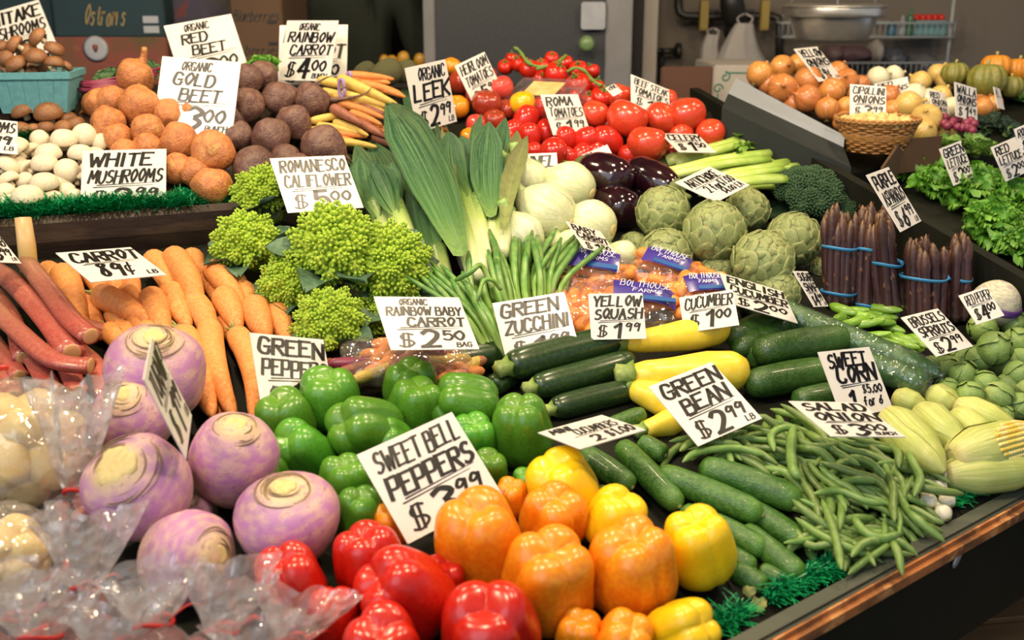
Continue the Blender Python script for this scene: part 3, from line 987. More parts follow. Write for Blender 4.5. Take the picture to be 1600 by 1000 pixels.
# ---- artichoke with separate bracts
M_arti = mat('artichoke_bract', [(0, '#6f7a4a'), (.55, '#8d9a60'), (.92, '#98a068'), (1, '#7d6a48')], rough=.5, noise_c='#7a874f', nscale=14, namt=.6, vary=.12, bump=.2, bscale=30, c3='#77603f', c3scale=24, c3lo=.62, c3hi=.75)
M_articore = mat('artichoke_core', '#5a6238', rough=.7, vary=.05)
def bract_geo():
    grid = []
    for i in range(6):
        u = i / 5
        w = interp([(0, .55), (.35, .72), (.65, .62), (.9, .25), (1, .05)], u) * .62
        row = []
        for j in range(5):
            q = j / 2 - 1
            row.append((q * w, -.10 * q * q * w - .16 * u * u + .02, u * .78))
        grid.append(row)
    front = sheet(grid)
    back = sheet([[(p[0], p[1] - .045, p[2]) for p in row][::-1] for row in grid])
    g = merge(front, back)
    # stitch the rim for thickness
    n, m = 6, 5
    off = n * m
    def F(i, j): return i * m + j
    def B(i, j): return off + i * m + (m - 1 - j)
    ff = []
    for i in range(n - 1):
        ff += [(F(i, 0), F(i + 1, 0), B(i + 1, 0), B(i, 0)), (F(i + 1, m - 1), F(i, m - 1), B(i, m - 1), B(i + 1, m - 1))]
    for j in range(m - 1):
        ff += [(F(n - 1, j), F(n - 1, j + 1), B(n - 1, j + 1), B(n - 1, j))]
    return g[0], list(g[1]) + ff, g[2]
_br = None
def artichoke(x, y, w, axis, lift=0.0, n=62):
    global _br
    P, r = spot(x, y, w, DK, 'A', .95, lift)
    core = obj('artichoke', lathe([(.01, -.8), (.5, -.72), (.84, -.3), (.88, .1), (.7, .5), (.4, .74), (.01, .82)], 20, 12), M_articore)
    orient(core, P, axis, random.uniform(0, 6), r)
    for i in range(n):
        # rows from the base upward, overlapping like shingles
        s = (i + .5) / n
        lat = -1.15 + 2.55 * s                 # latitude of the bract base
        az = i * 2.39996
        rr = .90
        c = Vector((rr * math.cos(lat) * math.cos(az), rr * math.cos(lat) * math.sin(az), rr * .95 * math.sin(lat)))
        outn = c.normalized()
        tup = Vector((-math.sin(lat) * math.cos(az), -math.sin(lat) * math.sin(az), math.cos(lat)))
        side = outn.cross(tup) * -1
        M = Matrix((( side.x, outn.x, tup.x, c.x), (side.y, outn.y, tup.y, c.y), (side.z, outn.z, tup.z, c.z), (0, 0, 0, 1)))
        if _br is None:
            b = obj('bract', bract_geo(), M_arti, core)
            _br = b
        else:
            b = share('bract', _br, core)
        sz = interp([(0, .62), (.3, .9), (.6, .85), (1, .55)], s) * random.uniform(.92, 1.08)
        M = M @ Matrix.Rotation(random.gauss(-.15, .05), 4, 'X') @ Matrix.Rotation(random.gauss(0, .06), 4, 'Y') @ Matrix.Translation((0, random.uniform(0, .03), -.28 * sz)) @ Matrix.Diagonal((sz, sz, sz, 1))
        b.matrix_local = M
    obj('stem', sweep([Vector((0, 0, -.75)), Vector((0, 0, -1.0)), Vector((.02, 0, -1.12))], [.3, .27, .28], 12), M_articore, core)
    return reg('artichokes', core, x, y, 'round green artichoke', 'artichoke', 'below the ARTICHOKE card')

# ---- romanesco and broccoli
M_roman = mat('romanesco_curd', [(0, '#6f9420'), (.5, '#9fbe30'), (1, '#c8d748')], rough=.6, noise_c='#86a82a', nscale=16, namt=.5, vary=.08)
M_romleaf = mat('romanesco_leaf', [(0, '#b4c29a'), (.3, '#5f7d5c'), (1, '#4a6a54')], rough=.5, noise_c='#708c6c', nscale=10, namt=.5, vary=.12, trans=.1)
M_broc = mat('broccoli_curd', [(0, '#1f3a1c'), (1, '#3c5c35')], rough=.75, noise_c='#2f4e3a', nscale=18, namt=.5, vary=.1)
M_brocst = mat('broccoli_stalk', '#6f8f4d', rough=.5, noise_c='#84a062', nscale=20, vary=.1)
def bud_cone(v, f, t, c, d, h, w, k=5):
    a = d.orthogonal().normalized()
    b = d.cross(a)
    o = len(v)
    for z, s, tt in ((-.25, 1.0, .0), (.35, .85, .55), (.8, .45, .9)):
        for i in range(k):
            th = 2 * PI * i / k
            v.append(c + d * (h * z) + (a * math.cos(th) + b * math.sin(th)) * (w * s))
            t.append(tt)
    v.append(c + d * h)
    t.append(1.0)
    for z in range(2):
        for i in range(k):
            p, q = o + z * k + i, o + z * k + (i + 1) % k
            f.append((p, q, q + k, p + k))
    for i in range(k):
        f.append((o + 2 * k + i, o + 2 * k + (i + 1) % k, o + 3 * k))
def romanesco_geo(seed, nf=34, nb=30):
    rnd = random.Random(seed)
    v, f, t = [], [], []
    for i in range(nf):
        s = (i + .3) / nf
        pol = math.acos(1 - s * 1.2)
        az = i * 2.39996 + seed
        D = Vector((math.sin(pol) * math.cos(az), math.sin(pol) * math.sin(az), math.cos(pol) * 1.15)).normalized()
        C = Vector((D.x, D.y, D.z * 1.02)) * rnd.uniform(.52, .64)
        a = D.orthogonal().normalized()
        b = D.cross(a)
        big = interp([(0, .9), (.3, 1.0), (1, 1.15)], s) * rnd.uniform(.85, 1.15)
        fh, fw = .46 * big, .235 * big
        bud_cone(v, f, t, C - D * .06, D, fh * .85, fw * .9, 8)
        o0 = len(t)
        for j in range(nb):
            u = (j + .5) / nb
            th = j * 2.39996
            rr = fw * u ** .62 * 1.06
            z = fh * (.95 * (1 - u ** .9) - .02)
            p = C + D * z + (a * math.cos(th) + b * math.sin(th)) * rr
            dd = (D * 1.0 + (a * math.cos(th) + b * math.sin(th)) * (1.2 * math.sqrt(u))).normalized()
            bs = (.55 + .75 * u) * rnd.uniform(.85, 1.15)
            bud_cone(v, f, t, p, dd, .092 * bs, .060 * bs, 6)
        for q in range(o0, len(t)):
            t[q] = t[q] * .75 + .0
    return v, f, t
def leaf_geo(L, W, curl, cup, n=9, m=7, wav=.06, seed=0, thick=0.03):
    rnd = random.Random(seed)
    ph = rnd.uniform(0, 6)
    grid = []
    for i in range(n):
        u = i / (n - 1)
        w = W * interp([(0, .18), (.2, .55), (.5, 1), (.8, .85), (.95, .4), (1, .08)], u)
        ang = curl * u
        y = L * (math.sin(ang) / curl if abs(curl) > .01 else u)
        z = L * ((1 - math.cos(ang)) / curl if abs(curl) > .01 else 0)
        row = []
        for j in range(m):
            q = 2 * j / (m - 1) - 1
            ww = wav * W * abs(q) * math.sin(u * 11 + q * 3 + ph)
            row.append((q * w, y, z + cup * w * q * q + ww))
        grid.append(row)
    g = sheet(grid)
    n0, m0 = n, m
    back = sheet([[(p[0], p[1], p[2] - thick * W) for p in row][::-1] for row in grid])
    return merge(g, back)
def romanesco(x, y, w, axis, lift=0.0, label='', nl=6, seed=1, first=[None]):
    P, r = spot(x, y, w, DK, 'A', .8, lift)
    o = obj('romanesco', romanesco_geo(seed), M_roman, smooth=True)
    orient(o, P, axis, random.uniform(0, 6), r * .98)
    core = obj('stalk', lathe([(.01, -.75), (.28, -.72), (.36, -.3), (.72, .1), (.66, .45), (.3, .66), (.01, .7)], 18, 10), M_roman, o)
    for i in range(nl):
        l = obj('leaf', leaf_geo(1.25, .48, -.9, .4, seed=i + seed, wav=.16), M_romleaf, o)
        az = i * 2 * PI / nl + random.uniform(-.3, .3)
        l.matrix_local = Matrix.Rotation(az, 4, 'Z') @ Matrix.Translation((0, .34, -.55)) @ Matrix.Rotation(random.uniform(.6, 1.15), 4, 'X')
    tag(o, label, 'romanesco', 'romanesco heads')
    return o
def broccoli_geo(seed):
    rnd = random.Random(seed)
    v, f, t = [], [], []
    for i in range(26):
        s = (i + .5) / 26
        pol = math.acos(1 - s * .95)
        az = i * 2.39996
        D = Vector((math.sin(pol) * math.cos(az), math.sin(pol) * math.sin(az), math.cos(pol))).normalized()
        C = Vector((D.x * .78, D.y * .78, D.z * .5))
        R = rnd.uniform(.22, .30)
        a = D.orthogonal().normalized()
        b = D.cross(a)
        for j in range(70):
            u = (j + .5) / 70
            pl = math.acos(1 - u * 1.1)
            th = j * 2.39996
            d = (D * math.cos(pl) + (a * math.cos(th) + b * math.sin(th)) * math.sin(pl))
            bud_cone(v, f, t, C + d * R, d, .045, .038, 4)
        bud_cone(v, f, t, C - D * R * .2, D, R * 1.1, R * .95, 7)
    return v, f, t
def broccoli(x, y, w, axis, lift=0.0, label='', seed=3):
    P, r = spot(x, y, w, DK, 'A', .6, lift)
    o = obj('broccoli', broccoli_geo(seed), M_broc)
    orient(o, P, axis, random.uniform(0, 6), r)
    obj('stalk', lathe([(.01, -1.0), (.3, -.98), (.3, -.5), (.5, -.1), (.7, .15), (.3, .3)], 14, 8), M_brocst, o)
    tag(o, label, 'broccoli', 'broccoli heads')
    return o

# ---- leeks
M_leekw = mat('leek_shaft', [(0, '#d8d8b0'), (.3, '#d9deaa'), (.5, '#a8bf68'), (.75, '#6a9040'), (1, '#4a763a')], rough=.35, noise_c='#c2cf88', nscale=4, namt=.4, vary=.05, stretch=(30, 30, 1))
M_leekl = mat('leek_leaf', [(0, '#8aa852'), (.22, '#4f7a3a'), (.5, '#31593a'), (1, '#27493a')], rough=.36, noise_c='#48704a', nscale=5, namt=.5, vary=.15, bump=.15, bscale=40, stretch=(5, 5, 5), trans=.12, stripe='#6f9464')
M_leekold = mat('leek_outer_leaf', [(0, '#8d9a55'), (1, '#6a6b47')], rough=.5, noise_c='#56663f', nscale=8, vary=.1, trans=.1, stripe='#8a8a5a')
def leek(shaft, w, leaves, label, lift=.02, s='A'):
    """shaft: photo points base to top; leaves: (photo points from shaft top out, width px, lift)"""
    P = [at(x, y, DK + .03 + lift + .012 * i, s) for i, (x, y) in enumerate(shaft)]
    r = w / 2 * m_px(P[0])
    root = P[0].copy()
    path = [p - root for p in cat(P, 14)]
    o = obj('leek', sweep(path, [r * interp([(0, .75), (.05, .95), (.5, 1), (1, 1.08)], i / 13) for i in range(14)], 14), M_leekw)
    o.location = root
    for pts, wd, lf, old in leaves:
        Q = [at(x, y, DK + .04 + lift + lf * (.4 + .6 * i / (len(pts) - 1)), s) - root for i, (x, y) in enumerate(pts)]
        wr = wd / 2 * m_px(Q[0] + root)
        pth = cat(Q, 12)
        wds = [wr * interp([(0, .3), (.2, .7), (.4, 1), (.72, 1.0), (.88, .55), (1, .04)], i / 11) for i in range(12)]
        g = ribbon(pth, wds, (EYE - root).normalized(), .5, 7)
        g2 = ribbon([p - (EYE - root).normalized() * .0018 for p in pth], wds, (EYE - root).normalized(), .5, 7)
        lf_ = obj('leaf', merge(g, (g2[0], [tuple(reversed(q)) for q in g2[1]], g2[2])), M_leekold if old else M_leekl, o)
        ca = lf_.data.attributes.new('c', 'FLOAT', 'POINT')
        ca.data.foreach_set('value', [(q % 7) / 6 for q in range(len(lf_.data.vertices))])
    tag(o, label, 'leek', 'leeks')
    return o

# ---- generic stalk bunches
def stalk(name, pts, w, material, parent, root, seg=7, n=10, prof=None, flat=1.0, ref=None, h=.03, s='A', hs=None):
    P = [at(x, y, DK + h + (hs[i] if hs else 0), s) - root for i, (x, y) in enumerate(pts)]
    r = w / 2 * m_px(P[0] + root)
    pr = prof or [(0, 1), (.9, 1), (1, .6)]
    return obj(name, sweep(cat(P, n), [r * interp(pr, i / (n - 1)) for i in range(n)], seg, None, flat, ref), material, parent)
# ------------------------------------------------------------------ near produce
for x, y, w, ax, tl in [(452, 912, 122, (-.15, .25, 1), 1.1), (575, 872, 118, (-.2, .1, 1), 1.0), (632, 925, 150, (-.65, .55, .75), 1.12), (520, 962, 96, (.1, .3, 1), 1.0),
                        (596, 1012, 140, (.05, .4, 1), 1.0), (766, 985, 165, (-.15, .45, 1), 1.0), (690, 905, 80, (.3, .1, 1), 1.0)]:
    pepper('red', x, y, w, ax, tall=tl, lift=.012)
for x, y, w, ax, tl in [(748, 842, 150, (-.1, .35, 1), 1.15), (866, 806, 112, (.1, .4, 1), .95), (856, 902, 156, (.1, .35, 1), 1.1), (988, 886, 152, (-.05, .35, 1), 1.12),
                        (798, 776, 62, (0, .3, 1), 1.0), (612, 818, 70, (0, .2, 1), 1.0), (978, 1000, 100, (.2, .4, 1), .9), (905, 985, 80, (0, .3, 1), .9)]:
    pepper('orange', x, y, w, ax, tall=tl, lift=.012)
for x, y, w, ax, tl in [(878, 756, 120, (-.3, .3, 1), .95), (962, 808, 104, (.3, .2, 1), .95), (1092, 852, 120, (-.2, .3, 1), 1.12), (1072, 985, 108, (.5, .5, .6), 1.0)]:
    pepper('yellow', x, y, w, ax, tall=tl, lift=.01)
for x, y, w, ax, tl in [(448, 652, 100, (-.2, .3, 1), 1.0), (512, 622, 108, (.1, .3, 1), 1.0), (468, 702, 96, (-.3, .55, .7), 1.15), (568, 672, 112, (-.5, .6, .5), 1.15),
                        (650, 634, 96, (.2, .2, 1), 1.0), (642, 600, 88, (0, .3, 1), .95), (722, 632, 104, (-1, .3, .5), 1.05), (604, 690, 82, (-.4, .6, .6), 1.0),
                        (540, 752, 92, (.1, .3, 1), 1.0), (562, 800, 84, (.2, .3, 1), 1.1), (738, 684, 84, (.2, .4, 1), 1.0), (762, 730, 66, (.2, .3, 1), .9),
                        (815, 672, 104, (-.15, .3, 1), 1.25), (822, 752, 50, (0, .3, 1), .9), (420, 740, 70, (0, .3, 1), 1.0), (685, 745, 80, (0, .3, 1), 1.0)]:
    pepper('green', x, y, w, ax, tall=tl, lift=.008)

rutabaga(243, 590, 158, (.15, -.3, 1), .03, None, 'purple rutabaga lying behind the tilted turnip card')
rutabaga(212, 650, 128, (-.02, -.75, 1), .02, None, 'rutabaga with small yellow crown beside the empty plastic bag')
rutabaga(221, 765, 166, (-.25, -.8, 1), .02, None, 'large rutabaga with broad pale cut crown, nearest the plastic bags', 1.75)
rutabaga(365, 722, 140, (.2, -.3, 1), .015, (1, 1, 1.1), 'tall rutabaga left of the green peppers')
rutabaga(450, 815, 164, (.02, -.25, 1), .0, (1, 1, .85), 'rutabaga touching the red bell peppers')
rutabaga(288, 872, 150, (1, -.5, .35), -.01, None, 'yellowish rutabaga lying on its side above the bag tops')
rutabaga(298, 806, 70, (0, -.2, 1), -.01, None, 'small rutabaga half hidden between the two largest')

# gourds
for a in [(792, 574, 972, 528, 54, .012), (832, 606, 990, 562, 46, .0), (862, 640, 990, 608, 42, -.005), (690, 566, 800, 548, 46, .0), (768, 606, 812, 578, 38, -.005), (700, 590, 745, 590, 30, -.005)]:
    gourd(*a[:5], 'z', a[5], bend=random.uniform(-.05, .03))
for a in [(972, 536, 1138, 512, 52, .012), (985, 586, 1168, 578, 68, .002), (986, 606, 1062, 632, 56, -.005), (1004, 672, 1062, 655, 44, -.01), (876, 520, 960, 512, 30, -.01)]:
    gourd(*a[:5], 's', a[5], bend=.03)
for a in [(1138, 528, 1205, 500, 42, .01), (1150, 548, 1262, 496, 44, .0), (1180, 552, 1326, 528, 52, .015), (1166, 602, 1300, 578, 52, .0), (1240, 628, 1330, 612, 44, -.005), (1238, 660, 1300, 646, 42, -.01), (1170, 560, 1215, 545, 40, -.005)]:
    gourd(*a[:5], 'c', a[5])
for a in [(908, 706, 988, 762, 40, .0), (968, 694, 1062, 792, 42, .004), (1028, 738, 1192, 806, 46, .01), (1092, 728, 1252, 786, 48, .016), (1062, 798, 1198, 862, 42, .0),
          (1150, 784, 1256, 850, 42, .0), (1160, 826, 1254, 900, 42, -.004), (1146, 890, 1196, 918, 38, -.008), (1186, 890, 1236, 912, 34, -.012), (952, 666, 1006, 646, 30, .0), (1110, 850, 1180, 890, 38, -.006), (1190, 862, 1236, 884, 34, -.012), (930, 770, 980, 786, 34, -.01), (1000, 690, 1040, 712, 34, 0)]:
    gourd(*a[:5], 'm', a[5])

# wrapped English cucumbers
M_eng = mat('english_cucumber_skin', '#2f5524', rough=.3, noise_c='#4d7838', nscale=18, vary=.1, bump=.4, bscale=40)
M_wrap = plastic_film('shrink_wrap', (.95, 1, .95, 1), .05, .5, 90, .06)
for x0, y0, x1, y1, w, lf, lab in [(1178, 466, 1468, 586, 40, .02, 'long wrapped English cucumber under the ENGLISH CUCUMBER card'), (1350, 566, 1448, 602, 46, .012, 'shrink wrapped cucumber just right of the SWEET CORN card'), (1150, 462, 1240, 512, 36, .008, 'wrapped cucumber end behind the thick cucumbers')]:
    a, b, r = span(x0, y0, x1, y1, w, lift0=lf, lift1=lf)
    o, path, mid = long_thing('english_cucumber', a, b, r, CUKE, M_eng, 16, 24, .01)
    long_thing('shrink_wrap', a - mid, b + (b - a).normalized() * .012 - mid, r * 1.05, [(0, .3), (.03, .8), (.1, 1), (.9, 1), (.96, .8), (.985, .35), (1, .5)], M_wrap, 16, 26, .01, parent=o)[0].location = (0, 0, 0)
    tag(o, lab, 'cucumber', 'wrapped English cucumbers')

# carrots
for a in [(268, 398, 312, 496, 46, .02, 0), (236, 402, 268, 470, 40, .01, 0), (96, 424, 132, 512, 46, .01, 0), (72, 418, 112, 505, 40, .0, 0), (128, 414, 160, 470, 40, 0, 0), (152, 460, 240, 506, 44, .02, 1),
          (196, 458, 216, 520, 44, .012, 0), (236, 462, 262, 528, 46, .02, 0), (266, 452, 296, 512, 42, .018, 0), (300, 470, 328, 530, 44, .018, 0), (330, 418, 382, 490, 42, .014, 0), (352, 420, 396, 482, 38, .008, 0),
          (348, 462, 372, 516, 46, .015, 0), (396, 476, 418, 530, 48, .015, 0), (430, 484, 452, 540, 42, .01, 0), (306, 418, 336, 470, 34, .0, 0), (300, 398, 330, 450, 36, .0, 0), (418, 462, 440, 500, 36, .0, 0), (378, 450, 400, 500, 40, .004, 0),
          (284, 520, 332, 650, 52, .018, 1), (326, 506, 366, 652, 44, .022, 1), (368, 518, 396, 655, 42, .02, 1), (310, 590, 356, 672, 36, .0, 0), (398, 560, 415, 650, 40, .0, 0), (420, 560, 440, 640, 38, 0, 0), (168, 514, 204, 556, 34, .01, 1), (192, 512, 226, 556, 34, .01, 1), (224, 514, 262, 560, 42, .014, 1), (250, 530, 285, 580, 36, .0, 0),
          (160, 412, 190, 462, 38, .0, 0), (190, 418, 214, 462, 38, .0, 0), (130, 470, 160, 530, 40, .0, 0), (180, 480, 200, 530, 40, 0, 0), (350, 500, 378, 560, 40, 0, 0), (440, 520, 452, 570, 34, -.005, 0)]:
    carrot(*a[:5], lift=a[5], tuft=bool(a[6]))
carrot(556, 585, 500, 562, 26, key='lone carrot', desc='single small orange carrot', where='peeking out beside the GREEN PEPPERS card')

# rhubarb
M_rhub = mat('rhubarb_skin', [(0, '#9a7256'), (.35, '#a05848'), (.75, '#ae4a40'), (1, '#a4443a')], rough=.36, noise_c='#b87c68', nscale=5, namt=.45, vary=.15, stretch=(8, 8, 8), coat=.2)
M_rhubend = mat('rhubarb_cut_end', '#bf9a62', rough=.55, noise_c='#d99a80', nscale=30, vary=.05)
M_rhubpale = mat('rhubarb_pale_stalk', [(0, '#c9b66c'), (.5, '#b9925a'), (1, '#a8604a')], rough=.4, noise_c='#d6c98a', nscale=8, vary=.05)
RH = [([(-30, 408), (20, 440), (75, 500), (112, 552)], 40, .03), ([(-20, 470), (20, 510), (80, 560), (142, 572)], 36, .035), ([(40, 408), (75, 452), (112, 500), (142, 526)], 36, .045),
      ([(-20, 520), (10, 560), (30, 588)], 30, .0), ([(30, 520), (52, 560), (82, 612)], 32, .005), ([(80, 540), (105, 575), (122, 612)], 32, .005), ([(118, 540), (150, 570), (168, 622)], 30, .005),
      ([(120, 500), (180, 516), (246, 530)], 24, .012), ([(-20, 440), (20, 500), (36, 560)], 30, .01), ([(84, 470), (110, 520), (130, 570)], 30, .01), ([(-20, 560), (10, 590), (20, 620)], 32, -.005), ([(55, 575), (90, 600), (108, 640)], 28, -.01)]
for pts, w, h in RH:
    root = at(*pts[0], DK + .02 + h)
    P = [at(x, y, DK + .022 + h) for x, y in pts]
    r = w / 2 * m_px(P[1])
    ns = 14
    path = [p - P[0] for p in cat(P, ns)]
    o = obj('rhubarb_stalk', sweep(path, [r * (.9 + .1 * i / ns) for i in range(ns)], 16, lambda th, u: 1 + .035 * math.cos(10 * th) - (.18 if math.sin(th) > .6 else 0), .72, UP), M_rhub)
    o.location = P[0]
    d = (path[-1] - path[-3]).normalized()
    obj('cut_end', xform(lathe([(.0003, .0), (r * .66, .0), (r * .66, r * .06), (r * .5, r * .12), (.0003, r * .14)], 14, 7), Matrix.Translation(path[-1] - d * r * .05) @ UP.rotation_difference(d).to_matrix().to_4x4()), M_rhubend, o)
    reg('rhubarb stalks', o, sum(p[0] for p in pts) / len(pts), sum(p[1] for p in pts) / len(pts), 'red rhubarb stalk', 'rhubarb', 'at left, beside the carrots')
b0 = at(46, 425, DK + .05)
o = obj('rhubarb_stalk', sweep([Vector((0, 0, 0)), atd(42, 385, depth(b0)) - b0, atd(36, 340, depth(b0)) - b0], [.014, .0145, .013], 14, lambda th, u: 1 + .05 * math.cos(6 * th), .6), M_rhubpale)
o.location = b0
tag(o, 'pale straw coloured rhubarb stalk standing upright before the dark board', 'rhubarb', 'rhubarb stalks')

# green beans: a tangled pile
M_bean = mat('green_bean_skin', [(0, '#849654'), (.08, '#6a863e'), (.9, '#5f7d38'), (1, '#8c9e5c')], rough=.4, noise_c='#7c984e', nscale=20, namt=.5, vary=.22, coat=.1, hue=.012)
BEANPOLY = [(1060, 700), (1130, 672), (1240, 664), (1330, 680), (1410, 690), (1446, 740), (1446, 800), (1410, 840), (1330, 890), (1275, 858), (1262, 800), (1190, 750), (1100, 728)]
def inpoly(x, y, poly):
    c = False
    j = len(poly) - 1
    for i in range(len(poly)):
        xi, yi = poly[i]
        xj, yj = poly[j]
        if (yi > y) != (yj > y) and x < (xj - xi) * (y - yi) / (yj - yi) + xi:
            c = not c
        j = i
    return c
rnd = random.Random(21)
nb = 0
BEANPROF = [(0, .15), (.03, .45), (.1, .85), (.2, 1), (.8, 1), (.92, .75), (.98, .3), (1, .08)]
while nb < 190:
    x, y = rnd.uniform(1050, 1450), rnd.uniform(660, 895)
    if not inpoly(x, y, BEANPOLY):
        continue
    layer = nb % 4
    P = at(x, y, DK + .008 + layer * .011)
    mp = m_px(P)
    r = rnd.uniform(5.0, 7.4) * mp
    L = rnd.uniform(75, 140) * mp
    a = rnd.uniform(0, 6.28) if rnd.random() < .5 else rnd.gauss(2.3, .5)
    d = Vector((math.cos(a), math.sin(a), 0))
    nrm = Vector((.0717, -.232, 1)).normalized()
    d = (d - nrm * d.dot(nrm)).normalized()
    d = (d + nrm * rnd.gauss(0, .10)).normalized()
    sd = d.cross(nrm)
    bend = rnd.gauss(0, .17) * L
    s2 = rnd.gauss(0, .05) * L
    path = [cat_at([d * -L / 2, d * -L / 6 + sd * bend + nrm * abs(s2), d * L / 6 + sd * (bend + s2), d * L / 2], u) for u in [0, .03, .1, .2, .3, .4, .5, .6, .7, .8, .9, .97, 1]]
    us = [0, .03, .1, .2, .3, .4, .5, .6, .7, .8, .9, .97, 1]
    o = obj('green_bean', sweep(path, [r * interp(BEANPROF, u) for u in us], 8, lambda th, u: 1 + .05 * math.sin(u * 40)), M_bean)
    o.location = P
    tag(o, 'slender green bean in the tangled pile below the GREEN BEAN card', 'green bean', 'green beans in the tangled pile')
    nb += 1
for pts, w in [([(1062, 705), (1085, 690), (1130, 692), (1160, 696)], 13), ([(1240, 665), (1236, 700), (1240, 735), (1252, 748)], 16), ([(1195, 712), (1150, 700), (1092, 706), (1066, 722)], 12), ([(1284, 780), (1300, 820), (1310, 860), (1315, 890)], 13),
               ([(1270, 772), (1310, 766), (1350, 782), (1386, 788)], 12), ([(1332, 806), (1350, 830), (1378, 842), (1410, 832)], 14), ([(1418, 705), (1430, 730), (1438, 750), (1428, 775)], 14), ([(1386, 738), (1396, 762), (1395, 790), (1398, 815)], 13), ([(1420, 790), (1440, 800), (1460, 812), (1476, 818)], 10),
               ([(1330, 870), (1345, 852), (1362, 845), (1376, 846)], 14), ([(1210, 705), (1205, 680), (1225, 668), (1250, 672)], 13)]:
    P = [at(x, y, DK + .055) for x, y in pts]
    r = w / 2 * m_px(P[0])
    us = [0, .03, .1, .2, .3, .4, .5, .6, .7, .8, .9, .97, 1]
    o = obj('green_bean', sweep([cat_at([p - P[0] for p in P], u) for u in us], [r * interp(BEANPROF, u) for u in us], 8, lambda th, u: 1 + .05 * math.sin(u * 40)), M_bean)
    o.location = P[0]
    reg('top beans', o, sum(q[0] for q in pts) / 4, sum(q[1] for q in pts) / 4, 'long curved green bean on top of the pile', 'green bean', '', 'green beans on top of the pile')

# sugar snap peas
M_pea = mat('snap_pea_pod', [(0, '#6f9a2c'), (.5, '#7aa830'), (1, '#8ab442')], rough=.35, noise_c='#5f8c26', nscale=15, vary=.15, coat=.15)
rnd = random.Random(5)
PEAPOLY = [(1275, 478), (1330, 470), (1395, 480), (1440, 520), (1445, 550), (1400, 560), (1360, 530), (1300, 500)]
npea = 0
while npea < 34:
    x, y = rnd.uniform(1270, 1450), rnd.uniform(468, 562)
    if not inpoly(x, y, PEAPOLY):
        continue
    P = at(x, y, DK + .012 + (npea % 3) * .012)
    mp = m_px(P)
    r, L = rnd.uniform(6.5, 8.5) * mp, rnd.uniform(48, 66) * mp
    a = rnd.gauss(-.35, .6)
    d = Vector((math.cos(a), math.sin(a), rnd.gauss(.0, .12))).normalized()
    sd = d.cross(UP)
    us = [0, .04, .12, .25, .4, .55, .7, .85, .95, 1]
    path = [cat_at([d * -L / 2, d * -L / 6 + sd * .08 * L, d * L / 6 + sd * .08 * L, d * L / 2], u) for u in us]
    o = obj('snap_pea', sweep(path, [r * interp([(0, .1), (.05, .4), (.25, 1), (.75, 1), (.95, .45), (1, .05)], u) for u in us], 10, lambda th, u: 1 + .05 * math.sin(u * 36), .6), M_pea)
    o.location = P
    tag(o, 'plump green snap pea pod in the small pile left of the asparagus card', 'snap pea', 'snap pea pods in the pile')
    o['label'] = 'plump green snap pea pod in the pile before the asparagus bundles'
    npea += 1

# brussels sprouts
M_spr = mat('brussels_sprout_leaf', [(0, '#c9b888'), (.12, '#9aa964'), (.5, '#6f8c46'), (1, '#84a052')], rough=.45, noise_c='#8fa85c', nscale=6, namt=.6, vary=.12, bump=.3, bscale=12)
def sprout(x, y, w, axis, lift):
    P, r = spot(x, y, w, DK, 'A', .95, lift)
    core = obj('brussels_sprout', lathe([(.01, -1.05), (.25, -1.02), (.5, -.8), (.88, -.3), (.92, .2), (.6, .75), (.01, .95)], 20, 12), M_spr)
    orient(core, P, axis, random.uniform(0, 6), r)
    for i in range(5):
        az = i * 2 * PI / 5 + random.uniform(-.2, .2)
        grid = []
        for a in range(7):
            u = a / 6
            lat = -1.2 + 2.3 * u
            wd = interp([(0, .3), (.5, .72), (.85, .5), (1, .12)], u)
            row = []
            for b in range(5):
                q = b / 2 - 1
                R = 1.0 + .03 * i - .02 * abs(q) + .05 * u * u
                row.append((R * math.cos(lat) * math.cos(az + q * wd), R * math.cos(lat) * math.sin(az + q * wd), R * math.sin(lat) * 1.02))
            grid.append(row)
        obj('leaf', sheet(grid), M_spr, core)
    return reg('brussels sprouts', core, x, y, 'green brussels sprout', 'brussels sprout', 'at right below the BRUSSELS SPROUTS card')
for x, y, w, lf in [(1535, 512, 44, .02), (1585, 505, 40, .02), (1555, 545, 52, .03), (1590, 535, 44, .02), (1480, 575, 38, .0), (1505, 585, 42, .015), (1530, 560, 40, .012), (1540, 600, 42, .015), (1480, 610, 40, .0), (1515, 618, 44, .01), (1560, 620, 44, .012),
                    (1590, 585, 40, .015), (1575, 600, 36, .0), (1595, 560, 36, .01), (1592, 635, 40, .0), (1568, 650, 36, -.004), (1455, 575, 36, -.004), (1530, 645, 36, -.005), (1500, 560, 36, 0), (1570, 570, 40, 0), (1610, 610, 44, .0), (1495, 545, 34, -.005), (1500, 640, 30, -.01), (1605, 515, 40, 0)]:
    sprout(x, y, w, (random.uniform(-1, 1), random.uniform(-1, .3), random.uniform(-.3, 1)), lf)

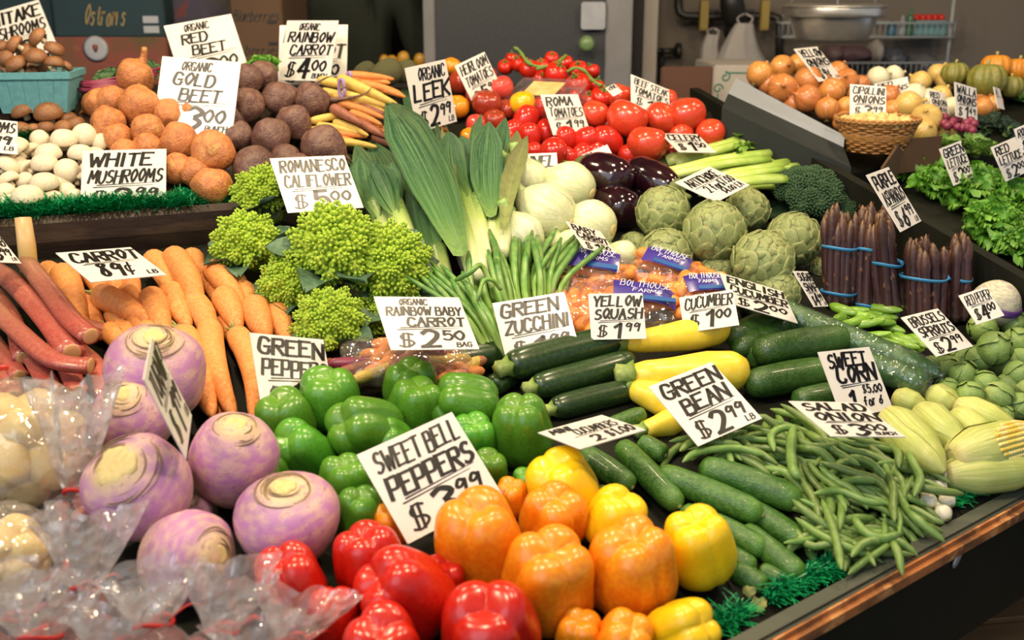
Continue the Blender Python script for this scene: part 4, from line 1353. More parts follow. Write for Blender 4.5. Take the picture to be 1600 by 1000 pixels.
# sweet corn
M_husk = mat('corn_husk', [(0, '#c9b97c'), (.15, '#c8c878'), (.6, '#b6bf5e'), (1, '#a8a258')], rough=.45, noise_c='#cfd28c', nscale=1, namt=.35, vary=.07, stretch=(14, 14, 14), bump=.0, bscale=25, trans=.05, stripe='#9cab52')
M_kern = mat('corn_kernels', '#e3c14a', rough=.3, noise_c='#efe0a0', nscale=60, namt=.7, vary=.03, coat=.2)
CORN = [(0, .35), (.02, .55), (.08, .7), (.25, 1), (.6, .95), (.85, .6), (.95, .3), (1, .08)]
def corn(x0, y0, x1, y1, w, lift, desc, kern=False):
    a, b, r = span(x0, y0, x1, y1, w, lift0=lift, lift1=lift)
    o, path, mid = long_thing('corn_ear', a, b, r, CORN, M_husk, 26, 24, .02, 0, lambda th, u: 1 + .035 * abs(math.cos(7 * th + 2 * u)) + .012 * math.cos(26 * th))
    setc(o, 26, 3.0)
    # loose outer husk leaves
    ax = (path[-1] - path[0])
    n = ax.normalized()
    us_ = [0.5 - 0.5 * math.cos(PI * i / 23) for i in range(24)]
    sx = n.orthogonal().normalized()
    sy = n.cross(sx)
    for k in range(4):
        th0 = k * 1.7 + random.random()
        grid = []
        for i in range(24):
            u = us_[i]
            c = path[i]
            R = r * interp(CORN, u) * (1.045 + .02 * k)
            wd = interp([(0, .9), (.5, .85), (.9, .4), (1, .1)], u)
            grid.append([c + (sx * math.cos(th0 + q * wd) + sy * math.sin(th0 + q * wd)) * R for q in (-1, -.66, -.33, 0, .33, .66, 1)])
        setc(obj('husk_leaf', sheet(grid), M_husk, o), 7, 1.0)
    if kern:
        gs = []
        up_ = (EYE - (a + b) / 2).normalized()
        up_ = (up_ - n * up_.dot(n)).normalized()
        sd = n.cross(up_)
        for i in range(26):
            u = .30 + .66 * i / 25
            c = a.lerp(b, u) - mid
            R = r * interp(CORN, u) * 1.08
            for j in range(11):
                th = (j - 5) * .185
                if abs(th) > .9 * math.sin(PI * (u - .28) / .72) ** .5:
                    continue
                d = up_ * math.cos(th) + sd * math.sin(th)
                gs.append(xform(lathe([(.0001, -.3), (.8, -.3), (1, .2), (.7, .75), (.001, .9)], 6, 5), Matrix.Translation(c + d * R) @ UP.rotation_difference(d).to_matrix().to_4x4() @ Matrix.Diagonal((r * .10, r * .10, r * .15, 1))))
        kk = obj('kernels', merge(*gs), M_kern, o)
        kk['kind'] = 'stuff'
    tag(o, desc, 'corn', 'ears of sweet corn')
    return o
corn(1386, 648, 1476, 738, 66, .02, 'ear of corn in pale husk nearest the SALAD ONION card')
corn(1436, 640, 1512, 706, 58, .018, 'second ear of corn from the SWEET CORN card')
corn(1488, 648, 1556, 694, 50, .01, 'short pale ear of corn between two larger ears')
corn(1492, 632, 1592, 672, 48, .015, 'ear of corn lying just below the brussels sprouts')
corn(1382, 690, 1462, 752, 46, -.005, 'ear of corn half under the SALAD ONION card')
corn(1488, 716, 1625, 678, 76, .012, 'ear of corn with husk opened over yellow kernels', True)
corn(1476, 742, 1640, 728, 64, .0, 'ear of corn lying along the front rail beside the onion bulbs')
corn(1452, 612, 1500, 640, 44, .0, 'ear of corn tip under the wrapped cucumber')
corn(1396, 618, 1450, 640, 40, -.005, 'ear of corn in shade right of the SWEET CORN card')
corn(1575, 740, 1660, 690, 40, -.01, 'corn ear with yellow kernels at the right edge', True)

# salad onions
M_sbulb = mat('salad_onion_bulb', [(0, '#8a6a48'), (.1, '#d5cdb0'), (.5, '#e2ddc8'), (1, '#c9d09a')], rough=.35, noise_c='#cfc4a2', nscale=10, vary=.05)
M_sgreen = mat('salad_onion_stalk', [(0, '#cfd6a0'), (.4, '#8fae5a'), (1, '#5d8a3e')], rough=.4, vary=.1)
for x, y, w, tx, ty, nm in [(1451, 784, 28, 1392, 702, 'leftmost white salad onion bulb beside the beans'), (1474, 802, 28, 1405, 712, 'frontmost white salad onion bulb at the front rail'), (1480, 782, 27, 1410, 700, 'right hand white salad onion bulb near the corn husk'), (1478, 742, 30, 1390, 690, 'salad onion with long pale stem ending in a root'), (1468, 762, 26, 1400, 706, 'salad onion lying behind the three round bulbs')]:
    P, r = spot(x, y, w, DK, 'A', .95, .012)
    T = at(tx, ty, DK + .02)
    ax = (T - P).normalized()
    o = obj('salad_onion', lathe([(.01, -1), (.2, -.98), (.6, -.75), (.98, -.1), (.9, .4), (.55, .9), (.36, 1.5), (.34, 1.9)], 18, 16), M_sbulb)
    orient(o, P, ax, 0, r)
    Lr = (T - P).length / r
    obj('stalk', sweep(cat([(0, 0, 1.7), (.1, 0, Lr * .5), (.3, .2, Lr)], 8), [.34, .35, .36, .36, .36, .34, .32, .28], 8), M_sgreen, o)
    obj('roots', lathe([(.001, -1.12), (.2, -1.1), (.26, -.98), (.1, -.9)], 9, 5), M_stubble, o)
    tag(o, nm, 'onion', 'salad onions')

# wilted leaf by the rail
M_wilt = mat('wilted_leaf', [(0, '#8a9450'), (1, '#6d7a3c')], rough=.6, noise_c='#7f6b3c', nscale=6, vary=0)
for i, (x, y, w, lab) in enumerate([(1196, 938, 34, 'wilted olive leaf on the rail below the mini cucumbers'), (1168, 915, 28, 'curled dark leaf under the lowest mini cucumber')]):
    P = at(x, y, DK + .012)
    o = obj('wilted_leaf', leaf_geo(1.6, .8, -1.2, .5, 9, 7, .25, i, .04), M_wilt)
    orient(o, P, (.1, -.2, 1), 2.2 + i, w / 2 * m_px(P))
    tag(o, lab, 'leaf')
# ------------------------------------------------------------------ middle and back produce
for x, y, w, lf, ax in [(28, 238, 46, .012, None), (62, 218, 30, .012, (.3, -.8, .3)), (100, 222, 42, .014, (.1, -.2, 1)), (132, 212, 38, .016, (.1, -.9, .35)), (160, 224, 32, .006, None), (76, 244, 42, .014, (0, -.2, 1)), (126, 244, 40, .01, (.1, -.1, 1)),
                    (10, 262, 40, .01, None), (46, 266, 32, .006, None), (70, 260, 42, .012, (0, -.2, 1)), (104, 268, 40, .012, (.7, -.8, .5)), (16, 284, 34, .008, None), (40, 284, 30, .004, None), (70, 290, 44, .014, (0, -.2, 1)),
                    (8, 304, 38, .004, None), (44, 312, 50, .012, (0, -.1, 1)), (82, 312, 32, .0, (0, 0, 1)), (104, 300, 30, .0, (1, -.5, .2)), (122, 282, 28, .0, None), (116, 308, 28, -.004, (0, 0, 1)), (150, 246, 34, .0, None), (90, 232, 30, .0, None), (14, 320, 36, -.004, None), (140, 268, 34, -.002, None), (50, 240, 34, .0, None), (-14, 290, 40, 0, None), (30, 262, 34, -.004, None), (95, 288, 34, -.004, None), (-10, 250, 40, .0, None)]:
    mushroom(x, y, w, 'w', ax, lf)
for x, y, w, lf in [(-2, 150, 46, .02), (38, 176, 40, .006), (77, 180, 46, .008), (106, 188, 30, .0), (72, 202, 28, .0), (100, 202, 30, .0), (34, 205, 30, -.004), (52, 204, 24, .0), (118, 196, 30, 0)]:
    mushroom(x, y, w, 'b', (random.uniform(-.4, .4), random.uniform(-.4, .1), 1), lf)
# teal pulp basket with brown mushrooms
M_teal = mat('teal_pulp_basket', '#5f9aa0', rough=.8, noise_c='#4f868d', nscale=30, namt=.5, vary=0, bump=.3, bscale=120)
bc = at(66, 172, MD + .002, 'M')
pm = m_px(bc)
bw, bh = 58 * pm, 60 * pm
root = empty('mushroom_basket', bc)
root.rotation_euler = (0, 0, math.radians(10))
def frus(w0, w1, z0, z1, th=.002):
    o_ = [(-w0, -w0, z0), (w0, -w0, z0), (w0, w0, z0), (-w0, w0, z0), (-w1, -w1, z1), (w1, -w1, z1), (w1, w1, z1), (-w1, w1, z1)]
    f_ = [(0, 1, 5, 4), (1, 2, 6, 5), (2, 3, 7, 6), (3, 0, 4, 7)]
    return o_, f_, [0] * 8
obj('base_panel', box(-bw * .8, bw * .8, -bw * .8, bw * .8, 0, .004), M_teal, root, smooth=False)
for k in range(4):
    R = Matrix.Rotation(k * PI / 2, 4, 'Z')
    for j in range(5):
        u = -1 + 2 * (j + .5) / 5
        ww = bw * .2 * .78
        pts = []
        g = [(-ww + u * bw * .8, -bw * .8, 0), (ww + u * bw * .8, -bw * .8, 0), (ww * 1.25 + u * bw, -bw, bh), (-ww * 1.25 + u * bw, -bw, bh)]
        g2 = [(a, b + .002, c) for a, b, c in g]
        obj('side_slat', xform((g + g2, [(0, 1, 2, 3), (7, 6, 5, 4), (0, 4, 5, 1), (1, 5, 6, 2), (2, 6, 7, 3), (3, 7, 4, 0)], [0] * 8), R), M_teal, root, smooth=False)
    obj('inner_panel', xform(([(-bw * .79, -bw * .79, 0), (bw * .79, -bw * .79, 0), (bw * .985, -bw * .985, bh), (-bw * .985, -bw * .985, bh)], [(0, 1, 2, 3)], [0] * 4), R), M_teal, root, smooth=False)
    obj('rim', xform(box(-bw * 1.02, bw * 1.02, -bw * 1.03, -bw * .97, bh * .84, bh * 1.02, .001), R), M_teal, root, smooth=False)
tag(root, 'teal pulp basket full of brown mushrooms', 'basket')
bd = depth(bc)
for x, y, w, dz in [(27, 72, 32, 0), (10, 92, 26, -.02), (28, 104, 36, -.03), (57, 92, 34, -.03), (62, 60, 32, .01), (84, 80, 32, .0), (85, 102, 30, -.03), (4, 74, 22, 0), (102, 106, 22, -.01), (45, 82, 30, .02), (70, 104, 30, .01), (12, 112, 30, .0), (45, 112, 32, 0), (-12, 100, 34, 0)]:
    P = atd(x, y, bd + dz + .01)
    r = w / 2 * m_px(P)
    v, f, t = lathe(MUSH, 22, 14)
    sd = random.uniform(0, 99)
    v = [q + noise.noise_vector(q * 1.2 + Vector((sd, 0, 0))) * .05 for q in v]
    o = obj('brown_mushroom', (v, f, t), M_bmush)
    orient(o, P, (random.uniform(-.7, .7), random.uniform(-.9, .2), random.uniform(.2, 1)), 0, r)
    obj('stem', lathe([(.01, -.62), (.26, -.6), (.28, -.4), (.24, -.1), (.3, .12), (.01, .14)], 12, 9), M_mstem, o)
    reg('basket mushrooms', o, x, y, 'brown mushroom', 'mushroom', 'heaped in the teal basket')

for x, y, w, lf, ax, tail, stub in [(211, 122, 58, .02, (.5, .2, 1), None, True), (152, 162, 46, .0, (1, -.1, .5), (1.0, .3), False), (174, 160, 50, .006, (.8, .3, .6), None, False), (217, 166, 62, .014, (.2, .3, 1), None, False), (168, 194, 54, .006, (.3, .6, .8), None, False),
                                (184, 216, 46, .004, (-.4, .5, .6), None, False), (230, 204, 54, .014, (.8, -.6, .1), (.7, -.4), False), (230, 232, 48, .004, None, None, False), (280, 220, 58, .012, (-.6, .4, .6), None, False), (333, 238, 68, .016, (.2, -.9, .2), (1.2, .6), False),
                                (276, 264, 50, .002, (-.3, -.6, .5), (.9, .9), False), (331, 290, 58, .0, None, None, False), (305, 270, 50, 0, None, None, False), (262, 180, 54, .006, None, None, False), (195, 240, 44, 0, None, None, False), (300, 180, 54, .0, None, None, False), (210, 260, 44, 0, None, None, False)]:
    beet(x, y, w, 'g', ax, tail, lf, stub)
for x, y, w, lf, ax, tail in [(388, 124, 48, .008, None, None), (386, 164, 56, .01, None, None), (437, 153, 54, .016, (-.9, -.3, -.3), (2.2, .4)), (488, 157, 54, .016, (-.95, -.2, .0), (2.4, -1.0)), (460, 192, 54, .006, (-.8, .2, .9), (1.0, .2)), (424, 214, 60, .008, None, None), (396, 262, 66, .004, None, None),
                              (506, 228, 68, .01, (-1, .1, .5), (.5, 0)), (372, 212, 46, .0, None, None), (412, 118, 46, 0, None, None), (448, 250, 50, -.004, None, None), (360, 185, 44, 0, None, None), (470, 265, 50, -.01, None, None)]:
    beet(x, y, w, 'r', ax, tail, lf)

# rainbow carrots bunched with purple bands
M_rc = {'y': mat('yellow_carrot_skin', '#d9b95c', rough=.5, noise_c='#c7a04a', nscale=25, vary=.1, bump=.4, bscale=70), 'o': mat('bunched_carrot_skin', '#d9853f', rough=.5, noise_c='#e39b57', nscale=25, vary=.12, bump=.4, bscale=70), 'p': mat('purple_carrot_skin', '#8d5340', rough=.5, noise_c='#a76a4a', nscale=18, vary=.15, bump=.4, bscale=70)}
M_band = mat('rubber_band_purple', '#9a7fb5', rough=.5, vary=.05)
for c, a in [('o', (540, 118, 616, 124, 15, .03)), ('o', (548, 124, 610, 130, 15, .025)), ('o', (560, 130, 628, 146, 15, .02)), ('o', (590, 138, 634, 152, 13, .02)), ('y', (496, 124, 606, 158, 17, .03)), ('y', (528, 122, 622, 164, 19, .04)), ('y', (500, 142, 596, 172, 15, .02)), ('y', (520, 150, 606, 176, 15, .02)),
             ('y', (530, 146, 618, 170, 14, .03)), ('o', (512, 156, 604, 186, 15, .015)), ('p', (518, 168, 566, 194, 18, .03)), ('p', (548, 162, 614, 184, 16, .012)), ('o', (545, 176, 598, 196, 14, .02)), ('y', (484, 190, 556, 176, 13, .015)), ('y', (494, 196, 560, 208, 13, .01)), ('y', (520, 190, 576, 212, 13, .012)), ('p', (556, 190, 604, 214, 17, .01)),
             ('o', (520, 208, 574, 214, 13, .0)), ('p', (570, 188, 606, 204, 14, .0)), ('y', (480, 205, 530, 200, 13, 0)), ('o', (500, 215, 560, 222, 14, -.004)), ('o', (580, 200, 640, 220, 14, 0)), ('o', (600, 168, 650, 190, 13, 0)), ('o', (610, 185, 660, 215, 14, 0)), ('y', (530, 222, 590, 230, 14, -.006)), ('p', (580, 214, 620, 232, 14, -.006)),
             ('o', (655, 195, 700, 205, 13, 0)), ('o', (650, 210, 700, 222, 13, 0))]:
    nm = {'y': 'yellow', 'o': 'orange', 'p': 'purplish'}[c]
    carrot(*a[:5], lift=a[5], material=M_rc[c], name='rainbow_carrot', key='rainbow carrots ' + nm, desc='thin %s rainbow carrot' % nm, where='right of the red beets', s='M', base=-.03)
for i, (x, y, sp) in enumerate([(534, 138, 14), (546, 120, 7)]):
    P = at(x, y, .03, 'M')
    r = sp * m_px(P)
    o = obj('rubber_band', sweep([Vector((math.cos(q) * r * .35, math.cos(q) * r * -.25, math.sin(q) * r)) for q in np.linspace(0, 2 * PI, 20)], [.0035] * 20, 6), M_band)
    o.location = P
    tag(o, ['lilac rubber band around the yellow rainbow carrots', 'lilac rubber band around the rear orange rainbow carrots'][i], 'rubber band')

# romanesco
romanesco(414, 310, 112, (-.3, -.1, 1), .01, 'shaded romanesco head left of its own price card', seed=1)
romanesco(526, 392, 155, (.15, -.3, 1), .05, 'tallest romanesco head with pointed top directly under its price card', seed=2)
romanesco(608, 418, 143, (.3, -.55, .8), .03, 'rightmost romanesco head touching the leeks', seed=3)
romanesco(384, 384, 119, (-.3, -.3, 1), .02, 'leftmost romanesco head above the carrots', seed=4)
romanesco(458, 446, 116, (-.1, -.4, 1), .01, 'romanesco head wrapped by a broad leaf in the centre of the heap', 7, seed=5)
romanesco(514, 506, 123, (0, -.3, 1), .005, 'frontmost romanesco head above the GREEN PEPPERS card', seed=6)
romanesco(590, 500, 101, (0, -.3, 1), -.02, 'small romanesco head in shade behind the rainbow baby carrot card', seed=7)
# leeks
leek([(745, 436), (730, 380), (712, 330)], 34, [([(722, 400), (688, 310), (646, 225), (604, 158)], 84, .06, 0), ([(716, 360), (690, 280), (664, 200), (628, 136)], 50, .03, 0), ([(714, 350), (706, 280), (690, 200)], 20, .05, 1)], 'largest leek with wide blue green leaf fanning toward the LEEK card', .05)
leek([(752, 430), (738, 350), (722, 292)], 38, [([(726, 310), (708, 262), (702, 206)], 46, .06, 0), ([(728, 308), (728, 262), (722, 212)], 40, .05, 0), ([(726, 300), (716, 250), (712, 216)], 30, .03, 0)], 'pale leek standing in the middle with short trimmed leaves', .05)
leek([(758, 404), (750, 350), (744, 310)], 26, [([(745, 320), (738, 282), (736, 256)], 26, .04, 0)], 'slim leek between the two broadest ones', .055)
leek([(772, 400), (768, 350), (766, 318)], 32, [([(768, 340), (760, 270), (764, 190)], 54, .06, 0), ([(768, 330), (776, 250), (790, 184)], 34, .05, 0), ([(766, 300), (742, 230), (752, 178)], 20, .03, 0)], 'leek with upright dark leaves behind the fennel', .045)
leek([(782, 400), (786, 360), (792, 330)], 30, [([(786, 360), (798, 280), (824, 212)], 32, .06, 1), ([(790, 340), (802, 262), (808, 204)], 30, .04, 1), ([(784, 350), (790, 280), (786, 214)], 28, .03, 0)], 'olive leaved leek nearest the fennel bulbs', .05)
leek([(648, 420), (630, 360), (614, 320)], 36, [([(618, 336), (604, 300), (592, 256)], 44, .05, 0), ([(618, 330), (612, 296), (612, 254)], 30, .05, 0), ([(616, 330), (600, 290), (580, 250)], 22, .06, 0)], 'leek with frayed cut leaf ends right of the romanesco card', .04)
leek([(616, 400), (600, 350), (586, 320)], 34, [([(590, 340), (572, 290), (562, 244)], 44, .04, 0), ([(588, 336), (576, 280), (556, 225)], 34, .03, 0)], 'dark leek leaning behind the romanesco card', .02)
leek([(664, 430), (650, 380), (640, 350)], 36, [([(644, 370), (614, 290), (578, 220)], 50, .03, 0), ([(646, 366), (624, 280), (596, 205)], 46, .02, 0), ([(650, 380), (650, 300), (640, 230)], 46, .03, 0)], 'shaded leek lying under the widest leaf', .01)
leek([(600, 340), (580, 300), (566, 270)], 28, [([(568, 280), (554, 240), (548, 198)], 32, .03, 0), ([(568, 276), (570, 240), (584, 206)], 30, .02, 1)], 'pale topped leek at the left end of the leek row', .0)
leek([(700, 464), (690, 420), (682, 390)], 32, [([(684, 410), (664, 340), (650, 280)], 50, .03, 0), ([(690, 400), (680, 340), (672, 280)], 40, .03, 0)], 'lower leek almost hidden by green onions', .02)
leek([(730, 420), (712, 350), (700, 310)], 26, [([(702, 320), (686, 250), (668, 185)], 26, .02, 1), ([(704, 320), (700, 250), (690, 180)], 20, .02, 1)], 'thin brownish leek behind the broad leaf', .01)
# green onion bunches
M_scal = mat('green_onion_stalk', [(0, '#b9cc80'), (.25, '#7fa544'), (.6, '#5b8c3a'), (1, '#4a7d3a')], rough=.35, noise_c='#8fb05a', nscale=12, vary=.15, coat=.1)
M_blueband = mat('rubber_band_blue', '#3f8fc4', rough=.45, vary=.05)
M_tealband = mat('rubber_band_teal', '#24545c', rough=.5, vary=.05)
rnd = random.Random(12)
for bi, (bx, by, tx, ty, n, lab) in enumerate([(775, 548, 688, 425, 18, 'bunch of green onions fanning left toward the romanesco'), (796, 524, 752, 388, 20, 'bunch of green onions with teal band above the zucchini card'), (830, 505, 822, 362, 16, 'bunch of upright green onions before the fennel'), (858, 495, 878, 372, 10, 'bunch of green onions bending right over the bagged carrots')]):
    root = at(bx, by, DK + .02)
    R = empty('green_onion_bunch', root)
    for i in range(n):
        a = rnd.uniform(-1, 1)
        c = rnd.uniform(-1, 1)
        x0, y0 = bx + a * 16, by + c * 8
        x1, y1 = tx + a * 34 + rnd.gauss(0, 6), ty + rnd.gauss(0, 14)
        xm, ym = (x0 + x1) / 2 + a * 2 + rnd.gauss(0, 3), (y0 + y1) / 2
        bend = rnd.gauss(0, 8) + (14 if bi == 3 else -10 if bi == 0 else 0)
        stalk('stalk', [(x0, y0), (xm - bend * .5, ym), (x1 + bend, y1)], rnd.uniform(9, 14), M_scal, R, root, 7, 10, [(0, .8), (.5, 1), (.95, .9), (1, .45)], hs=[.0, .03 + .02 * c, .06 + .02 * c])
    if bi == 1:
        stalk('stalk', [(770, 450), (752, 415), (735, 425), (712, 438)], 9, M_scal, R, root, 7, 12, hs=[.07, .10, .10, .08])
        stalk('stalk', [(782, 452), (770, 438), (755, 440), (746, 470)], 7, M_scal, R, root, 7, 12, hs=[.07, .09, .09, .07])
    cx, cy = bx * .45 + tx * .55, by * .45 + ty * .55
    P = at(cx, cy, DK + .055) - root
    r = 20 * m_px(P + root)
    obj('rubber_band', sweep([P + Vector((math.cos(q) * r, 0, math.sin(q) * r * .45)) for q in np.linspace(0, 2 * PI, 24)], [.0022] * 24, 6), M_tealband, R)
    tag(R, lab, 'green onions', 'green onion bunches')

for x, y, w, ax, lf in [(822, 286, 72, (-.6, .2, .9), .03), (892, 294, 80, (-.9, .5, .2), .03), (855, 334, 92, (-.8, .45, .3), .03), (926, 352, 78, (-.8, .5, .1), .02), (814, 372, 74, (-.5, .4, .7), .03), (898, 392, 64, (-.7, .5, .3), .01), (975, 400, 46, (-.8, .4, .3), .0), (865, 385, 60, (-.5, .5, .5), -.01), (925, 300, 56, (-.6, .6, .3), -.01)]:
    fennel(x, y, w, ax, lf)
eggplant(905, 262, 985, 288, 70, .03, 'dark eggplant with a pale scar below the tilted eggplant card', .03)
eggplant(1060, 300, 980, 262, 58, .03, 'very glossy black eggplant under the celery', .035)
eggplant(935, 308, 992, 336, 66, .0, 'reddish brown eggplant beside the leftmost artichoke', .0)
eggplant(1010, 318, 970, 312, 48, -.01, 'eggplant hidden in shade behind the leftmost artichoke', -.01)
for x, y, w, lf, ax in [(1036, 332, 92, .03, (-.3, -.4, 1)), (1116, 362, 106, .035, (-.1, -.5, 1)), (1192, 408, 106, .02, (.3, -.6, .8)), (1168, 328, 74, .02, (.2, -.3, 1)), (1240, 374, 92, .01, (.4, -.4, 1)), (1040, 398, 92, -.005, (-.3, -.6, .6)), (1120, 428, 70, -.015, (0, -.6, .7)), (1212, 458, 84, -.01, (.2, -.7, .5)), (990, 385, 50, -.01, (0, -.5, 1)), (1280, 420, 40, -.02, (0, -.5, 1))]:
    artichoke(x, y, w, ax, lf)
# celery
M_cel = mat('celery_stalk', [(0, '#c3cf7a'), (.5, '#a5c050'), (1, '#86ab3a')], rough=.35, noise_c='#bccf72', nscale=6, namt=.5, vary=.12, coat=.15)
M_celleaf = mat('celery_leaf', '#6f9a34', rough=.5, noise_c='#8fb348', nscale=20, vary=.15, trans=.15)
rnd = random.Random(3)
for bi, (bx, by, tx, ty, n, lab) in enumerate([(1056, 264, 1192, 230, 18, 'upper bunch of celery with leaves right of its price card'), (1112, 286, 1236, 268, 18, 'lower bunch of celery with cut ends toward the broccoli')]):
    root = at(bx, by, DK + .03)
    R = empty('celery_bunch', root)
    for i in range(n):
        a, c = rnd.uniform(-1, 1), rnd.uniform(0, 1)
        stalk('stalk', [(bx - 14 + rnd.uniform(-14, 14), by + a * 14), ((bx + tx) / 2, (by + ty) / 2 + a * 16 - 3), (tx + rnd.uniform(-20, 12), ty + a * 24)], rnd.uniform(16, 23), M_cel, R, root, 9, 10, [(0, 1), (.8, .8), (1, .7)], .55, hs=[c * .05, c * .06 + .02, c * .06 + .02])
    if bi == 0:
        for i in range(60):
            px, py = 1180 + rnd.gauss(0, 22), 218 + rnd.gauss(0, 9)
            P = at(px, py, .03 + rnd.uniform(0, .03)) - root
            l = obj('leaf', leaf_geo(.022, .012, -.8, .3, 5, 5, .25, i), M_celleaf, R)
            orient(l, P, rv(1) + UP, rnd.uniform(0, 6))
    P = at(bx * .35 + tx * .65, by * .35 + ty * .65, .0) - root
    r = 22 * m_px(P + root)
    obj('rubber_band', sweep([P + Vector((math.cos(q) * r * .35, math.cos(q) * r * .3, math.sin(q) * r)) for q in np.linspace(0, 2 * PI, 24)], [.002] * 24, 6), M_blueband, R)
    tag(R, lab, 'celery', 'celery bunches')
broccoli(1262, 306, 116, (.1, -.4, 1), .02, 'large dark broccoli head above the artichokes', 1)
broccoli(1338, 326, 90, (.2, -.3, 1), .01, 'broccoli head tucked behind the asparagus bundles', 2)
broccoli(1216, 336, 50, (0, -.4, 1), -.01, 'small broccoli head between artichokes and the big head', 3)
broccoli(1285, 350, 60, (0, -.4, 1), -.01, 'broccoli piece in shade left of the asparagus', 4)

# asparagus bundles standing against the divider
M_asp = mat('purple_asparagus', [(0, '#54443a'), (.25, '#44292a'), (.7, '#3a2226'), (.9, '#5a3c30'), (1, '#7d6140')], rough=.4, noise_c='#33201f', nscale=10, namt=.6, vary=.2, stretch=(3, 3, 3))
M_scale_ = mat('asparagus_scale', '#573429', rough=.5, noise_c='#8a6a4a', nscale=30, vary=.1)
rnd = random.Random(8)
def asparagus(x0, x1, yb, yt, bands, n, lab, lean=0):
    d0 = at((x0 + x1) / 2, yb, DK + .005)
    D = depth(d0)
    root = empty('asparagus_bundle', d0)
    px = D / FPX
    w = (x1 - x0) / 2 * px
    H = (yb - yt) * px / math.cos(PITCH * .7)
    xs = Vector((1, 0, 0))
    backv = Vector((0, 1, 0))
    for i in range(n):
        k = i / n
        th = i * 2.39996
        rr = math.sqrt(k) * w * .86
        bx, by = math.cos(th) * rr, math.sin(th) * rr * .8
        h = H * rnd.uniform(.86, 1.06)
        sp = rnd.uniform(5.8, 7.8) * px
        p0 = xs * bx + backv * by
        p1 = xs * (bx * 1.12 + rnd.gauss(0, .004) + lean * H) + backv * (by * 1.1 + H * .16) + UP * h
        pm_ = (p0 + p1) / 2 + rv(.002)
        N_ = 15
        path = [cat_at([p0, pm_, p1], u / (N_ - 1)) for u in range(N_)]
        s_ = obj('spear', sweep(path, [sp * interp([(0, .95), (.6, 1.0), (.72, 1.0), (.82, 1.22), (.9, 1.0), (.96, .55), (1, .08)], q / (N_ - 1)) * (1 + .05 * (q % 2)) for q in range(N_)], 9), M_asp, root)
        gs = []
        T = (p1 - p0).normalized()
        a_ = T.orthogonal().normalized()
        b_ = T.cross(a_)
        for j in range(16):
            u = rnd.uniform(.1, .66) if j < 6 else .72 + .26 * (j - 6) / 10
            az = j * 2.4 + i
            d = a_ * math.cos(az) + b_ * math.sin(az)
            c = cat_at([p0, pm_, p1], u) + d * sp * (.95 if u < .9 else .6)
            sz = sp * (.8 if j < 6 else .62)
            sd = T.cross(d)
            o_ = [c - sd * sz * .6 - d * sz * .1, c + sd * sz * .6 - d * sz * .1, c + T * sz * 1.9 - d * sz * .1, c + T * sz * .7 + d * sz * .35]
            gs.append((o_, [(0, 1, 3), (1, 2, 3), (2, 0, 3)], [0] * 4))
        obj('scale_tips', merge(*gs), M_scale_, s_)
    for yb_ in bands:
        u = (yb - yb_) / (yb - yt)
        C = backv * (H * .16 * u) + UP * (H * u) + xs * (lean * H * u)
        obj('rubber_band', sweep([C + Vector((math.cos(q) * w * 1.12, math.sin(q) * w * .98, math.sin(q * 2) * .002)) for q in np.linspace(0, 2 * PI, 28)], [.0036] * 28, 6, None, .45), M_blueband, root)
    tag(root, lab, 'asparagus', 'purple asparagus bundles')
asparagus(1286, 1334, 476, 328, (388, 456), 15, 'leftmost bundle of purple asparagus with two blue bands')
asparagus(1340, 1372, 486, 340, (392, 476), 10, 'narrow purple asparagus bundle, second from the left')
asparagus(1372, 1412, 498, 342, (414,), 12, 'purple asparagus bundle directly under the PURPLE ASPARAGUS card', -.1)
asparagus(1412, 1476, 510, 378, (434,), 16, 'widest purple asparagus bundle with one blue band, right of centre', -.05)
asparagus(1478, 1512, 500, 374, (438,), 9, 'rightmost purple asparagus bundle against the dark divider')
asparagus(1340, 1380, 440, 322, (), 9, 'rear purple asparagus bundle of which only tips show')

# tomatoes
for x, y, w, lf in [(812, 100, 28, .02), (826, 108, 32, .02), (868, 116, 40, .02), (904, 110, 32, .02), (903, 134, 42, .02), (846, 104, 26, .02), (932, 136, 28, .01), (940, 154, 40, .005), (962, 142, 24, .0), (884, 98, 24, .02), (800, 92, 22, .02), (880, 146, 30, 0), (845, 125, 30, 0), (920, 158, 34, 0), (862, 92, 24, .0), (790, 105, 26, 0), (925, 112, 26, 0)]:
    tomato(x, y, w, 'v', lf, (random.uniform(-.6, .6), random.uniform(-.8, -.1), 1))
for x, y, w, lf in [(821, 188, 40, .01), (828, 214, 36, .012), (849, 168, 36, .004), (854, 206, 34, .006), (862, 242, 46, .012), (886, 218, 36, .01), (914, 218, 38, .012), (936, 212, 28, .004), (950, 220, 42, .01), (800, 206, 32, .004), (800, 246, 34, .0), (884, 246, 34, .0), (908, 244, 34, .0), (985, 244, 30, .0), (836, 240, 30, 0), (805, 226, 30, .0), (875, 190, 32, -.004), (930, 236, 32, 0), (870, 160, 30, 0)]:
    tomato(x, y, w, 'r', lf)
for x, y, w, lf in [(929, 179, 48, .012), (979, 186, 66, .02), (967, 152, 44, .01), (1031, 186, 54, .014), (1072, 180, 62, .018), (1012, 226, 66, .008), (1110, 208, 48, .008), (1064, 210, 42, .0), (985, 242, 40, -.01), (1000, 150, 44, 0), (1050, 240, 40, -.01), (1040, 158, 40, 0), (950, 195, 40, -.01)]:
    tomato(x, y, w, 'b', lf)
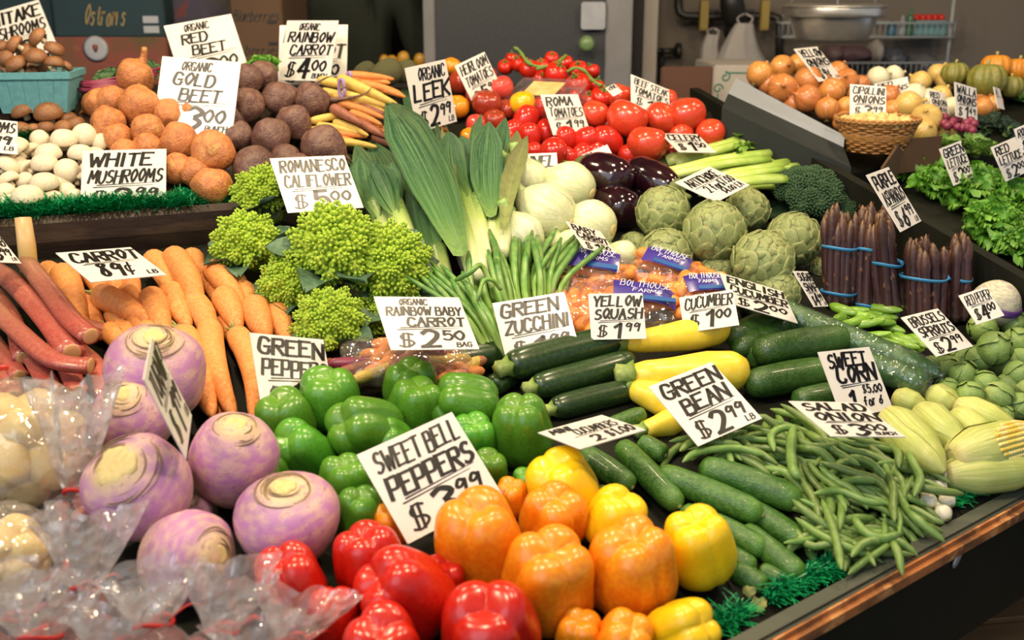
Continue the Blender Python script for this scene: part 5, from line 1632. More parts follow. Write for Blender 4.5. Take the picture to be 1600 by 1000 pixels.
for x, y, w, k, lf in [(722, 128, 44, 'h', .01), (760, 162, 48, 'h', .016), (783, 138, 42, 'p', .016), (715, 168, 40, 'o', .0), (816, 162, 42, 'y', .014), (772, 188, 38, 'h', .004), (706, 104, 30, 'o', .0), (790, 172, 36, 'h', 0), (745, 195, 36, 'p', -.004), (745, 150, 36, 'p', 0), (790, 215, 34, 'p', -.004), (760, 118, 36, 'h', .0), (735, 215, 34, 'o', -.01)]:
    tomato(x, y, w, k, lf)
# vine stems across the vine tomatoes
for pts, lab in [([(803, 74), (812, 80), (825, 98), (846, 106)], 'curled green tomato vine at the left of the vine tomatoes'), ([(838, 108), (858, 102), (876, 94), (884, 87)], 'pointing green tomato vine tip in front of the dark door'), ([(886, 112), (900, 106), (915, 112), (926, 126), (940, 134)], 'green tomato vine running over the rightmost vine tomatoes')]:
    P = [at(x, y, DK + .07, 'T') for x, y in pts]
    o = obj('tomato_vine', sweep([p - P[0] for p in cat(P, 12)], [.003 + .001 * (i % 3) for i in range(12)], 7), M_calyx)
    o.location = P[0]
    tag(o, lab, 'vine')
# clear clamshell with small tomatoes
M_clam = plastic_film('clear_clamshell', (1, 1, 1, 1), .06, .25, 30, .05)
M_clamlabel = mat('clamshell_label', '#b9a96a', rough=.4, noise_c='#d8cf9a', nscale=30, vary=0)
c = at(852, 150, DK + .045, 'T')
root = empty('tomato_clamshell', c)
root.rotation_euler = (math.radians(26), 0, math.radians(-34))
cw = 58 * m_px(c)
obj('tray', box(-cw, cw, -cw * .6, cw * .6, -.03, .0, .006), M_clam, root, smooth=False)
obj('lid', box(-cw * 1.04, cw * 1.04, -cw * .64, cw * .64, .0, .018, .006), M_clam, root, smooth=False)
obj('paper_label', box(-cw * .5, cw * .5, -cw * .35, cw * .35, .0185, .0195), M_clamlabel, root, smooth=False)
tag(root, 'clear plastic clamshell of small tomatoes behind the ROMA card', 'container')
Rm = root.rotation_euler.to_matrix()
for i in range(8):
    q = Vector(((i % 4 - 1.5) * cw * .48, (i // 4 - .5) * cw * .6, -.012))
    o = obj('small_tomato', lathe(SPH, 16, 10), M_vtom)
    orient(o, c + Rm @ q, (0, 0, 1), 0, .0145)
    tag(o, 'small red tomato packed inside the clear clamshell', 'tomato', 'small tomatoes in the clamshell')

# onions
for x, y, w, lf in [(1187, 116, 42, .012), (1222, 106, 40, .01), (1248, 100, 34, .0), (1222, 138, 46, .014), (1263, 126, 46, .014), (1262, 154, 44, .012), (1300, 142, 42, .012), (1293, 170, 38, .01), (1322, 126, 38, .008), (1322, 168, 34, .004), (1345, 132, 30, .0), (1390, 150, 36, .006), (1202, 132, 36, -.004), (1245, 140, 36, -.004), (1280, 105, 34, .0), (1310, 112, 34, 0), (1340, 150, 34, 0), (1240, 162, 34, -.006), (1318, 190, 34, -.006), (1535, 148, 36, .004), (1552, 162, 30, .0), (1536, 168, 32, .0), (1395, 172, 34, 0)]:
    onion(x, y, w, 'y', lf)
for x, y, w, lf in [(1420, 164, 44, .012), (1447, 186, 48, .012), (1444, 206, 40, .004), (1438, 128, 34, .0), (1480, 126, 36, .0), (1478, 205, 34, -.004), (1500, 128, 32, 0), (1470, 150, 34, 0), (1465, 115, 32, 0)]:
    onion(x, y, w, 's', lf)
for x, y, w, lf in [(1372, 122, 36, .0), (1396, 118, 32, .0), (1430, 148, 38, .006), (1452, 156, 36, .0), (1486, 168, 34, .0), (1510, 182, 30, .0)]:
    onion(x, y, w, 'w', lf)
# winter squash at the far right
M_pump = mat('orange_squash_skin', '#c98426', rough=.4, noise_c='#b86f1c', nscale=8, vary=.08)
M_gsq = mat('green_squash_skin', '#6d7434', rough=.45, noise_c='#a08436', nscale=5, vary=.08)
for x, y, w, m_, lab in [(1556, 106, 48, M_pump, 'ribbed orange squash at the top of the onion bay'), (1592, 110, 44, M_pump, 'second orange squash at the right edge of the photo'), (1542, 126, 62, M_gsq, 'mottled green squash in front of the orange squashes'), (1492, 116, 44, M_gsq, 'green squash half hidden behind the sweet onions'), (1580, 136, 40, M_gsq, 'green squash beside the collard leaves')]:
    o = ball('winter_squash', x, y, w, TOM, m_, 10, .22, 'O', -.07, .02, (0, .1, 1), 40, 18, .02)
    obj('stem', sweep([Vector((0, 0, .6)), Vector((0, .02, .85)), Vector((.1, .05, 1.0))], [.12, .08, .1], 8), M_stubble, o)
    tag(o, lab, 'squash')
# red onions in a net
M_net = mat('red_pearl_onion', '#7a2742', rough=.35, noise_c='#94395a', nscale=20, vary=.15)
rnd = random.Random(4)
for i in range(16):
    x, y = 1472 + (i % 8) * 7 + rnd.uniform(-4, 4), 186 + (i // 8) * 10 + (i % 8) * .8 + rnd.uniform(-4, 4)
    o = ball('pearl_onion', x, y, 14, SPH, M_net, 0, 0, 'O', -.05, .02, (rnd.uniform(-1, 1), 0, 1), 14, 10, .03)
    tag(o, 'tiny purple pearl onion in the pile behind the green lettuce', 'onion', 'purple pearl onions')
# wicker basket with cipollini
M_wick = mat('wicker', '#a9783f', rough=.6, noise_c='#7d5428', nscale=40, namt=.6, vary=.12)
M_cip = mat('cipollini_skin', [(0, '#c9a45a'), (.5, '#e0c78a'), (1, '#c79a50')], rough=.35, noise_c='#d1ac62', nscale=8, vary=.1)
bb = at(1366, 236, -.035, 'O')
pm = m_px(bb)
root = empty('wicker_basket', bb)
nrib = 30
H = 50 * pm
def bR(u): return (42 + 20 * u) * pm
for i in range(nrib):
    th = 2 * PI * i / nrib
    obj('rib', sweep([Vector((math.cos(th) * bR(u), math.sin(th) * bR(u), H * u)) for u in (0, .33, .66, 1)], [.0018] * 4, 6), M_wick, root)
for k in range(13):
    u = (k + .5) / 13
    n_ = nrib * 2
    obj('weave', sweep([Vector((math.cos(2 * PI * j / n_) * (bR(u) + (.0026 if (j // 2 + k) % 2 else -.0026)), math.sin(2 * PI * j / n_) * (bR(u) + (.0026 if (j // 2 + k) % 2 else -.0026)), H * u)) for j in range(n_ + 1)], [.0022] * (n_ + 1), 5), M_wick, root)
for k in range(2):
    obj('rim', sweep([Vector((math.cos(a) * (bR(1) + .002), math.sin(a) * (bR(1) + .002), H + .003 * math.sin(a * 20 + k * PI))) for a in np.linspace(0, 2 * PI, 120)], [.0032] * 120, 6), M_wick, root)
obj('base_panel', lathe([(.0005, .001), (bR(0) * .9, .001), (bR(0), .006), (bR(.75), H * .72), (.0005, H * .72)], 24, 10), M_wick, root)
tag(root, 'small round wicker basket heaped with cipollini onions', 'basket')
rnd = random.Random(9)
for i in range(24):
    a = i * 2.4
    rr = math.sqrt((i + .5) / 24) * bR(1) * .82
    P = bb + Vector((math.cos(a) * rr, math.sin(a) * rr, H * .86 + .014 * (1 - rr / bR(1))))
    v, f, t = lathe([(.01, -.6), (.6, -.5), (1, 0), (.8, .4), (.35, .6), (.12, .85), (.01, .9)], 14, 10)
    o = obj('cipollini_onion', (v, f, t), M_cip)
    orient(o, P, (rnd.gauss(0, .6), rnd.gauss(-.3, .6), 1), 0, rnd.uniform(.014, .018))
    q = P - EYE
    reg('cipollini onions', o, q.x / depth(P) * FPX, -P.z * 1000, 'small flat cipollini onion', 'onion', 'in the wicker basket')

# lettuces and greens
M_let = mat('green_lettuce_leaf', [(0, '#a9bf6a'), (.4, '#5f9a2e'), (.85, '#559028'), (1, '#7ab03c')], rough=.42, noise_c='#4a8424', nscale=12, namt=.5, vary=.2, trans=.2)
M_rom = mat('romaine_leaf', [(0, '#c9d28a'), (.4, '#7f9f4a'), (1, '#4f7f34')], rough=.42, noise_c='#8fae58', nscale=10, vary=.15, trans=.15)
M_kale = mat('dark_kale_leaf', [(0, '#4f6a4a'), (1, '#2f4a3c')], rough=.6, noise_c='#3f5c4a', nscale=26, vary=.15, bump=.8, bscale=50)
M_coll = mat('collard_leaf', [(0, '#6a8a4a'), (1, '#2f5a30')], rough=.5, noise_c='#3d6a38', nscale=8, vary=.15, trans=.1)
def frill_geo(seed, L=1.0, W=.62, fr=.16, n=14, m=17):
    rnd = random.Random(seed)
    p1, p2 = rnd.uniform(0, 6), rnd.uniform(0, 6)
    grid = []
    for i in range(n):
        u = i / (n - 1)
        w = W * interp([(0, .2), (.25, .6), (.6, 1), (.85, .9), (1, .55)], u)
        row = []
        for j in range(m):
            q = 2 * j / (m - 1) - 1
            e = max(abs(q), u) ** 2.5
            z = -.25 * u * u + .25 * q * q * w + fr * e * (math.sin(u * 17 + q * 3 + p1) * .6 + math.sin(q * 16 + u * 9 + p2) * .7 + math.sin(q * 29 - u * 23 + p1) * .35)
            row.append((q * w + .04 * e * math.sin(u * 31 + p2), L * u + .05 * e * math.sin(q * 25 + p1), z))
        grid.append(row)
    return sheet(grid)
FR = {}
def greens(x, y, w, s, lab, material, nl=16, axis=(0, -.4, 1), lift=.0, fr=.16, nm='green_lettuce', base=-.08, catn='lettuce', Wd=.62):
    P, r = spot(x, y, w, base, s, .75, lift)
    root = empty(nm, P)
    orient(root, P, axis, random.uniform(0, 6), r)
    for i in range(nl):
        key = (material.name, i % 4, fr)
        u = i / nl
        az = i * 2.39996
        tilt = .15 + 1.25 * u
        if key not in FR:
            l = obj('leaf', frill_geo(len(FR) + 3, .95, Wd, fr), material, root)
            FR[key] = l
        else:
            l = share('leaf', FR[key], root)
        k = random.uniform(.8, 1.1) * (.75 + .4 * u)
        l.matrix_local = Matrix.Rotation(az, 4, 'Z') @ Matrix.Translation((0, .1, -.45 + .1 * (1 - u))) @ Matrix.Rotation(PI / 2 - tilt, 4, 'X') @ Matrix.Diagonal((k, k, k, 1))
    core = obj('core', lathe([(.01, -.6), (.2, -.58), (.24, -.3), (.15, 0), (.01, .1)], 12, 8), M_rom, root)
    tag(root, lab, catn)
    return root
greens(1432, 238, 84, 'L', 'frilly green lettuce head left of the GREEN LETTUCE card', M_let)
greens(1412, 262, 50, 'L', 'small frilly lettuce at the left end above the divider', M_let, lift=-.02)
greens(1462, 282, 70, 'L', 'frilly green lettuce hanging over the divider below the GREEN LETTUCE card', M_let)
greens(1530, 290, 110, 'L', 'large frilly lettuce below the RED LETTUCE card', M_let, 20)
greens(1590, 300, 100, 'L', 'frilly lettuce head at the right edge of the photo', M_let, 18)
greens(1560, 342, 96, 'L', 'bright frilly lettuce in the front of the lettuce row', M_let, 18)
greens(1600, 378, 80, 'L', 'lowest frilly lettuce at the right edge', M_let, 18)
greens(1485, 222, 60, 'L', 'broad leaved romaine head behind the GREEN LETTUCE card', M_rom, 12, (0, -.2, 1), .02, .05, 'romaine_lettuce')
greens(1530, 226, 70, 'L', 'dark romaine head between the two lettuce cards', M_rom, 12, (.2, -.2, 1), .02, .05, 'romaine_lettuce')
greens(1545, 192, 60, 'L', 'bumpy dark green kale bunch above the romaine', M_kale, 12, (-.3, -.4, 1), .02, .10, 'kale_bunch', catn='kale', Wd=.3)
greens(1580, 200, 60, 'L', 'second dark kale bunch near the right edge card', M_kale, 12, (.3, -.4, 1), .02, .10, 'kale_bunch', catn='kale', Wd=.3)
greens(1592, 146, 70, 'L', 'flat dark collard leaves at the upper right edge', M_coll, 9, (.1, -.6, 1), .03, .04, 'collard_greens', catn='collard greens')
# beet greens and carrot tops behind the beets
BG = greens(172, 122, 60, 'M', 'dark beet leaves with red stems behind the gold beets', M_coll, 10, (-.1, -.5, .9), .0, .08, 'beet_greens', -.045, 'beet greens')
greens(232, 106, 44, 'M', 'beet leaves between the gold beet card and the teal basket', M_coll, 8, (.2, -.4, .9), .0, .08, 'beet_greens', -.045, 'beet greens')
greens(410, 98, 52, 'M', 'feathery green carrot tops left of the RAINBOW CARROT card', M_let, 14, (0, -.4, 1), .0, .2, 'carrot_greenery', -.045, 'carrot greens')
M_bstem = mat('beet_stem', '#7a2745', rough=.4, noise_c='#94405a', nscale=20, vary=.1)
for i in range(9):
    y = 126 + i * 2.2
    P = [at(128 + random.uniform(-8, 8), y + random.uniform(-2, 4), -.01, 'M'), at(160, y, .0, 'M'), at(205 + random.uniform(-10, 60), y - random.uniform(0, 26), .0, 'M')]
    Mi = BG.matrix_basis.inverted() if False else (Matrix.Translation(BG.location) @ BG.rotation_quaternion.to_matrix().to_4x4() @ Matrix.Diagonal((*BG.scale, 1))).inverted()
    obj('leaf_stem', xform(sweep(cat(P, 8), [.0035] * 8, 6), Mi), M_bstem, BG)
# avocado-like melons behind the rainbow carrots
M_avo = mat('dark_rough_rind', '#4b4a2c', rough=.55, noise_c='#6b6a3c', nscale=30, vary=.15, bump=.6, bscale=60)
for x, y, w, lab in [(604, 114, 42, 'olive green winter squash behind the rainbow carrots'), (632, 112, 34, 'dark rough skinned avocado left of the LEEK card'), (570, 112, 30, 'small dark avocado behind the rainbow carrot tips')]:
    o = ball('avocado', x, y, w, ROMA, M_avo, 0, 0, 'M', -.03, .0, (1, .2, .5))
    tag(o, lab, 'avocado')
# head of radicchio / cabbage in net, far right
M_cab = mat('pale_cabbage', [(0, '#b8b890'), (1, '#d0cfb2')], rough=.5, noise_c='#8a6a86', nscale=5, namt=.5, vary=.05, stretch=(1, 1, 3))
o = ball('red_veined_cabbage', 1556, 474, 76, SPH, M_cab, 0, 0, 'A', DK, .03, (.2, -.2, 1), 32, 20, .05)
M_tape = mat('purple_net_band', '#5a2f78', rough=.4, noise_c='#8a6aa6', nscale=60, vary=0)
obj('paper_band', lathe([(1.0, -.16), (1.03, -.12), (1.035, 0), (1.03, .12), (1.0, .16)], 36, 6), M_tape, o)
tag(o, 'pale cabbage with purple band right of the asparagus', 'cabbage')
# ------------------------------------------------------------------ hand lettering: a marker-pen stroke alphabet
GL = {
 'A': '00 39 60;14 54', 'B': '00 09;~09 49 57 45 05;~05 55 63 50 00', 'C': '~67 49 19 05 02 20 50 62', 'D': '00 09;~09 49 66 63 40 00', 'E': '69 09 00 60;05 45', 'F': '69 09 00;05 45',
 'G': '~67 49 19 05 02 20 50 63;64 34', 'H': '09 00;69 60;05 65', 'I': '19 10', 'J': '~59 53 30 10 03', 'K': '09 00;69 04;24 60', 'L': '09 00 50', 'M': '00 19 43 79 80', 'N': '00 09 60 69',
 'O': '~39 16 13 30 53 66 49 39', 'P': '00 09;~09 59 67 54 04', 'Q': '~39 16 13 30 53 66 49 39;42 70', 'R': '00 09;~09 59 67 55 05;25 60', 'S': '~68 39 17 25 54 62 30 01', 'T': '09 69;39 30', 'U': '~09 03 20 40 63 69',
 'V': '09 30 69', 'W': '09 20 46 60 89', 'X': '09 60;69 00', 'Y': '09 34 69;34 30', 'Z': '09 69 00 60',
 '0': '~39 06 03 30 53 56 39', '1': '17 39 30', '2': '~07 29 58 55 21 00;00 60', '3': '~08 39 67 35;~35 63 30 01', '4': '39 03 63;49 40', '5': '59 19 15;~15 46 63 40 01', '6': '~59 24 02 30 53 35 04', '7': '09 69 20',
 '8': '~36 18 39 58 36 12 30 52 36', '9': '~67 39 16 35 67;68 50', '$': '~68 39 17 25 54 62 30 01;29 20;49 40', '|': '~56 37 16 13 32 53;49 20', '.': '10 11 21', '/': '60 09',
 'a': '~55 26 03 10 40 56;56 51 60', 'e': '~14 54 46 26 03 20 50', 'f': '~58 39 27 20;05 45', 'o': '~36 13 20 50 54 36', 'r': '06 00;~04 26 46', 't': '28 22 40;06 46', 's': '~55 26 14 43 30 01', 'u': '~06 02 20 52 56;56 50', 'n': '06 00;~03 26 46 50', 'i': '26 20', 'l': '29 20', 'm': '06 00;~04 26 33;~33 56 60', 'b': '09 00;~05 46 52 20 01', 'h': '09 00;~04 36 53 50'}
GW = {'M': 8, 'W': 8, 'I': 2, '.': 2, '1': 4, 'i': 3, 'l': 3, 't': 5, 'f': 5, 'r': 5}
def glyph(ch):
    out = []
    for st in GL.get(ch, '').split(';'):
        if not st:
            continue
        sm = st.startswith('~')
        pts = [(int(p[0]), int(p[1]) / 9.0) for p in st.lstrip('~').split()]
        if sm:
            c = cat([(a, b, 0) for a, b in pts], 4 * len(pts))
            pts = [(p.x, p.y) for p in c]
        out.append((pts, sm))
    return out
def text_geo(lines, z, pen, rnd=None, slant=.18, bold=1.0):
    """lines: (text, x, y of baseline, width, height) in metres on the plane z"""
    rnd = rnd or random.Random(1)
    v, f = [], []
    for ln in lines:
        tx, x0, y0, W, H = ln[:5]
        pw = pen * (ln[5] if len(ln) > 5 else 1.0)
        tot = sum(GW.get(c, 6) + 2.0 if c != ' ' else 4 for c in tx) - 2.0
        sx = W / max(tot, 1)
        pw = min(pw, .24 * H, 2.5 * sx)
        cx = 0
        for c in tx:
            if c == ' ':
                cx += 4
                continue
            jy, jr = rnd.gauss(0, .03) * H, rnd.gauss(0, .03)
            for pts, sm in glyph(c):
                P = [(x0 + (cx + px) * sx + (py + jr) * H * slant, y0 + py * H + jy + rnd.gauss(0, .008) * H * (0 if sm else 1)) for px, py in pts]
                if not sm:     # subdivide straight strokes
                    strokes = [[P[i], P[i + 1]] for i in range(len(P) - 1)]
                else:
                    strokes = [P]
                pc_ = pw * (.55 if c in '$|' else 1.0)
                for S in strokes:
                    if len(S) == 2:
                        dx, dy = S[1][0] - S[0][0], S[1][1] - S[0][1]
                        l = math.hypot(dx, dy) or 1
                        e = pc_ * .35 / l
                        S = [(S[0][0] - dx * e, S[0][1] - dy * e), (S[0][0] + dx * .5, S[0][1] + dy * .5), (S[1][0] + dx * e, S[1][1] + dy * e)]
                    o = len(v)
                    for i, (a, b) in enumerate(S):
                        p, q = S[max(0, i - 1)], S[min(len(S) - 1, i + 1)]
                        dx, dy = q[0] - p[0], q[1] - p[1]
                        l = math.hypot(dx, dy) or 1e-9
                        # broad nib: strokes running down are fatter than strokes running across
                        k = pc_ * (.62 + .45 * abs(dy / l)) * .5
                        nx, ny = -dy / l * k, dx / l * k
                        zz = z + len(v) * 2e-8
                        v += [Vector((a + nx, b + ny, zz)), Vector((a - nx, b - ny, zz))]
                    f += [(o + 2 * i, o + 2 * i + 1, o + 2 * i + 3, o + 2 * i + 2) for i in range(len(S) - 1)]
            cx += GW.get(c, 6) + 2.0
    return v, f, [0.0] * len(v)
# ------------------------------------------------------------------ bagged produce
M_film = plastic_film('clear_bag_film', (1, 1, 1, 1), .14, .8, 3.2, .07, .10)
M_film2 = plastic_film('clear_bag_top_film', (1, .99, .98, 1), .27, .9, 46, .09, .16)
M_tie = mat('red_bag_tie', '#c0241c', rough=.35, vary=.05)
M_ypot = mat('pale_yellow_root', '#d2b673', rough=.5, noise_c='#e3cf98', nscale=18, vary=.08)
M_rpot = mat('pink_potato_skin', '#b0685c', rough=.5, noise_c='#c98878', nscale=14, vary=.12)
M_blabel = mat('purple_bag_print', '#3c2f86', rough=.3, noise_c='#4a3b9a', nscale=20, vary=.05, coat=.3)
M_bblue = mat('blue_bag_print', '#2a5a98', rough=.3, vary=0)
M_bwhite = mat('white_bag_print', '#e8e6ee', rough=.4, vary=0)

def crumple(v, amp, sc, seed):
    out = []
    for q in v:
        n1 = noise.noise_vector(q * sc + Vector((seed, 0, 0)))
        rd = 1 - abs(noise.noise(q * sc * 1.7 + Vector((0, seed, 0)))) * 2
        out.append(q + n1 * amp + q.normalized() * (rd * amp * .7))
    return out

def neck_bag(bx, by, bw, tx, ty, w0, w1, kind, lab, seed, film=None, fill=12):
    """knotted produce bag: round body, tie, flared crumpled top reaching to photo point tx, ty"""
    film = film or M_film
    P, r = spot(bx, by, bw, DK, 'A', .8)
    T = atd(tx, ty, depth(P) - .01)
    K = P.lerp(T, .5)
    # knot: where body ends
    up = (T - P).normalized()
    root = empty('produce_bag', P - UP * r * .8)
    base = root.location.copy()
    v, f, t = lathe([(.01, -.85), (.5, -.82), (.9, -.45), (1, 0), (.85, .45), (.5, .78), (.2, .98)], 56, 34)
    v = crumple(v, .06, 3.1, seed)
    body = obj('bag_film', (v, f, t), film, root)
    orient(body, P - base, up, 0, r)
    k0 = P + up * r * .95
    L = max((T - k0).length, r * .5)
    ra, rb = w0 / 2 * m_px(P), w1 / 2 * m_px(P)
    grid = []
    NR, NS = 16, 56
    side = up.orthogonal().normalized()
    if abs(side.x) < .5:
        side = (RIGHT - up * up.x).normalized()
    oth = up.cross(side)
    for i in range(NR):
        u = i / (NR - 1)
        row = []
        for j in range(NS):
            th = 2 * PI * j / NS
            R = ra + (rb - ra) * (u ** .75)
            R *= 1 + (.12 + .20 * u) * (2 * abs(math.sin(2.5 * th + seed)) - 1) + .12 * u * (2 * abs(math.sin(5.5 * th + 2 * seed + 3 * u)) - 1) + .05 * noise.noise(Vector((math.cos(th) * 2, math.sin(th) * 2, u * 3 + seed))) * 3
            z = L * u * (1 + .12 * math.sin(2 * th + seed) * u + .05 * math.sin(7 * th) * u)
            row.append(k0 - base + up * z + side * (R * math.cos(th)) + oth * (R * .45 * math.sin(th)))
        grid.append(row)
    obj('bag_top', sheet(grid, True), M_film2, root)
    obj('tie', sweep([k0 - base + side * (ra * 1.15 * math.cos(q)) + oth * (ra * .6 * math.sin(q)) + up * (.003 * math.sin(2 * q)) for q in np.linspace(0, 2 * PI, 20)], [.0024] * 20, 6), M_tie, root)
    obj('tie_tail', sweep(cat([k0 - base + side * ra, k0 - base + side * ra * 2.2 + up * .01, k0 - base + side * ra * 3 + up * .004], 6), [.003, .003, .0032, .0034, .0034, .003], 6, None, .4), M_tie, root)
    tag(root, lab, 'plastic bag', 'knotted produce bags')
    rnd = random.Random(seed)
    for i in range(fill):
        u = (i + .5) / fill
        pol = math.acos(1 - 2 * u)
        az = i * 2.39996 + seed
        c = P + Vector((math.sin(pol) * math.cos(az), math.sin(pol) * math.sin(az), math.cos(pol) * .8)) * r * .58
        g = lathe(SPH, 16, 10)
        vv = [q + noise.noise_vector(q * 1.3 + Vector((seed + i, 0, 0))) * .16 for q in g[0]]
        o = obj('pale_root' if kind == 'y' else 'red_potato', (vv, g[1], g[2]), M_ypot if kind == 'y' else M_rpot)
        orient(o, c, rv(1), 0, (r * .34, r * .30, r * .42))
        tag(o, ('pale yellow root inside the ' if kind == 'y' else 'small red potato inside the ') + lab, 'root vegetable' if kind == 'y' else 'potato', 'contents of ' + lab)
neck_bag(34, 700, 230, -40, 610, 40, 90, 'y', 'large clear bag left of the rutabagas', 3, M_film, 16)
neck_bag(8, 872, 170, 60, 900, 26, 60, 'y', 'clear bag at the left edge with red tie', 5, M_film, 14)
neck_bag(118, 805, 84, 122, 600, 34, 118, 'r', 'bag with tall empty open top', 7, M_film, 8)
neck_bag(126, 975, 124, 142, 800, 40, 140, 'r', 'bag with crumpled top below the largest rutabaga', 9, M_film2, 10)
neck_bag(240, 1030, 124, 240, 888, 56, 150, 'r', 'second crumpled bag from the left in front', 11, M_film2, 10)
neck_bag(335, 1036, 116, 368, 886, 50, 140, 'r', 'crumpled bag nearest the leftmost red pepper', 13, M_film2, 10)
neck_bag(440, 1050, 116, 484, 930, 50, 150, 'r', 'bag top overlapping the front red peppers', 15, M_film2, 8)
neck_bag(10, 1020, 120, 30, 890, 44, 130, 'r', 'crumpled bag in the lower left corner', 17, M_film2, 8)

neck_bag(62, 1040, 110, 70, 925, 60, 150, 'r', 'crumpled bag between the lower left corner bags', 19, M_film2, 6)
neck_bag(186, 1060, 110, 186, 940, 60, 150, 'r', 'low crumpled bag at the bottom edge below the lying rutabaga', 21, M_film2, 6)
neck_bag(390, 1070, 100, 404, 965, 60, 140, 'r', 'lowest crumpled bag left of the front red pepper', 23, M_film2, 6)

def pillow_geo(hw, hh, th, seed, n=20, m=24, amp=.05):
    top, bot = [], []
    for i in range(n):
        a = -1 + 2 * i / (n - 1)
        rt, rb_ = [], []
        for j in range(m):
            b = -1 + 2 * j / (m - 1)
            z = th * (max(0, 1 - abs(a) ** 3.5) * max(0, 1 - abs(b) ** 3.5)) ** .6
            q = Vector((b * 2.2, a * 2.2, seed))
            z *= 1 + .25 * noise.noise(q * 1.4)
            w = noise.noise_vector(q * 1.8) * amp * hw
            rt.append((b * hw + w.x, a * hh + w.y, z + w.z * .6))
            rb_.append((b * hw + w.x, a * hh + w.y, -z * .55 + w.z * .6))
        top.append(rt)
        bot.append(rb_[::-1])
    return merge(sheet(top), sheet(bot))
M_bcarrot = mat('baby_carrot_skin', '#e58836', rough=.4, noise_c='#efa050', nscale=30, vary=.08, coat=.2)
M_bagfilm = plastic_film('carrot_bag_film', (1, .97, .93, 1), .09, .6, 50, .08, .12)
def carrot_bag(x, y, w, h, rotz, lift, lab, words, rainbow=False, seed=1, lab_off=(0, .2), nfill=18, tilt=0):
    P = at(x, y, DK + .03 + lift)
    px = m_px(P)
    hw = w / 2 * px
    hh = h / 2 * px / .62
    nrm = Vector((.0717 - tilt * .2, -.232 - .28, 1)).normalized()
    root = empty('carrot_bag', P)
    root.rotation_mode = 'QUATERNION'
    root.rotation_quaternion = UP.rotation_difference(nrm) @ Quaternion((0, 0, 1), math.radians(rotz))
    th = .026
    obj('bag_film', pillow_geo(hw, hh, th * 1.12, seed), M_bagfilm, root)
    if words:
        # printed panel follows the bag surface
        lw, lh = hw * .66, hh * .46
        grid = []
        for i in range(7):
            row = []
            for j in range(9):
                b = (-1 + 2 * j / 8) * lw + lab_off[0] * hw
                a = (-1 + 2 * i / 6) * lh + lab_off[1] * hh
                z = th * 1.12 * (max(0, 1 - abs(a / hh) ** 3.5) * max(0, 1 - abs(b / hw) ** 3.5)) ** .6 * 1.06 + .003
                row.append((b, a, z))
            grid.append(row)
        pl = obj('printed_label', sheet(grid), M_blabel, root)
        obj('lettering', text_geo([(words[0], lab_off[0] * hw - lw * .8, lab_off[1] * hh + lh * .25, lw * 1.6, lh * .6), (words[1], lab_off[0] * hw - lw * .4, lab_off[1] * hh - lh * .25, lw * .9, lh * .32)], th * 1.12 * 1.06 + .0045, .0011), M_bwhite, pl)
        obj('blue_stripe', box(lab_off[0] * hw - lw * .5, lab_off[0] * hw + lw * .95, lab_off[1] * hh - lh * .9, lab_off[1] * hh - lh * .5, th * 1.12 * 1.06 + .001, th * 1.12 * 1.06 + .004), M_bblue, pl, smooth=False)
    tag(root, lab, 'bag of carrots')
    rnd = random.Random(seed)
    R = root.rotation_quaternion.to_matrix()
    for i in range(nfill):
        c = Vector((rnd.uniform(-.72, .72) * hw, rnd.uniform(-.72, .72) * hh, rnd.uniform(-.2, .55) * th))
        a = rnd.gauss(.4, .5)
        d = Vector((math.cos(a), math.sin(a), rnd.gauss(0, .1))) * (.032 if not rainbow else .04)
        m_ = M_bcarrot if not rainbow else rnd.choice([M_rc['y'], M_rc['p'], M_rc['o'], M_net, M_rc['p']])
        us = [0, .05, .15, .5, .85, .95, 1]
        o = obj('baby_carrot', sweep([R @ (c + d * (u * 2 - 1)) for u in us], [(.0115 if not rainbow else .0095) * q for q in (.2, .7, 1, 1, .95, .65, .15)], 9), m_)
        o.location = P
        tag(o, 'baby carrot sealed inside the ' + lab, 'carrot', 'baby carrots in the ' + lab)
# ------------------------------------------------------------------ price cards
M_card = mat('white_card', '#dcd8d2', rough=.35, noise_c='#d6d0c6', nscale=8, vary=.03, coat=.25)
M_ink = mat('black_marker_ink', '#0c0a0a', rough=.35, vary=0)
M_pick = mat('metal_pick', '#9c9a92', rough=.4, metal=.5, vary=0)
M_backing = mat('card_edge', '#c9b79a', rough=.6, vary=0)

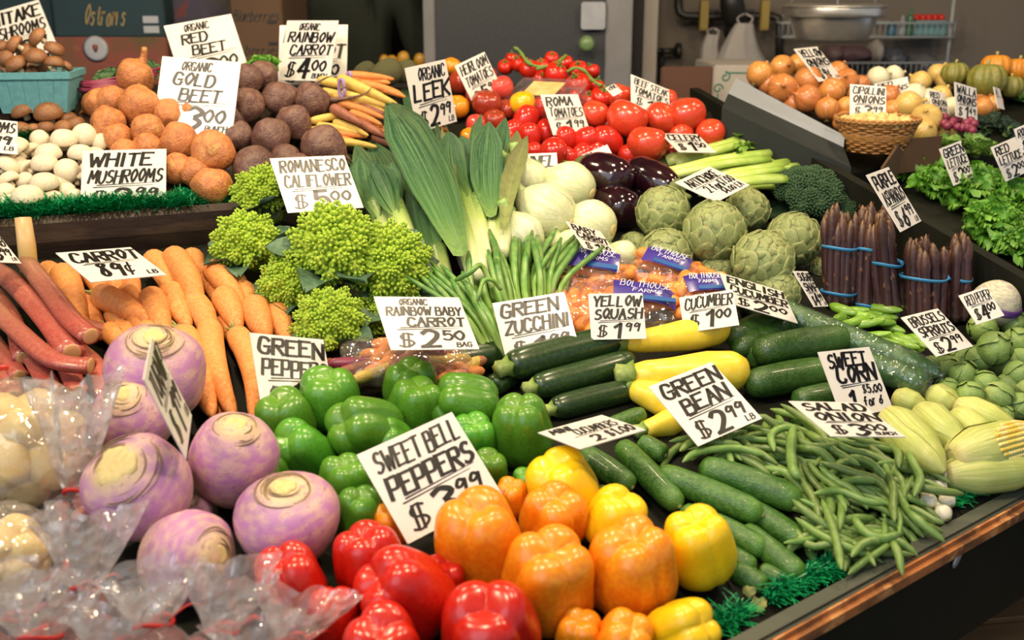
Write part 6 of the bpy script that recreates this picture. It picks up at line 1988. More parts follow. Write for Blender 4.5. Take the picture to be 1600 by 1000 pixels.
def solve_card(c, dist):
    """rectangle in space whose corners project onto the four photo points c (TL TR BR BL)"""
    rays = np.array([list(ray(*p)) for p in c])
    ctr = rays.mean(axis=0)
    A = ctr * dist
    n0 = -ctr / np.linalg.norm(ctr) + np.array([0, 0, .35])
    n0 /= np.linalg.norm(n0)
    best = (1e9, None)
    view = -ctr / np.linalg.norm(ctr)
    ex = np.cross([0, 0, 1.], view)
    ex /= np.linalg.norm(ex)
    ey = np.cross(view, ex)
    for i in range(-26, 27):
        for j in range(-26, 27):
            a, b = i / 26 * 1.25, j / 26 * 1.25
            if a * a + b * b > 1.7:
                continue
            n = view * math.cos(math.hypot(a, b)) + (ex * a + ey * b) * (math.sin(math.hypot(a, b)) / max(1e-6, math.hypot(a, b)))
            den = rays @ n
            if (den > -.12).any():
                continue
            P = rays * (A @ n / den)[:, None]
            tp, bt, lf, rt = P[1] - P[0], P[2] - P[3], P[0] - P[3], P[1] - P[2]
            u, w = tp + bt, lf + rt
            lu, lw = np.linalg.norm(u), np.linalg.norm(w)
            cost = 3 * (u @ w / (lu * lw)) ** 2
            cost += .5 * ((np.linalg.norm(tp) - np.linalg.norm(bt)) / lu) ** 2 + .5 * ((np.linalg.norm(lf) - np.linalg.norm(rt)) / lw) ** 2
            asp = math.log(lu / lw) - math.log(1.12)
            cost += .06 * asp * asp + .02 * (1 - n @ n0)
            if cost < best[0]:
                best = (cost, (n, u / 2, w / 2, P.mean(axis=0)))
    n, u, w, C = best[1]
    xd = Vector(u).normalized()
    yd = Vector(w)
    yd = (yd - xd * yd.dot(xd)).normalized()
    zd = xd.cross(yd)
    return Vector(C) + EYE, xd, yd, zd, float(np.linalg.norm(u)), float(np.linalg.norm(w))

def layout(names, price, unit, W, H):
    """lines for names in the upper part, underline, price below"""
    out, rules = [], []
    k = len(names)
    top = .47 * H
    share_ = .56 if k > 1 else .40
    hh = []
    for i, nm in enumerate(names):
        hh.append(.72 if nm in ('ORGANIC',) else 1.0)
    tot = sum(hh)
    y = top
    for i, nm in enumerate(names):
        lh = share_ * H * hh[i] / tot
        gh = lh * .74
        small = nm == 'ORGANIC'
        ww = min(.86 * W, (.62 if small else 1.05) * gh * len(nm) * .82)
        x = -.42 * W + (.18 * W if small else (i * .10 * W if k > 1 else .04 * W))
        x = min(x, .44 * W - ww)
        y -= lh
        out.append((nm, x, y + lh * .12, ww, gh, .62 if small else 1.0))
    rules.append((-.32 * W, y - .01 * H, .42 * W, y + .02 * H))
    rules.append((-.36 * W, y - .045 * H, .36 * W, y - .02 * H))
    ph = (y + .5 * H) * .70
    pb = y - .07 * H - ph
    if price.endswith('|'):
        out.append((price, -.28 * W, pb, .46 * W, ph, 1.0))
    elif price:
        main, _, sup = price.partition('.')
        out.append(('$', -.40 * W, pb, .17 * W, ph * .85, 1.1))
        out.append((main, -.14 * W, pb - .01 * H, (.2 if len(main) == 1 else .3) * W, ph * 1.02, 1.25))
        if sup:
            out.append((sup, .12 * W, pb + ph * .42, .26 * W, ph * .58, 1.0))
    if unit:
        out.append((unit, .42 * W - .055 * W * len(unit), pb - .01 * H, .05 * W * len(unit) + .02 * W, ph * .27, .6))
    return out, rules

_sg = [0]
def sign(corners, names, price, unit, label, h=.03, d=None, custom=None, pick=False, pen=.064, s='A'):
    _sg[0] += 1
    bx = (corners[2][0] + corners[3][0]) / 2
    by = (corners[2][1] + corners[3][1]) / 2
    D = d if d else depth(at(bx, by, h, s))
    C, xd, yd, zd, W, H = solve_card(corners, D)
    o = obj('price_card', box(-W / 2, W / 2, -H / 2, H / 2, -.0012, .0, .0), M_card, smooth=False)
    M = Matrix(((xd.x, yd.x, zd.x, C.x), (xd.y, yd.y, zd.y, C.y), (xd.z, yd.z, zd.z, C.z), (0, 0, 0, 1)))
    o.matrix_world = M
    rnd = random.Random(_sg[0])
    ln, rules = custom(W, H) if custom else layout(names, price, unit, W, H)
    g = text_geo(ln, .0006, pen * min(W, H * 1.1), rnd)
    for x0, y0, x1, y1 in rules:
        b = len(g[0])
        t_ = .008 * H
        g[0].extend([Vector((x0, y0 - t_, .0005)), Vector((x1, y1 - t_ * .3, .0005)), Vector((x1, y1 + t_ * .3, .0005)), Vector((x0, y0 + t_, .0005))])
        g[1].append((b, b + 1, b + 2, b + 3))
        g[2].extend([0] * 4)
    obj('lettering', g, M_ink, o, smooth=False)
    if pick:
        L = .055
        obj('pick', sweep([Vector((0, -H / 2 + .02, -.003)), Vector((0, -H / 2, -.003)), Vector((0, -H / 2 - L, -.003))], [.0016, .0016, .0012], 7), M_pick, o)
    tag(o, label, 'price card', 'hand lettered price cards')
    return o

sign([(547, 703), (715, 651), (776, 765), (648, 858)], ['SWEET BELL', 'PEPPERS'], '3.99', '', 'largest near card reading SWEET BELL PEPPERS $3.99', 0.02, d=1.3)
sign([(387, 517), (507, 533), (524, 640), (412, 640)], ['GREEN', 'PEPPERS'], '1.99', 'LB', 'card reading GREEN PEPPERS standing behind the green peppers', -0.02)
sign([(222, 592), (241, 521), (297, 655), (293, 718)], ['TURNIP'], '1.99', 'LB', 'narrow edge-on card tilted between the rutabagas', .11)
sign([(86, 394), (205, 387), (259, 428), (143, 442)], ['CARROT'], '89|', 'LB', 'card reading CARROT 89 cents lying on the carrots', .045)
sign([(-60, 366), (0, 366), (33, 414), (-20, 406)], ['RHUBARB'], '3.99', 'LB', 'card cut by the left edge above the rhubarb', .05)
sign([(128, 234), (261, 234), (258, 322), (126, 330)], ['WHITE', 'MUSHROOMS'], '2.99', 'LB', 'card reading WHITE MUSHROOMS $2.99 behind the plastic grass', -0.045, s='M')
sign([(-84, 178), (29, 191), (26, 240), (-86, 232)], ['MUSHROOMS'], '4.99', 'LB', 'card end reading OMS at the left edge', .0, s='M')
sign([(-48, 30), (60, 0), (92, 76), (-16, 110)], ['SHIITAKE', 'MUSHROOMS'], '12.99', 'LB', 'card reading MUSHROOMS 12.99 behind the teal basket', .05, d=2.72)
sign([(256, 41), (361, 21), (390, 112), (285, 132)], ['ORGANIC', 'RED', 'BEET'], '3.00', 'BUNCH', 'card reading ORGANIC RED BEET behind the gold beet card', .03, d=2.42)
sign([(253, 86), (377, 99), (362, 212), (239, 206)], ['ORGANIC', 'GOLD', 'BEET'], '3.00', 'BUNCH', 'card reading ORGANIC GOLD BEET $3.00 above the gold beets', .06, d=2.16)
sign([(448, 33), (530, 31), (514, 128), (436, 124)], ['ORGANIC', 'RAINBOW', 'CARROT'], '4.00', 'BUNCH', 'card reading ORGANIC RAINBOW CARROT $4.00', .04, d=2.46)
sign([(437, 40), (544, 38), (541, 132), (434, 132)], ['BABY', 'CARROT'], '4.00', 'BUNCH', 'card mostly hidden behind the RAINBOW CARROT card', .04, d=2.53)
sign([(420, 247), (539, 243), (567, 324), (451, 333)], ['ROMANESCO', 'CALIFLOWER'], '5.00', '', 'card reading ROMANESCO CALIFLOWER $5.00', 0.03)
sign([(633, 107), (695, 92), (715, 190), (652, 207)], ['ORGANIC', 'LEEK'], '2.99', 'LB', 'card reading ORGANIC LEEK $2.99 above the leek leaves', .08, pick=True)
sign([(672, 172), (708, 152), (742, 196), (705, 216)], ['DOZEN'], '', '', 'small card half hidden behind the LEEK card', 0.06, d=2.5)
sign([(710, 104), (757, 80), (787, 144), (742, 166)], ['HEIRLOOM', 'TOMATOES'], '5.99', '', 'card reading HEIRLOOM TOMATOES $5.99', -0.01, s='T')
sign([(843, 145), (904, 150), (922, 206), (866, 214)], ['ROMA', 'TOMATOES'], '1.99', 'LB', 'card reading ROMA TOMATOES $1.99', -0.02, s='T')
sign([(985, 110), (1046, 146), (1046, 180), (987, 168)], ['BEEF STEAK', 'TOMATOES'], '1.99', '', 'card reading BEEF STEAK TOMATOES behind the largest tomatoes', -0.01, s='T')
sign([(946, 138), (960, 130), (973, 144), (958, 150)], ['VINE'], '', '', 'tiny card between vine and beefsteak tomatoes', .03, s='T')
sign([(1030, 206), (1092, 212), (1117, 236), (1063, 240)], ['CELERY'], '1.50', '', 'card reading CELERY $1.50 below the beefsteak tomatoes', .05)
sign([(784, 242), (870, 238), (874, 296), (788, 298)], ['FENNEL'], '3.00', 'EA', 'card reading FENNEL hidden behind the fennel bulbs', 0.01)
sign([(908, 243), (949, 225), (962, 252), (922, 266)], ['CA', 'E'], '', '', 'small tilted card resting on the eggplant', 0.02)
def artl(W, H):
    return [('ARTICHOKE', -.42 * W, .12 * H, .8 * W, .26 * H, 1.0), ('2 for', -.3 * W, -.22 * H, .4 * W, .24 * H, .7), ('$7.00', .1 * W, -.18 * H, .36 * W, .25 * H, .8), ('$4.00 EA', -.1 * W, -.42 * H, .52 * W, .17 * H, .6)], [(-.42 * W, .06 * H, .42 * W, .07 * H)]
sign([(1051, 285), (1111, 260), (1169, 289), (1122, 316)], [], '', '', 'card reading ARTICHOKE 2 for $7.00 lying on the artichokes', .07, custom=artl)
sign([(879, 341), (944, 366), (962, 398), (918, 392)], ['BABY', 'CARROT'], '1.50', '', 'card reading BABY CARROT $1.50 leaning on the fennel', 0.02)
sign([(584, 464), (716, 464), (750, 546), (611, 546)], ['ORGANIC', 'RAINBOW BABY', 'CARROT'], '2.50', 'BAG', 'card reading ORGANIC RAINBOW BABY CARROT $2.50', .05)
sign([(768, 472), (882, 458), (906, 545), (793, 568)], ['GREEN', 'ZUCCHINI'], '1.99', '', 'card reading GREEN ZUCCHINI $1.99 behind the zucchini', -0.02)
sign([(760, 505), (880, 470), (918, 506), (800, 545)], ['SCALLION', 'BUNCHES A'], '', '', 'card mostly covered by the GREEN ZUCCHINI card', -0.07)
sign([(919, 460), (1004, 457), (1010, 530), (924, 530)], ['YELLOW', 'SQUASH'], '1.99', '', 'card reading YELLOW SQUASH $1.99', 0.0)
sign([(1060, 465), (1146, 452), (1154, 508), (1070, 520)], ['CUCUMBER'], '1.00', '', 'card reading CUCUMBER $1.00 left of the wrapped cucumber', 0.0)
sign([(1120, 419), (1228, 462), (1242, 498), (1148, 482)], ['ENGLISH', 'CUCUMBER'], '2.00', '', 'card reading ENGLISH CUCUMBER under the artichokes', 0.0)
def minl(W, H):
    return [('MINI', -.42 * W, .22 * H, .28 * W, .2 * H, .8), ('CUCUMBERS', -.2 * W, -.03 * H, .6 * W, .25 * H, .9), ('2', -.18 * W, -.4 * H, .12 * W, .25 * H, 1.1), ('$1.00', .04 * W, -.4 * H, .4 * W, .28 * H, 1.0)], [(-.3 * W, -.08 * H, .44 * W, -.06 * H)]
sign([(829, 678), (936, 651), (1013, 668), (918, 699)], [], '', '', 'card reading MINI CUCUMBERS lying between zucchini and peppers', .05, custom=minl)
sign([(1016, 606), (1108, 564), (1195, 655), (1088, 695)], ['GREEN', 'BEAN'], '2.99', 'LB', 'card reading GREEN BEAN $2.99 standing in the beans', 0.0)
def cornl(W, H):
    return [('SWEET', -.4 * W, .24 * H, .72 * W, .2 * H, 1.0), ('CORN', -.32 * W, .0 * H, .72 * W, .24 * H, 1.1), ('1', -.28 * W, -.4 * H, .14 * W, .26 * H, 1.3), ('$5.00', .05 * W, -.2 * H, .38 * W, .12 * H, .7), ('for 6', -.0 * W, -.38 * H, .36 * W, .13 * H, .7)], [(-.32 * W, -.05 * H, .42 * W, -.02 * H), (-.3 * W, -.08 * H, .2 * W, -.06 * H)]
sign([(1277, 550), (1358, 542), (1396, 640), (1316, 652)], [], '', '', 'card reading SWEET CORN with price for six', -0.02, custom=cornl)
sign([(1229, 625), (1345, 630), (1413, 681), (1302, 683)], ['SALAD', 'ONION'], '3.00', 'BUNCH', 'card reading SALAD ONION $3.00 lying beside the corn', .05)
sign([(1402, 500), (1470, 478), (1516, 545), (1469, 553)], ['BRUSSELS', 'SPROUTS'], '2.99', '', 'card reading BRUSSELS SPROUTS $2.99', 0.02)
sign([(1498, 463), (1540, 447), (1570, 494), (1526, 506)], ['RED PEPER'], '4.00', '', 'small card with $4.00 leaning on the pale cabbage', .06)
sign([(1353, 273), (1389, 261), (1439, 345), (1408, 363)], ['PURPLE', 'ASPARAGUS'], '6.99', 'LB', 'card reading PURPLE ASPARAGUS $6.99', .16)
sign([(1476, 392), (1503, 384), (1526, 446), (1500, 452)], ['B'], '', '', 'card half hidden behind the rightmost asparagus bundle', -0.03)
sign([(1238, 417), (1262, 430), (1294, 472), (1274, 486)], ['SUGAR', 'SNAP'], '4.99', 'LB', 'narrow card reading 4.99 beside the snap peas', .06)
sign([(1239, 76), (1278, 73), (1315, 122), (1281, 128)], ['YELLOW', 'ONIONS'], '89|', 'LB', 'card reading YELLOW ONIONS 89 cents', -0.02, s='O')
sign([(1366, 132), (1418, 119), (1424, 152), (1372, 162)], ['RED', 'ONIONS'], '', '', 'card reading ONS behind the cipollini basket', -0.05, s='O')
sign([(1328, 130), (1385, 137), (1384, 184), (1328, 182)], ['CIPOLLINI', 'ONIONS'], '3.99', '', 'card reading CIPOLLINI ONIONS $3.99 in the wicker basket', 0.02, s='O')
sign([(1450, 140), (1476, 146), (1484, 182), (1458, 180)], ['RED', 'ONION'], '1.00', '', 'small card with $1.00 beside the sweet onions', -0.02, s='O')
sign([(1489, 127), (1528, 139), (1525, 190), (1496, 182)], ['WALLA', 'ONIONS'], '1.49', '', 'card reading ONIONS $1 right of the sweet onions', -0.02, s='O')
sign([(1552, 136), (1562, 138), (1570, 172), (1560, 168)], ['A'], '', '', 'thin edge-on card near the winter squash', .02, s='O')
sign([(1468, 233), (1501, 219), (1524, 276), (1490, 290)], ['GREEN', 'LETTUCE'], '2.00', '', 'card reading GREEN LETTUCE $2.00', -0.02, s='L')
sign([(1548, 230), (1586, 214), (1610, 266), (1572, 284)], ['RED', 'LETTUCE'], '2.00', 'EA', 'card reading RED LETTUCE $2.00', -0.0, s='L')
sign([(1584, 202), (1622, 186), (1634, 224), (1596, 240)], ['ROMAINE'], '2.00', '', 'card cut off by the right edge above the RED LETTUCE card', .07, s='L')
# bagged carrots with printed labels
carrot_bag(925, 432, 118, 66, -8, .015, 'bag of baby carrots below the BABY CARROT card', ('Bolthouse'.upper(), 'FARMS'), seed=1)
carrot_bag(1036, 430, 110, 56, -22, .008, 'bag of baby carrots touching the artichokes', ('BOLTHOUSE', 'FARMS'), seed=2)
carrot_bag(1100, 468, 96, 56, 8, .012, 'bag of baby carrots behind the CUCUMBER card', ('BOLTHOUSE', 'FARMS'), seed=3)
carrot_bag(985, 482, 150, 62, -4, .005, 'bag of baby carrots behind the YELLOW SQUASH card', ('BOLTHOUSE', 'FARMS'), seed=4, lab_off=(.25, .2))
carrot_bag(890, 490, 90, 60, 14, .0, 'bag of baby carrots behind the zucchini card', None, seed=5)
carrot_bag(606, 568, 150, 56, 6, .012, 'bag of rainbow baby carrots behind the green peppers', None, True, 6, nfill=22)
carrot_bag(690, 572, 100, 40, -6, .0, 'rainbow baby carrot bag beside the zucchini tips', None, True, 7, nfill=14)
# ------------------------------------------------------------------ behind the stall
def bgbox(name, x0, y0, x1, y1, d, dz, material, label=None, cat_=None, bev=.004, yaw=0, parent=None, zb=None):
    """box whose front face spans photo rectangle x0 y0 x1 y1 at distance d, dz deep"""
    a, b = atd(x0, y1, d), atd(x1, y0, d)
    Y = (a.y + b.y) / 2
    sa, sb = ray(x0, (y0 + y1) / 2), ray(x1, (y0 + y1) / 2)
    X0, X1 = sa.x / sa.y * Y, sb.x / sb.y * Y
    st, sb_ = ray((x0 + x1) / 2, y0), ray((x0 + x1) / 2, y1)
    Z1, Z0 = EYE.z + st.z / st.y * Y, EYE.z + sb_.z / sb_.y * Y
    if zb is not None:
        Z0 = zb
    c = Vector(((X0 + X1) / 2, Y, Z0))
    o = obj(name, box(X0 - c.x, X1 - c.x, 0, dz, 0, Z1 - Z0, bev), material, parent, smooth=False)
    if parent is None:
        o.location = c
    else:
        o.location = c - parent.location
    o.rotation_euler = (0, 0, math.radians(yaw))
    if label:
        tag(o, label, cat_)
    return o
M_teal2 = mat('teal_carton', '#123038', rough=.7, noise_c='#10282e', nscale=8, vary=0)
M_pinkc = mat('printed_carton', '#7a4034', rough=.7, noise_c='#444c26', nscale=9, namt=.8, vary=0, c3='#8a6f3c', c3scale=12)
M_card_b = mat('brown_cardboard', '#523b27', rough=.8, noise_c='#483322', nscale=6, vary=.05)
M_card_d = mat('dark_brown_cardboard', '#56392a', rough=.8, noise_c='#4a3024', nscale=6, vary=.05)
M_card_w = mat('white_carton', '#a9a29a', rough=.7, noise_c='#a19a90', nscale=5, vary=.04)
M_gold_ink = mat('gold_print', '#8d7a4a', rough=.5, vary=0)
M_stick = mat('white_sticker', '#9fa3aa', rough=.5, noise_c='#8a8e98', nscale=20, vary=0)
M_door = mat('dark_speckled_door', '#2b2e32', rough=.6, noise_c='#35383c', nscale=120, namt=.7, vary=0)
M_frame = mat('grey_metal_frame', '#7a7a7c', rough=.5, noise_c='#6a6a6c', nscale=10, vary=0)
M_steel = mat('stainless_steel', '#d6d0c4', rough=.28, metal=.8, noise_c='#c6c0b4', nscale=40, vary=0)
M_blackpipe = mat('black_pipe', '#1a1917', rough=.5, vary=0)
M_brass = mat('yellow_strap', '#8f7a34', rough=.5, vary=0)
M_wire = mat('white_wire', '#9aa0a2', rough=.5, vary=0)
M_softbag = mat('white_grocery_bag', '#b5b0ac', rough=.6, noise_c='#9f9a96', nscale=6, vary=0, trans=.25)
M_bluecrate = mat('blue_crate', '#3f6f8a', rough=.5, vary=.1)
M_greenprint = mat('green_print', '#2f7a5f', rough=.6, vary=0)

def lettering(parent, words, x, z, W, H, material, pen=.004, y=-.001):
    g = text_geo([(words, x, z, W, H)], 0, pen, slant=.25)
    v = [Vector((p.x, y, p.y)) for p in g[0]]
    return obj('lettering', (v, g[1], g[2]), material, parent, smooth=False)

# cartons at upper left, on a dark counter
CT = 1.30
struct(obj('back_counter', box(-2.1, -.26, 3.05, 3.85, 0, CT - .001), M_backdark, smooth=False))
b = bgbox('teal_carton', 82, -30, 256, 58, 3.2, .4, M_teal2, 'teal carton with gold script behind the red beet card', 'carton')
lettering(b, 'Ostrom s', -.075, .035, .12, .055, M_gold_ink, .004)
bgp = obj('hand_hole', box(-.05, .06, -.003, .0, .112, .136), M_blackpipe, b, smooth=False)
obj('sticker', box(.10, .145, -.003, 0, .04, .06), M_stick, b, smooth=False)
obj('sticker', box(.10, .145, -.003, 0, .012, .032), M_stick, b, smooth=False)
b = bgbox('printed_carton', 82, 58, 262, 112, 3.22, .4, M_pinkc, 'carton printed with vegetables below the teal carton', 'carton', zb=CT)
obj('round_emblem', xform(lathe([(.0005, 0), (.034, 0), (.034, .003), (.0005, .003)], 28, 5), Matrix.Translation((-.04, -.001, .105)) @ Matrix.Rotation(PI / 2, 4, 'X')), M_stick, b)
obj('emblem_mark', xform(lathe([(.0005, -.012), (.004, -.01), (.010, .006), (.0005, .012)], 4, 5), Matrix.Translation((-.04, -.004, .107))), M_pinkc, b)
bgbox('carton_stack', 246, -30, 372, 100, 3.3, .4, mat('dim_printed_carton', '#38301f', rough=.8, noise_c='#3d3a55', nscale=6, namt=.7, vary=0, c3='#6b2f28', c3scale=14), 'dim carton with printed berries between teal and brown cartons', 'carton', zb=CT)
bgbox('teal_carton', -60, -30, 80, 30, 3.25, .4, M_teal2, 'teal carton at the upper left corner', 'carton', zb=CT)
b = bgbox('cardboard_carton', 362, -30, 442, 112, 3.12, .4, M_card_b, 'brown cardboard carton reading Blueberries', 'carton', zb=CT)
lettering(b, 'Blueberries', -.068, .185, .13, .03, M_blackpipe, .003)
lettering(b, 'berries', -.04, .09, .1, .028, M_blackpipe, .003)
for k in range(3):
    obj('vent_slot', box(.03, .055, -.003, .0, .06 + .06 * k, .068 + .06 * k), M_blackpipe, b, smooth=False)
# dark interior with fruit trays
b = bgbox('fruit_carton', 588, 98, 650, 118, 3.5, .3, mat('black_carton', '#12120f', rough=.6, vary=0), 'black carton of yellow fruit behind the leek card', 'carton', zb=CT)
M_mango = mat('mango_skin', '#b08a2a', rough=.4, noise_c='#a0562a', nscale=8, vary=.1)
for i, (x, y, w) in enumerate([(600, 95, 16), (612, 97, 18), (630, 92, 20), (655, 94, 18)]):
    P = atd(x, y, 3.46)
    o = obj('mango', lathe([(.01, -1.2), (.6, -1), (1, -.2), (.85, .7), (.4, 1.15), (.01, 1.2)], 16, 12), M_mango)
    orient(o, P, (.2, -.2, 1), 0, w / 2 * m_px(P))
    reg('mangoes', o, x, y, 'yellow orange fruit', 'fruit', 'in the dark behind the rainbow carrots')
# dark door
dr = bgbox('door_1', 676, -260, 962, 220, 3.55, .06, M_door)
struct(dr)
dw = atd(962, 0, 3.55).x - atd(676, 0, 3.55).x
bgbox('notice', 908, 3, 946, 46, 3.545, .004, M_stick, 'pale worn notice stuck on the dark door', 'notice')
P = atd(916, 68, 3.54)
o = obj('door_knob', xform(lathe([(.0005, 0), (.022, 0), (.026, .012), (.02, .03), (.0005, .034)], 24, 9), Matrix.Rotation(PI / 2, 4, 'X')), mat('green_knob', '#6f8a5a', rough=.3, vary=0))
o.location = P
o.parent = dr
o.matrix_parent_inverse = Matrix.Translation(-dr.location)
struct(bgbox('trim_2', 660, -260, 678, 220, 3.54, .1, M_frame))
struct(bgbox('trim_3', 948, -260, 990, 220, 3.54, .14, M_frame))
struct(bgbox('trim_4', 1004, -260, 1030, 220, 4.0, .1, M_card_w))
bgbox('cabinet', 986, -60, 1006, 150, 3.9, .3, mat('dark_cabinet', '#1c1a17', rough=.7, vary=0), 'dark shelf unit in the gap beside the door', 'shelf')
# pipes on the wall
def pipe(pts, r, label, d=4.2):
    P = [atd(x, y, d) for x, y in pts]
    o = obj('pipe', sweep([p - P[0] for p in P], [r] * len(P), 12), M_blackpipe)
    o.location = P[0]
    tag(o, label, 'pipe')
    return o
p = pipe([(1060, -30), (1060, 10), (1062, 20), (1070, 25), (1100, 26), (1160, 25), (1205, 25), (1215, 28), (1218, 40), (1218, 90)], .016, 'black pipe running along the grey wall')
for x in (1100, 1195):
    q = atd(x, 24, 4.17) - p.location
    obj('strap', box(q.x - .016, q.x + .016, q.y - .012, q.y + .03, q.z - .055, q.z + .055, .003), M_brass, p, smooth=False)
for x in (1115, 1170):
    q = atd(x, 17, 4.18) - p.location
    obj('valve_lever', box(q.x - .02, q.x + .02, q.y - .01, q.y + .01, q.z - .006, q.z + .006, .002), M_blackpipe, p, smooth=False)
P = atd(1145, 14, 4.12)
o = obj('meter', lathe([(.01, -.07), (.035, -.065), (.045, -.02), (.045, .03), (.03, .06), (.01, .062)], 20, 12), M_blackpipe)
orient(o, P, (-.3, -.3, 1))
obj('pipe_body', lathe([(.02, -.12), (.045, -.11), (.05, -.08), (.03, -.05)], 16, 8), M_blackpipe, o)
tag(o, 'dark round meter mounted above the pipe', 'meter')
P = atd(1034, 80, 4.25)
o = obj('valve', merge(xform(lathe([(.006, -.05), (.012, -.05), (.012, .05), (.03, .052), (.03, .075), (.006, .076)], 16, 10), Matrix.Rotation(PI / 2, 4, 'Y')), lathe([(.012, -.12), (.012, .0), (.016, .01)], 12, 4)), M_blackpipe)
o.location = P
tag(o, 'small dark tap above the dark cardboard flap', 'tap')
# hanging grocery bags
def soft_bag(name, cx, top, bottom, w0, w1, d, label):
    P = atd(cx, bottom, d)
    T = atd(cx, top, d)
    Hh = T.z - P.z
    px = m_px(P)
    grid = []
    for i in range(14):
        u = i / 13
        row = []
        for j in range(40):
            th = 2 * PI * j / 40
            R = (w1 + (w0 - w1) * u ** .8) / 2 * px * (1 + .10 * math.sin(7 * th) * (.4 + .6 * u) + .05 * math.sin(13 * th + 3 * u))
            row.append((R * math.cos(th) - .04 * u * (1 - u), R * .4 * math.sin(th), Hh * u))
        grid.append(row)
    o = obj(name, sheet(grid, True), M_softbag)
    o.location = P
    for k in (-1, 1):
        obj('handle', sweep(cat([(k * w0 / 2 * px * .6, 0, Hh * .98), (k * w0 / 2 * px * .9, 0, Hh * 1.12), (k * .002, 0, Hh * 1.22)], 8), [.006] * 8, 8, None, .4), M_softbag, o)
    tag(o, label, 'plastic bag')
soft_bag('grocery_bag', 1160, 36, 104, 26, 86, 4.1, 'white grocery bag hanging from the pipe')
soft_bag('grocery_bag', 1112, 54, 100, 20, 34, 4.12, 'narrow printed plastic bag hanging left of the grocery bag')
# boxes right of the tomatoes
b = bgbox('cardboard_flap', 1030, 104, 1112, 240, 3.1, .012, M_card_d, 'dark brown cardboard flap behind the beefsteak tomatoes', 'cardboard', yaw=6)
obj('tape', box(-.02, -.004, -.002, 0, .0, .157), mat('pale_tape', '#7f9aa6', rough=.3, vary=0), b, smooth=False)
b = bgbox('white_carton', 1112, 102, 1215, 250, 3.3, .35, M_card_w, 'white carton with green scroll print beside the onions', 'carton')
def scroll(pts, r=.0022):
    return sweep([Vector((x, -.001, z)) for x, z in pts], [r] * len(pts), 5)
Wc = .1
obj('scroll_print', merge(scroll([(-.085, -.0), (-.085, .2)]), scroll([(-.065, .262), (.10, .262)]), scroll([(-.085 + .016 * (1 - q / 9) * math.cos(q), .215 + .016 * (1 - q / 9) * math.sin(q)) for q in np.linspace(0, 7, 26)]), scroll([(-.065 + .016 * (1 - q / 9) * math.sin(q), .25 + .016 * (1 - q / 9) * math.cos(q)) for q in np.linspace(0, 7, 26)])), M_greenprint, b)
# counter along the grey wall carries the carton and the crate
ct = atd(1150, 250, 3.3)
struct(obj('back_counter', box(ct.x - .2, ct.x + 1.5, 3.15, 3.75, 0, ct.z - .002), M_backdark, smooth=False))
# onion box liner on the divider
M_liner = mat('grey_blue_carton_liner', '#878c92', rough=.6, noise_c='#92979c', nscale=8, vary=0)
e0, e1 = at(1150, 122, .0, 'O'), at(1320, 212, .0, 'O')
f0, f1 = at(1138, 146, -.0, 'O'), at(1318, 230, -.02, 'O')
ln = empty('onion_carton', e0)
nn = (e1 - e0).cross(f0 - e0).normalized()
v = [e0, e1, f1, f0]
obj('front_flap', ([p - e0 for p in v] + [p - e0 + nn * .004 for p in v], [(0, 1, 2, 3), (7, 6, 5, 4), (0, 4, 5, 1), (1, 5, 6, 2), (2, 6, 7, 3), (3, 7, 4, 0)], [0] * 8), M_liner, ln, smooth=False)
M_grcard = mat('dark_green_carton', '#131a19', rough=.7, noise_c='#19211f', nscale=8, vary=0)
g0, g1 = at(1128, 168, -.0, 'O'), at(1330, 262, -.03, 'O')
h0, h1 = g0 - UP * .09, g1 - UP * .09
v = [f0, f1, g1, g0]
v2 = [g0, g1, h1, h0]
obj('outer_panel', ([p - e0 for p in v + v2], [(0, 1, 2, 3), (4, 5, 6, 7)], [0] * 8), M_grcard, ln, smooth=False)
tag(ln, 'dark green carton with a grey liner flap under the yellow onions', 'carton')
lc = empty('lettuce_carton', at(1380, 262, 0, 'L'))
q0, q1, q2 = at(1376, 262, .0, 'L'), at(1406, 218, .01, 'L'), at(1470, 212, .01, 'L')
for a_, b_ in ((q0, q1), (q1, q2)):
    v = [a_, b_, b_ - UP * .07, a_ - UP * .07]
    n_ = (b_ - a_).cross(UP).normalized() * .005
    obj('side_panel', ([p - lc.location for p in v] + [p + n_ - lc.location for p in v], [(0, 1, 2, 3), (7, 6, 5, 4), (0, 4, 5, 1), (1, 5, 6, 2), (2, 6, 7, 3), (3, 7, 4, 0)], [0] * 8), M_card_b, lc, smooth=False)
tag(lc, 'cut cardboard tray edge between the wicker basket and lettuce', 'carton')
# hanging scale pan
pc = atd(1303, 12, 3.55)
px = m_px(pc)
R1 = 76 * px
pan = empty('scale_pan', pc)
obj('bowl', lathe([(.0005, -50 * px), (R1 * .62, -50 * px), (R1 * .74, -45 * px), (R1 * .84, -26 * px), (R1 * .90, -8 * px), (R1 * .92, 0), (R1 * 1.06, .001), (R1 * 1.06, .008), (R1 * .96, .0095), (R1 * .9, .006), (R1 * .7, -40 * px), (.0005, -45 * px)], 56, 40), M_steel, pan)
obj('rim', lathe([(R1 * .93, -14 * px), (R1 * 1.0, -14 * px), (R1 * 1.03, -10 * px), (R1 * 1.03, 2 * px), (R1 * .98, 3 * px)], 56, 10), M_steel, pan)
for a_ in (0.3, 2.4, 4.5):
    obj('hanger', sweep([Vector((math.cos(a_) * R1, math.sin(a_) * R1, 0)), Vector((math.cos(a_) * R1 * .5, math.sin(a_) * R1 * .5, .3)), Vector((0, 0, .6))], [.003] * 3, 6), M_wire, pan)
obj('hook_rod', sweep([Vector((0, 0, .59)), Vector((0, 0, 1.2)), Vector((0, 0, 3.2 - pc.z))], [.006] * 3, 8), M_wire, pan)
tag(pan, 'stainless steel scale pan hanging above the onions', 'scale pan')
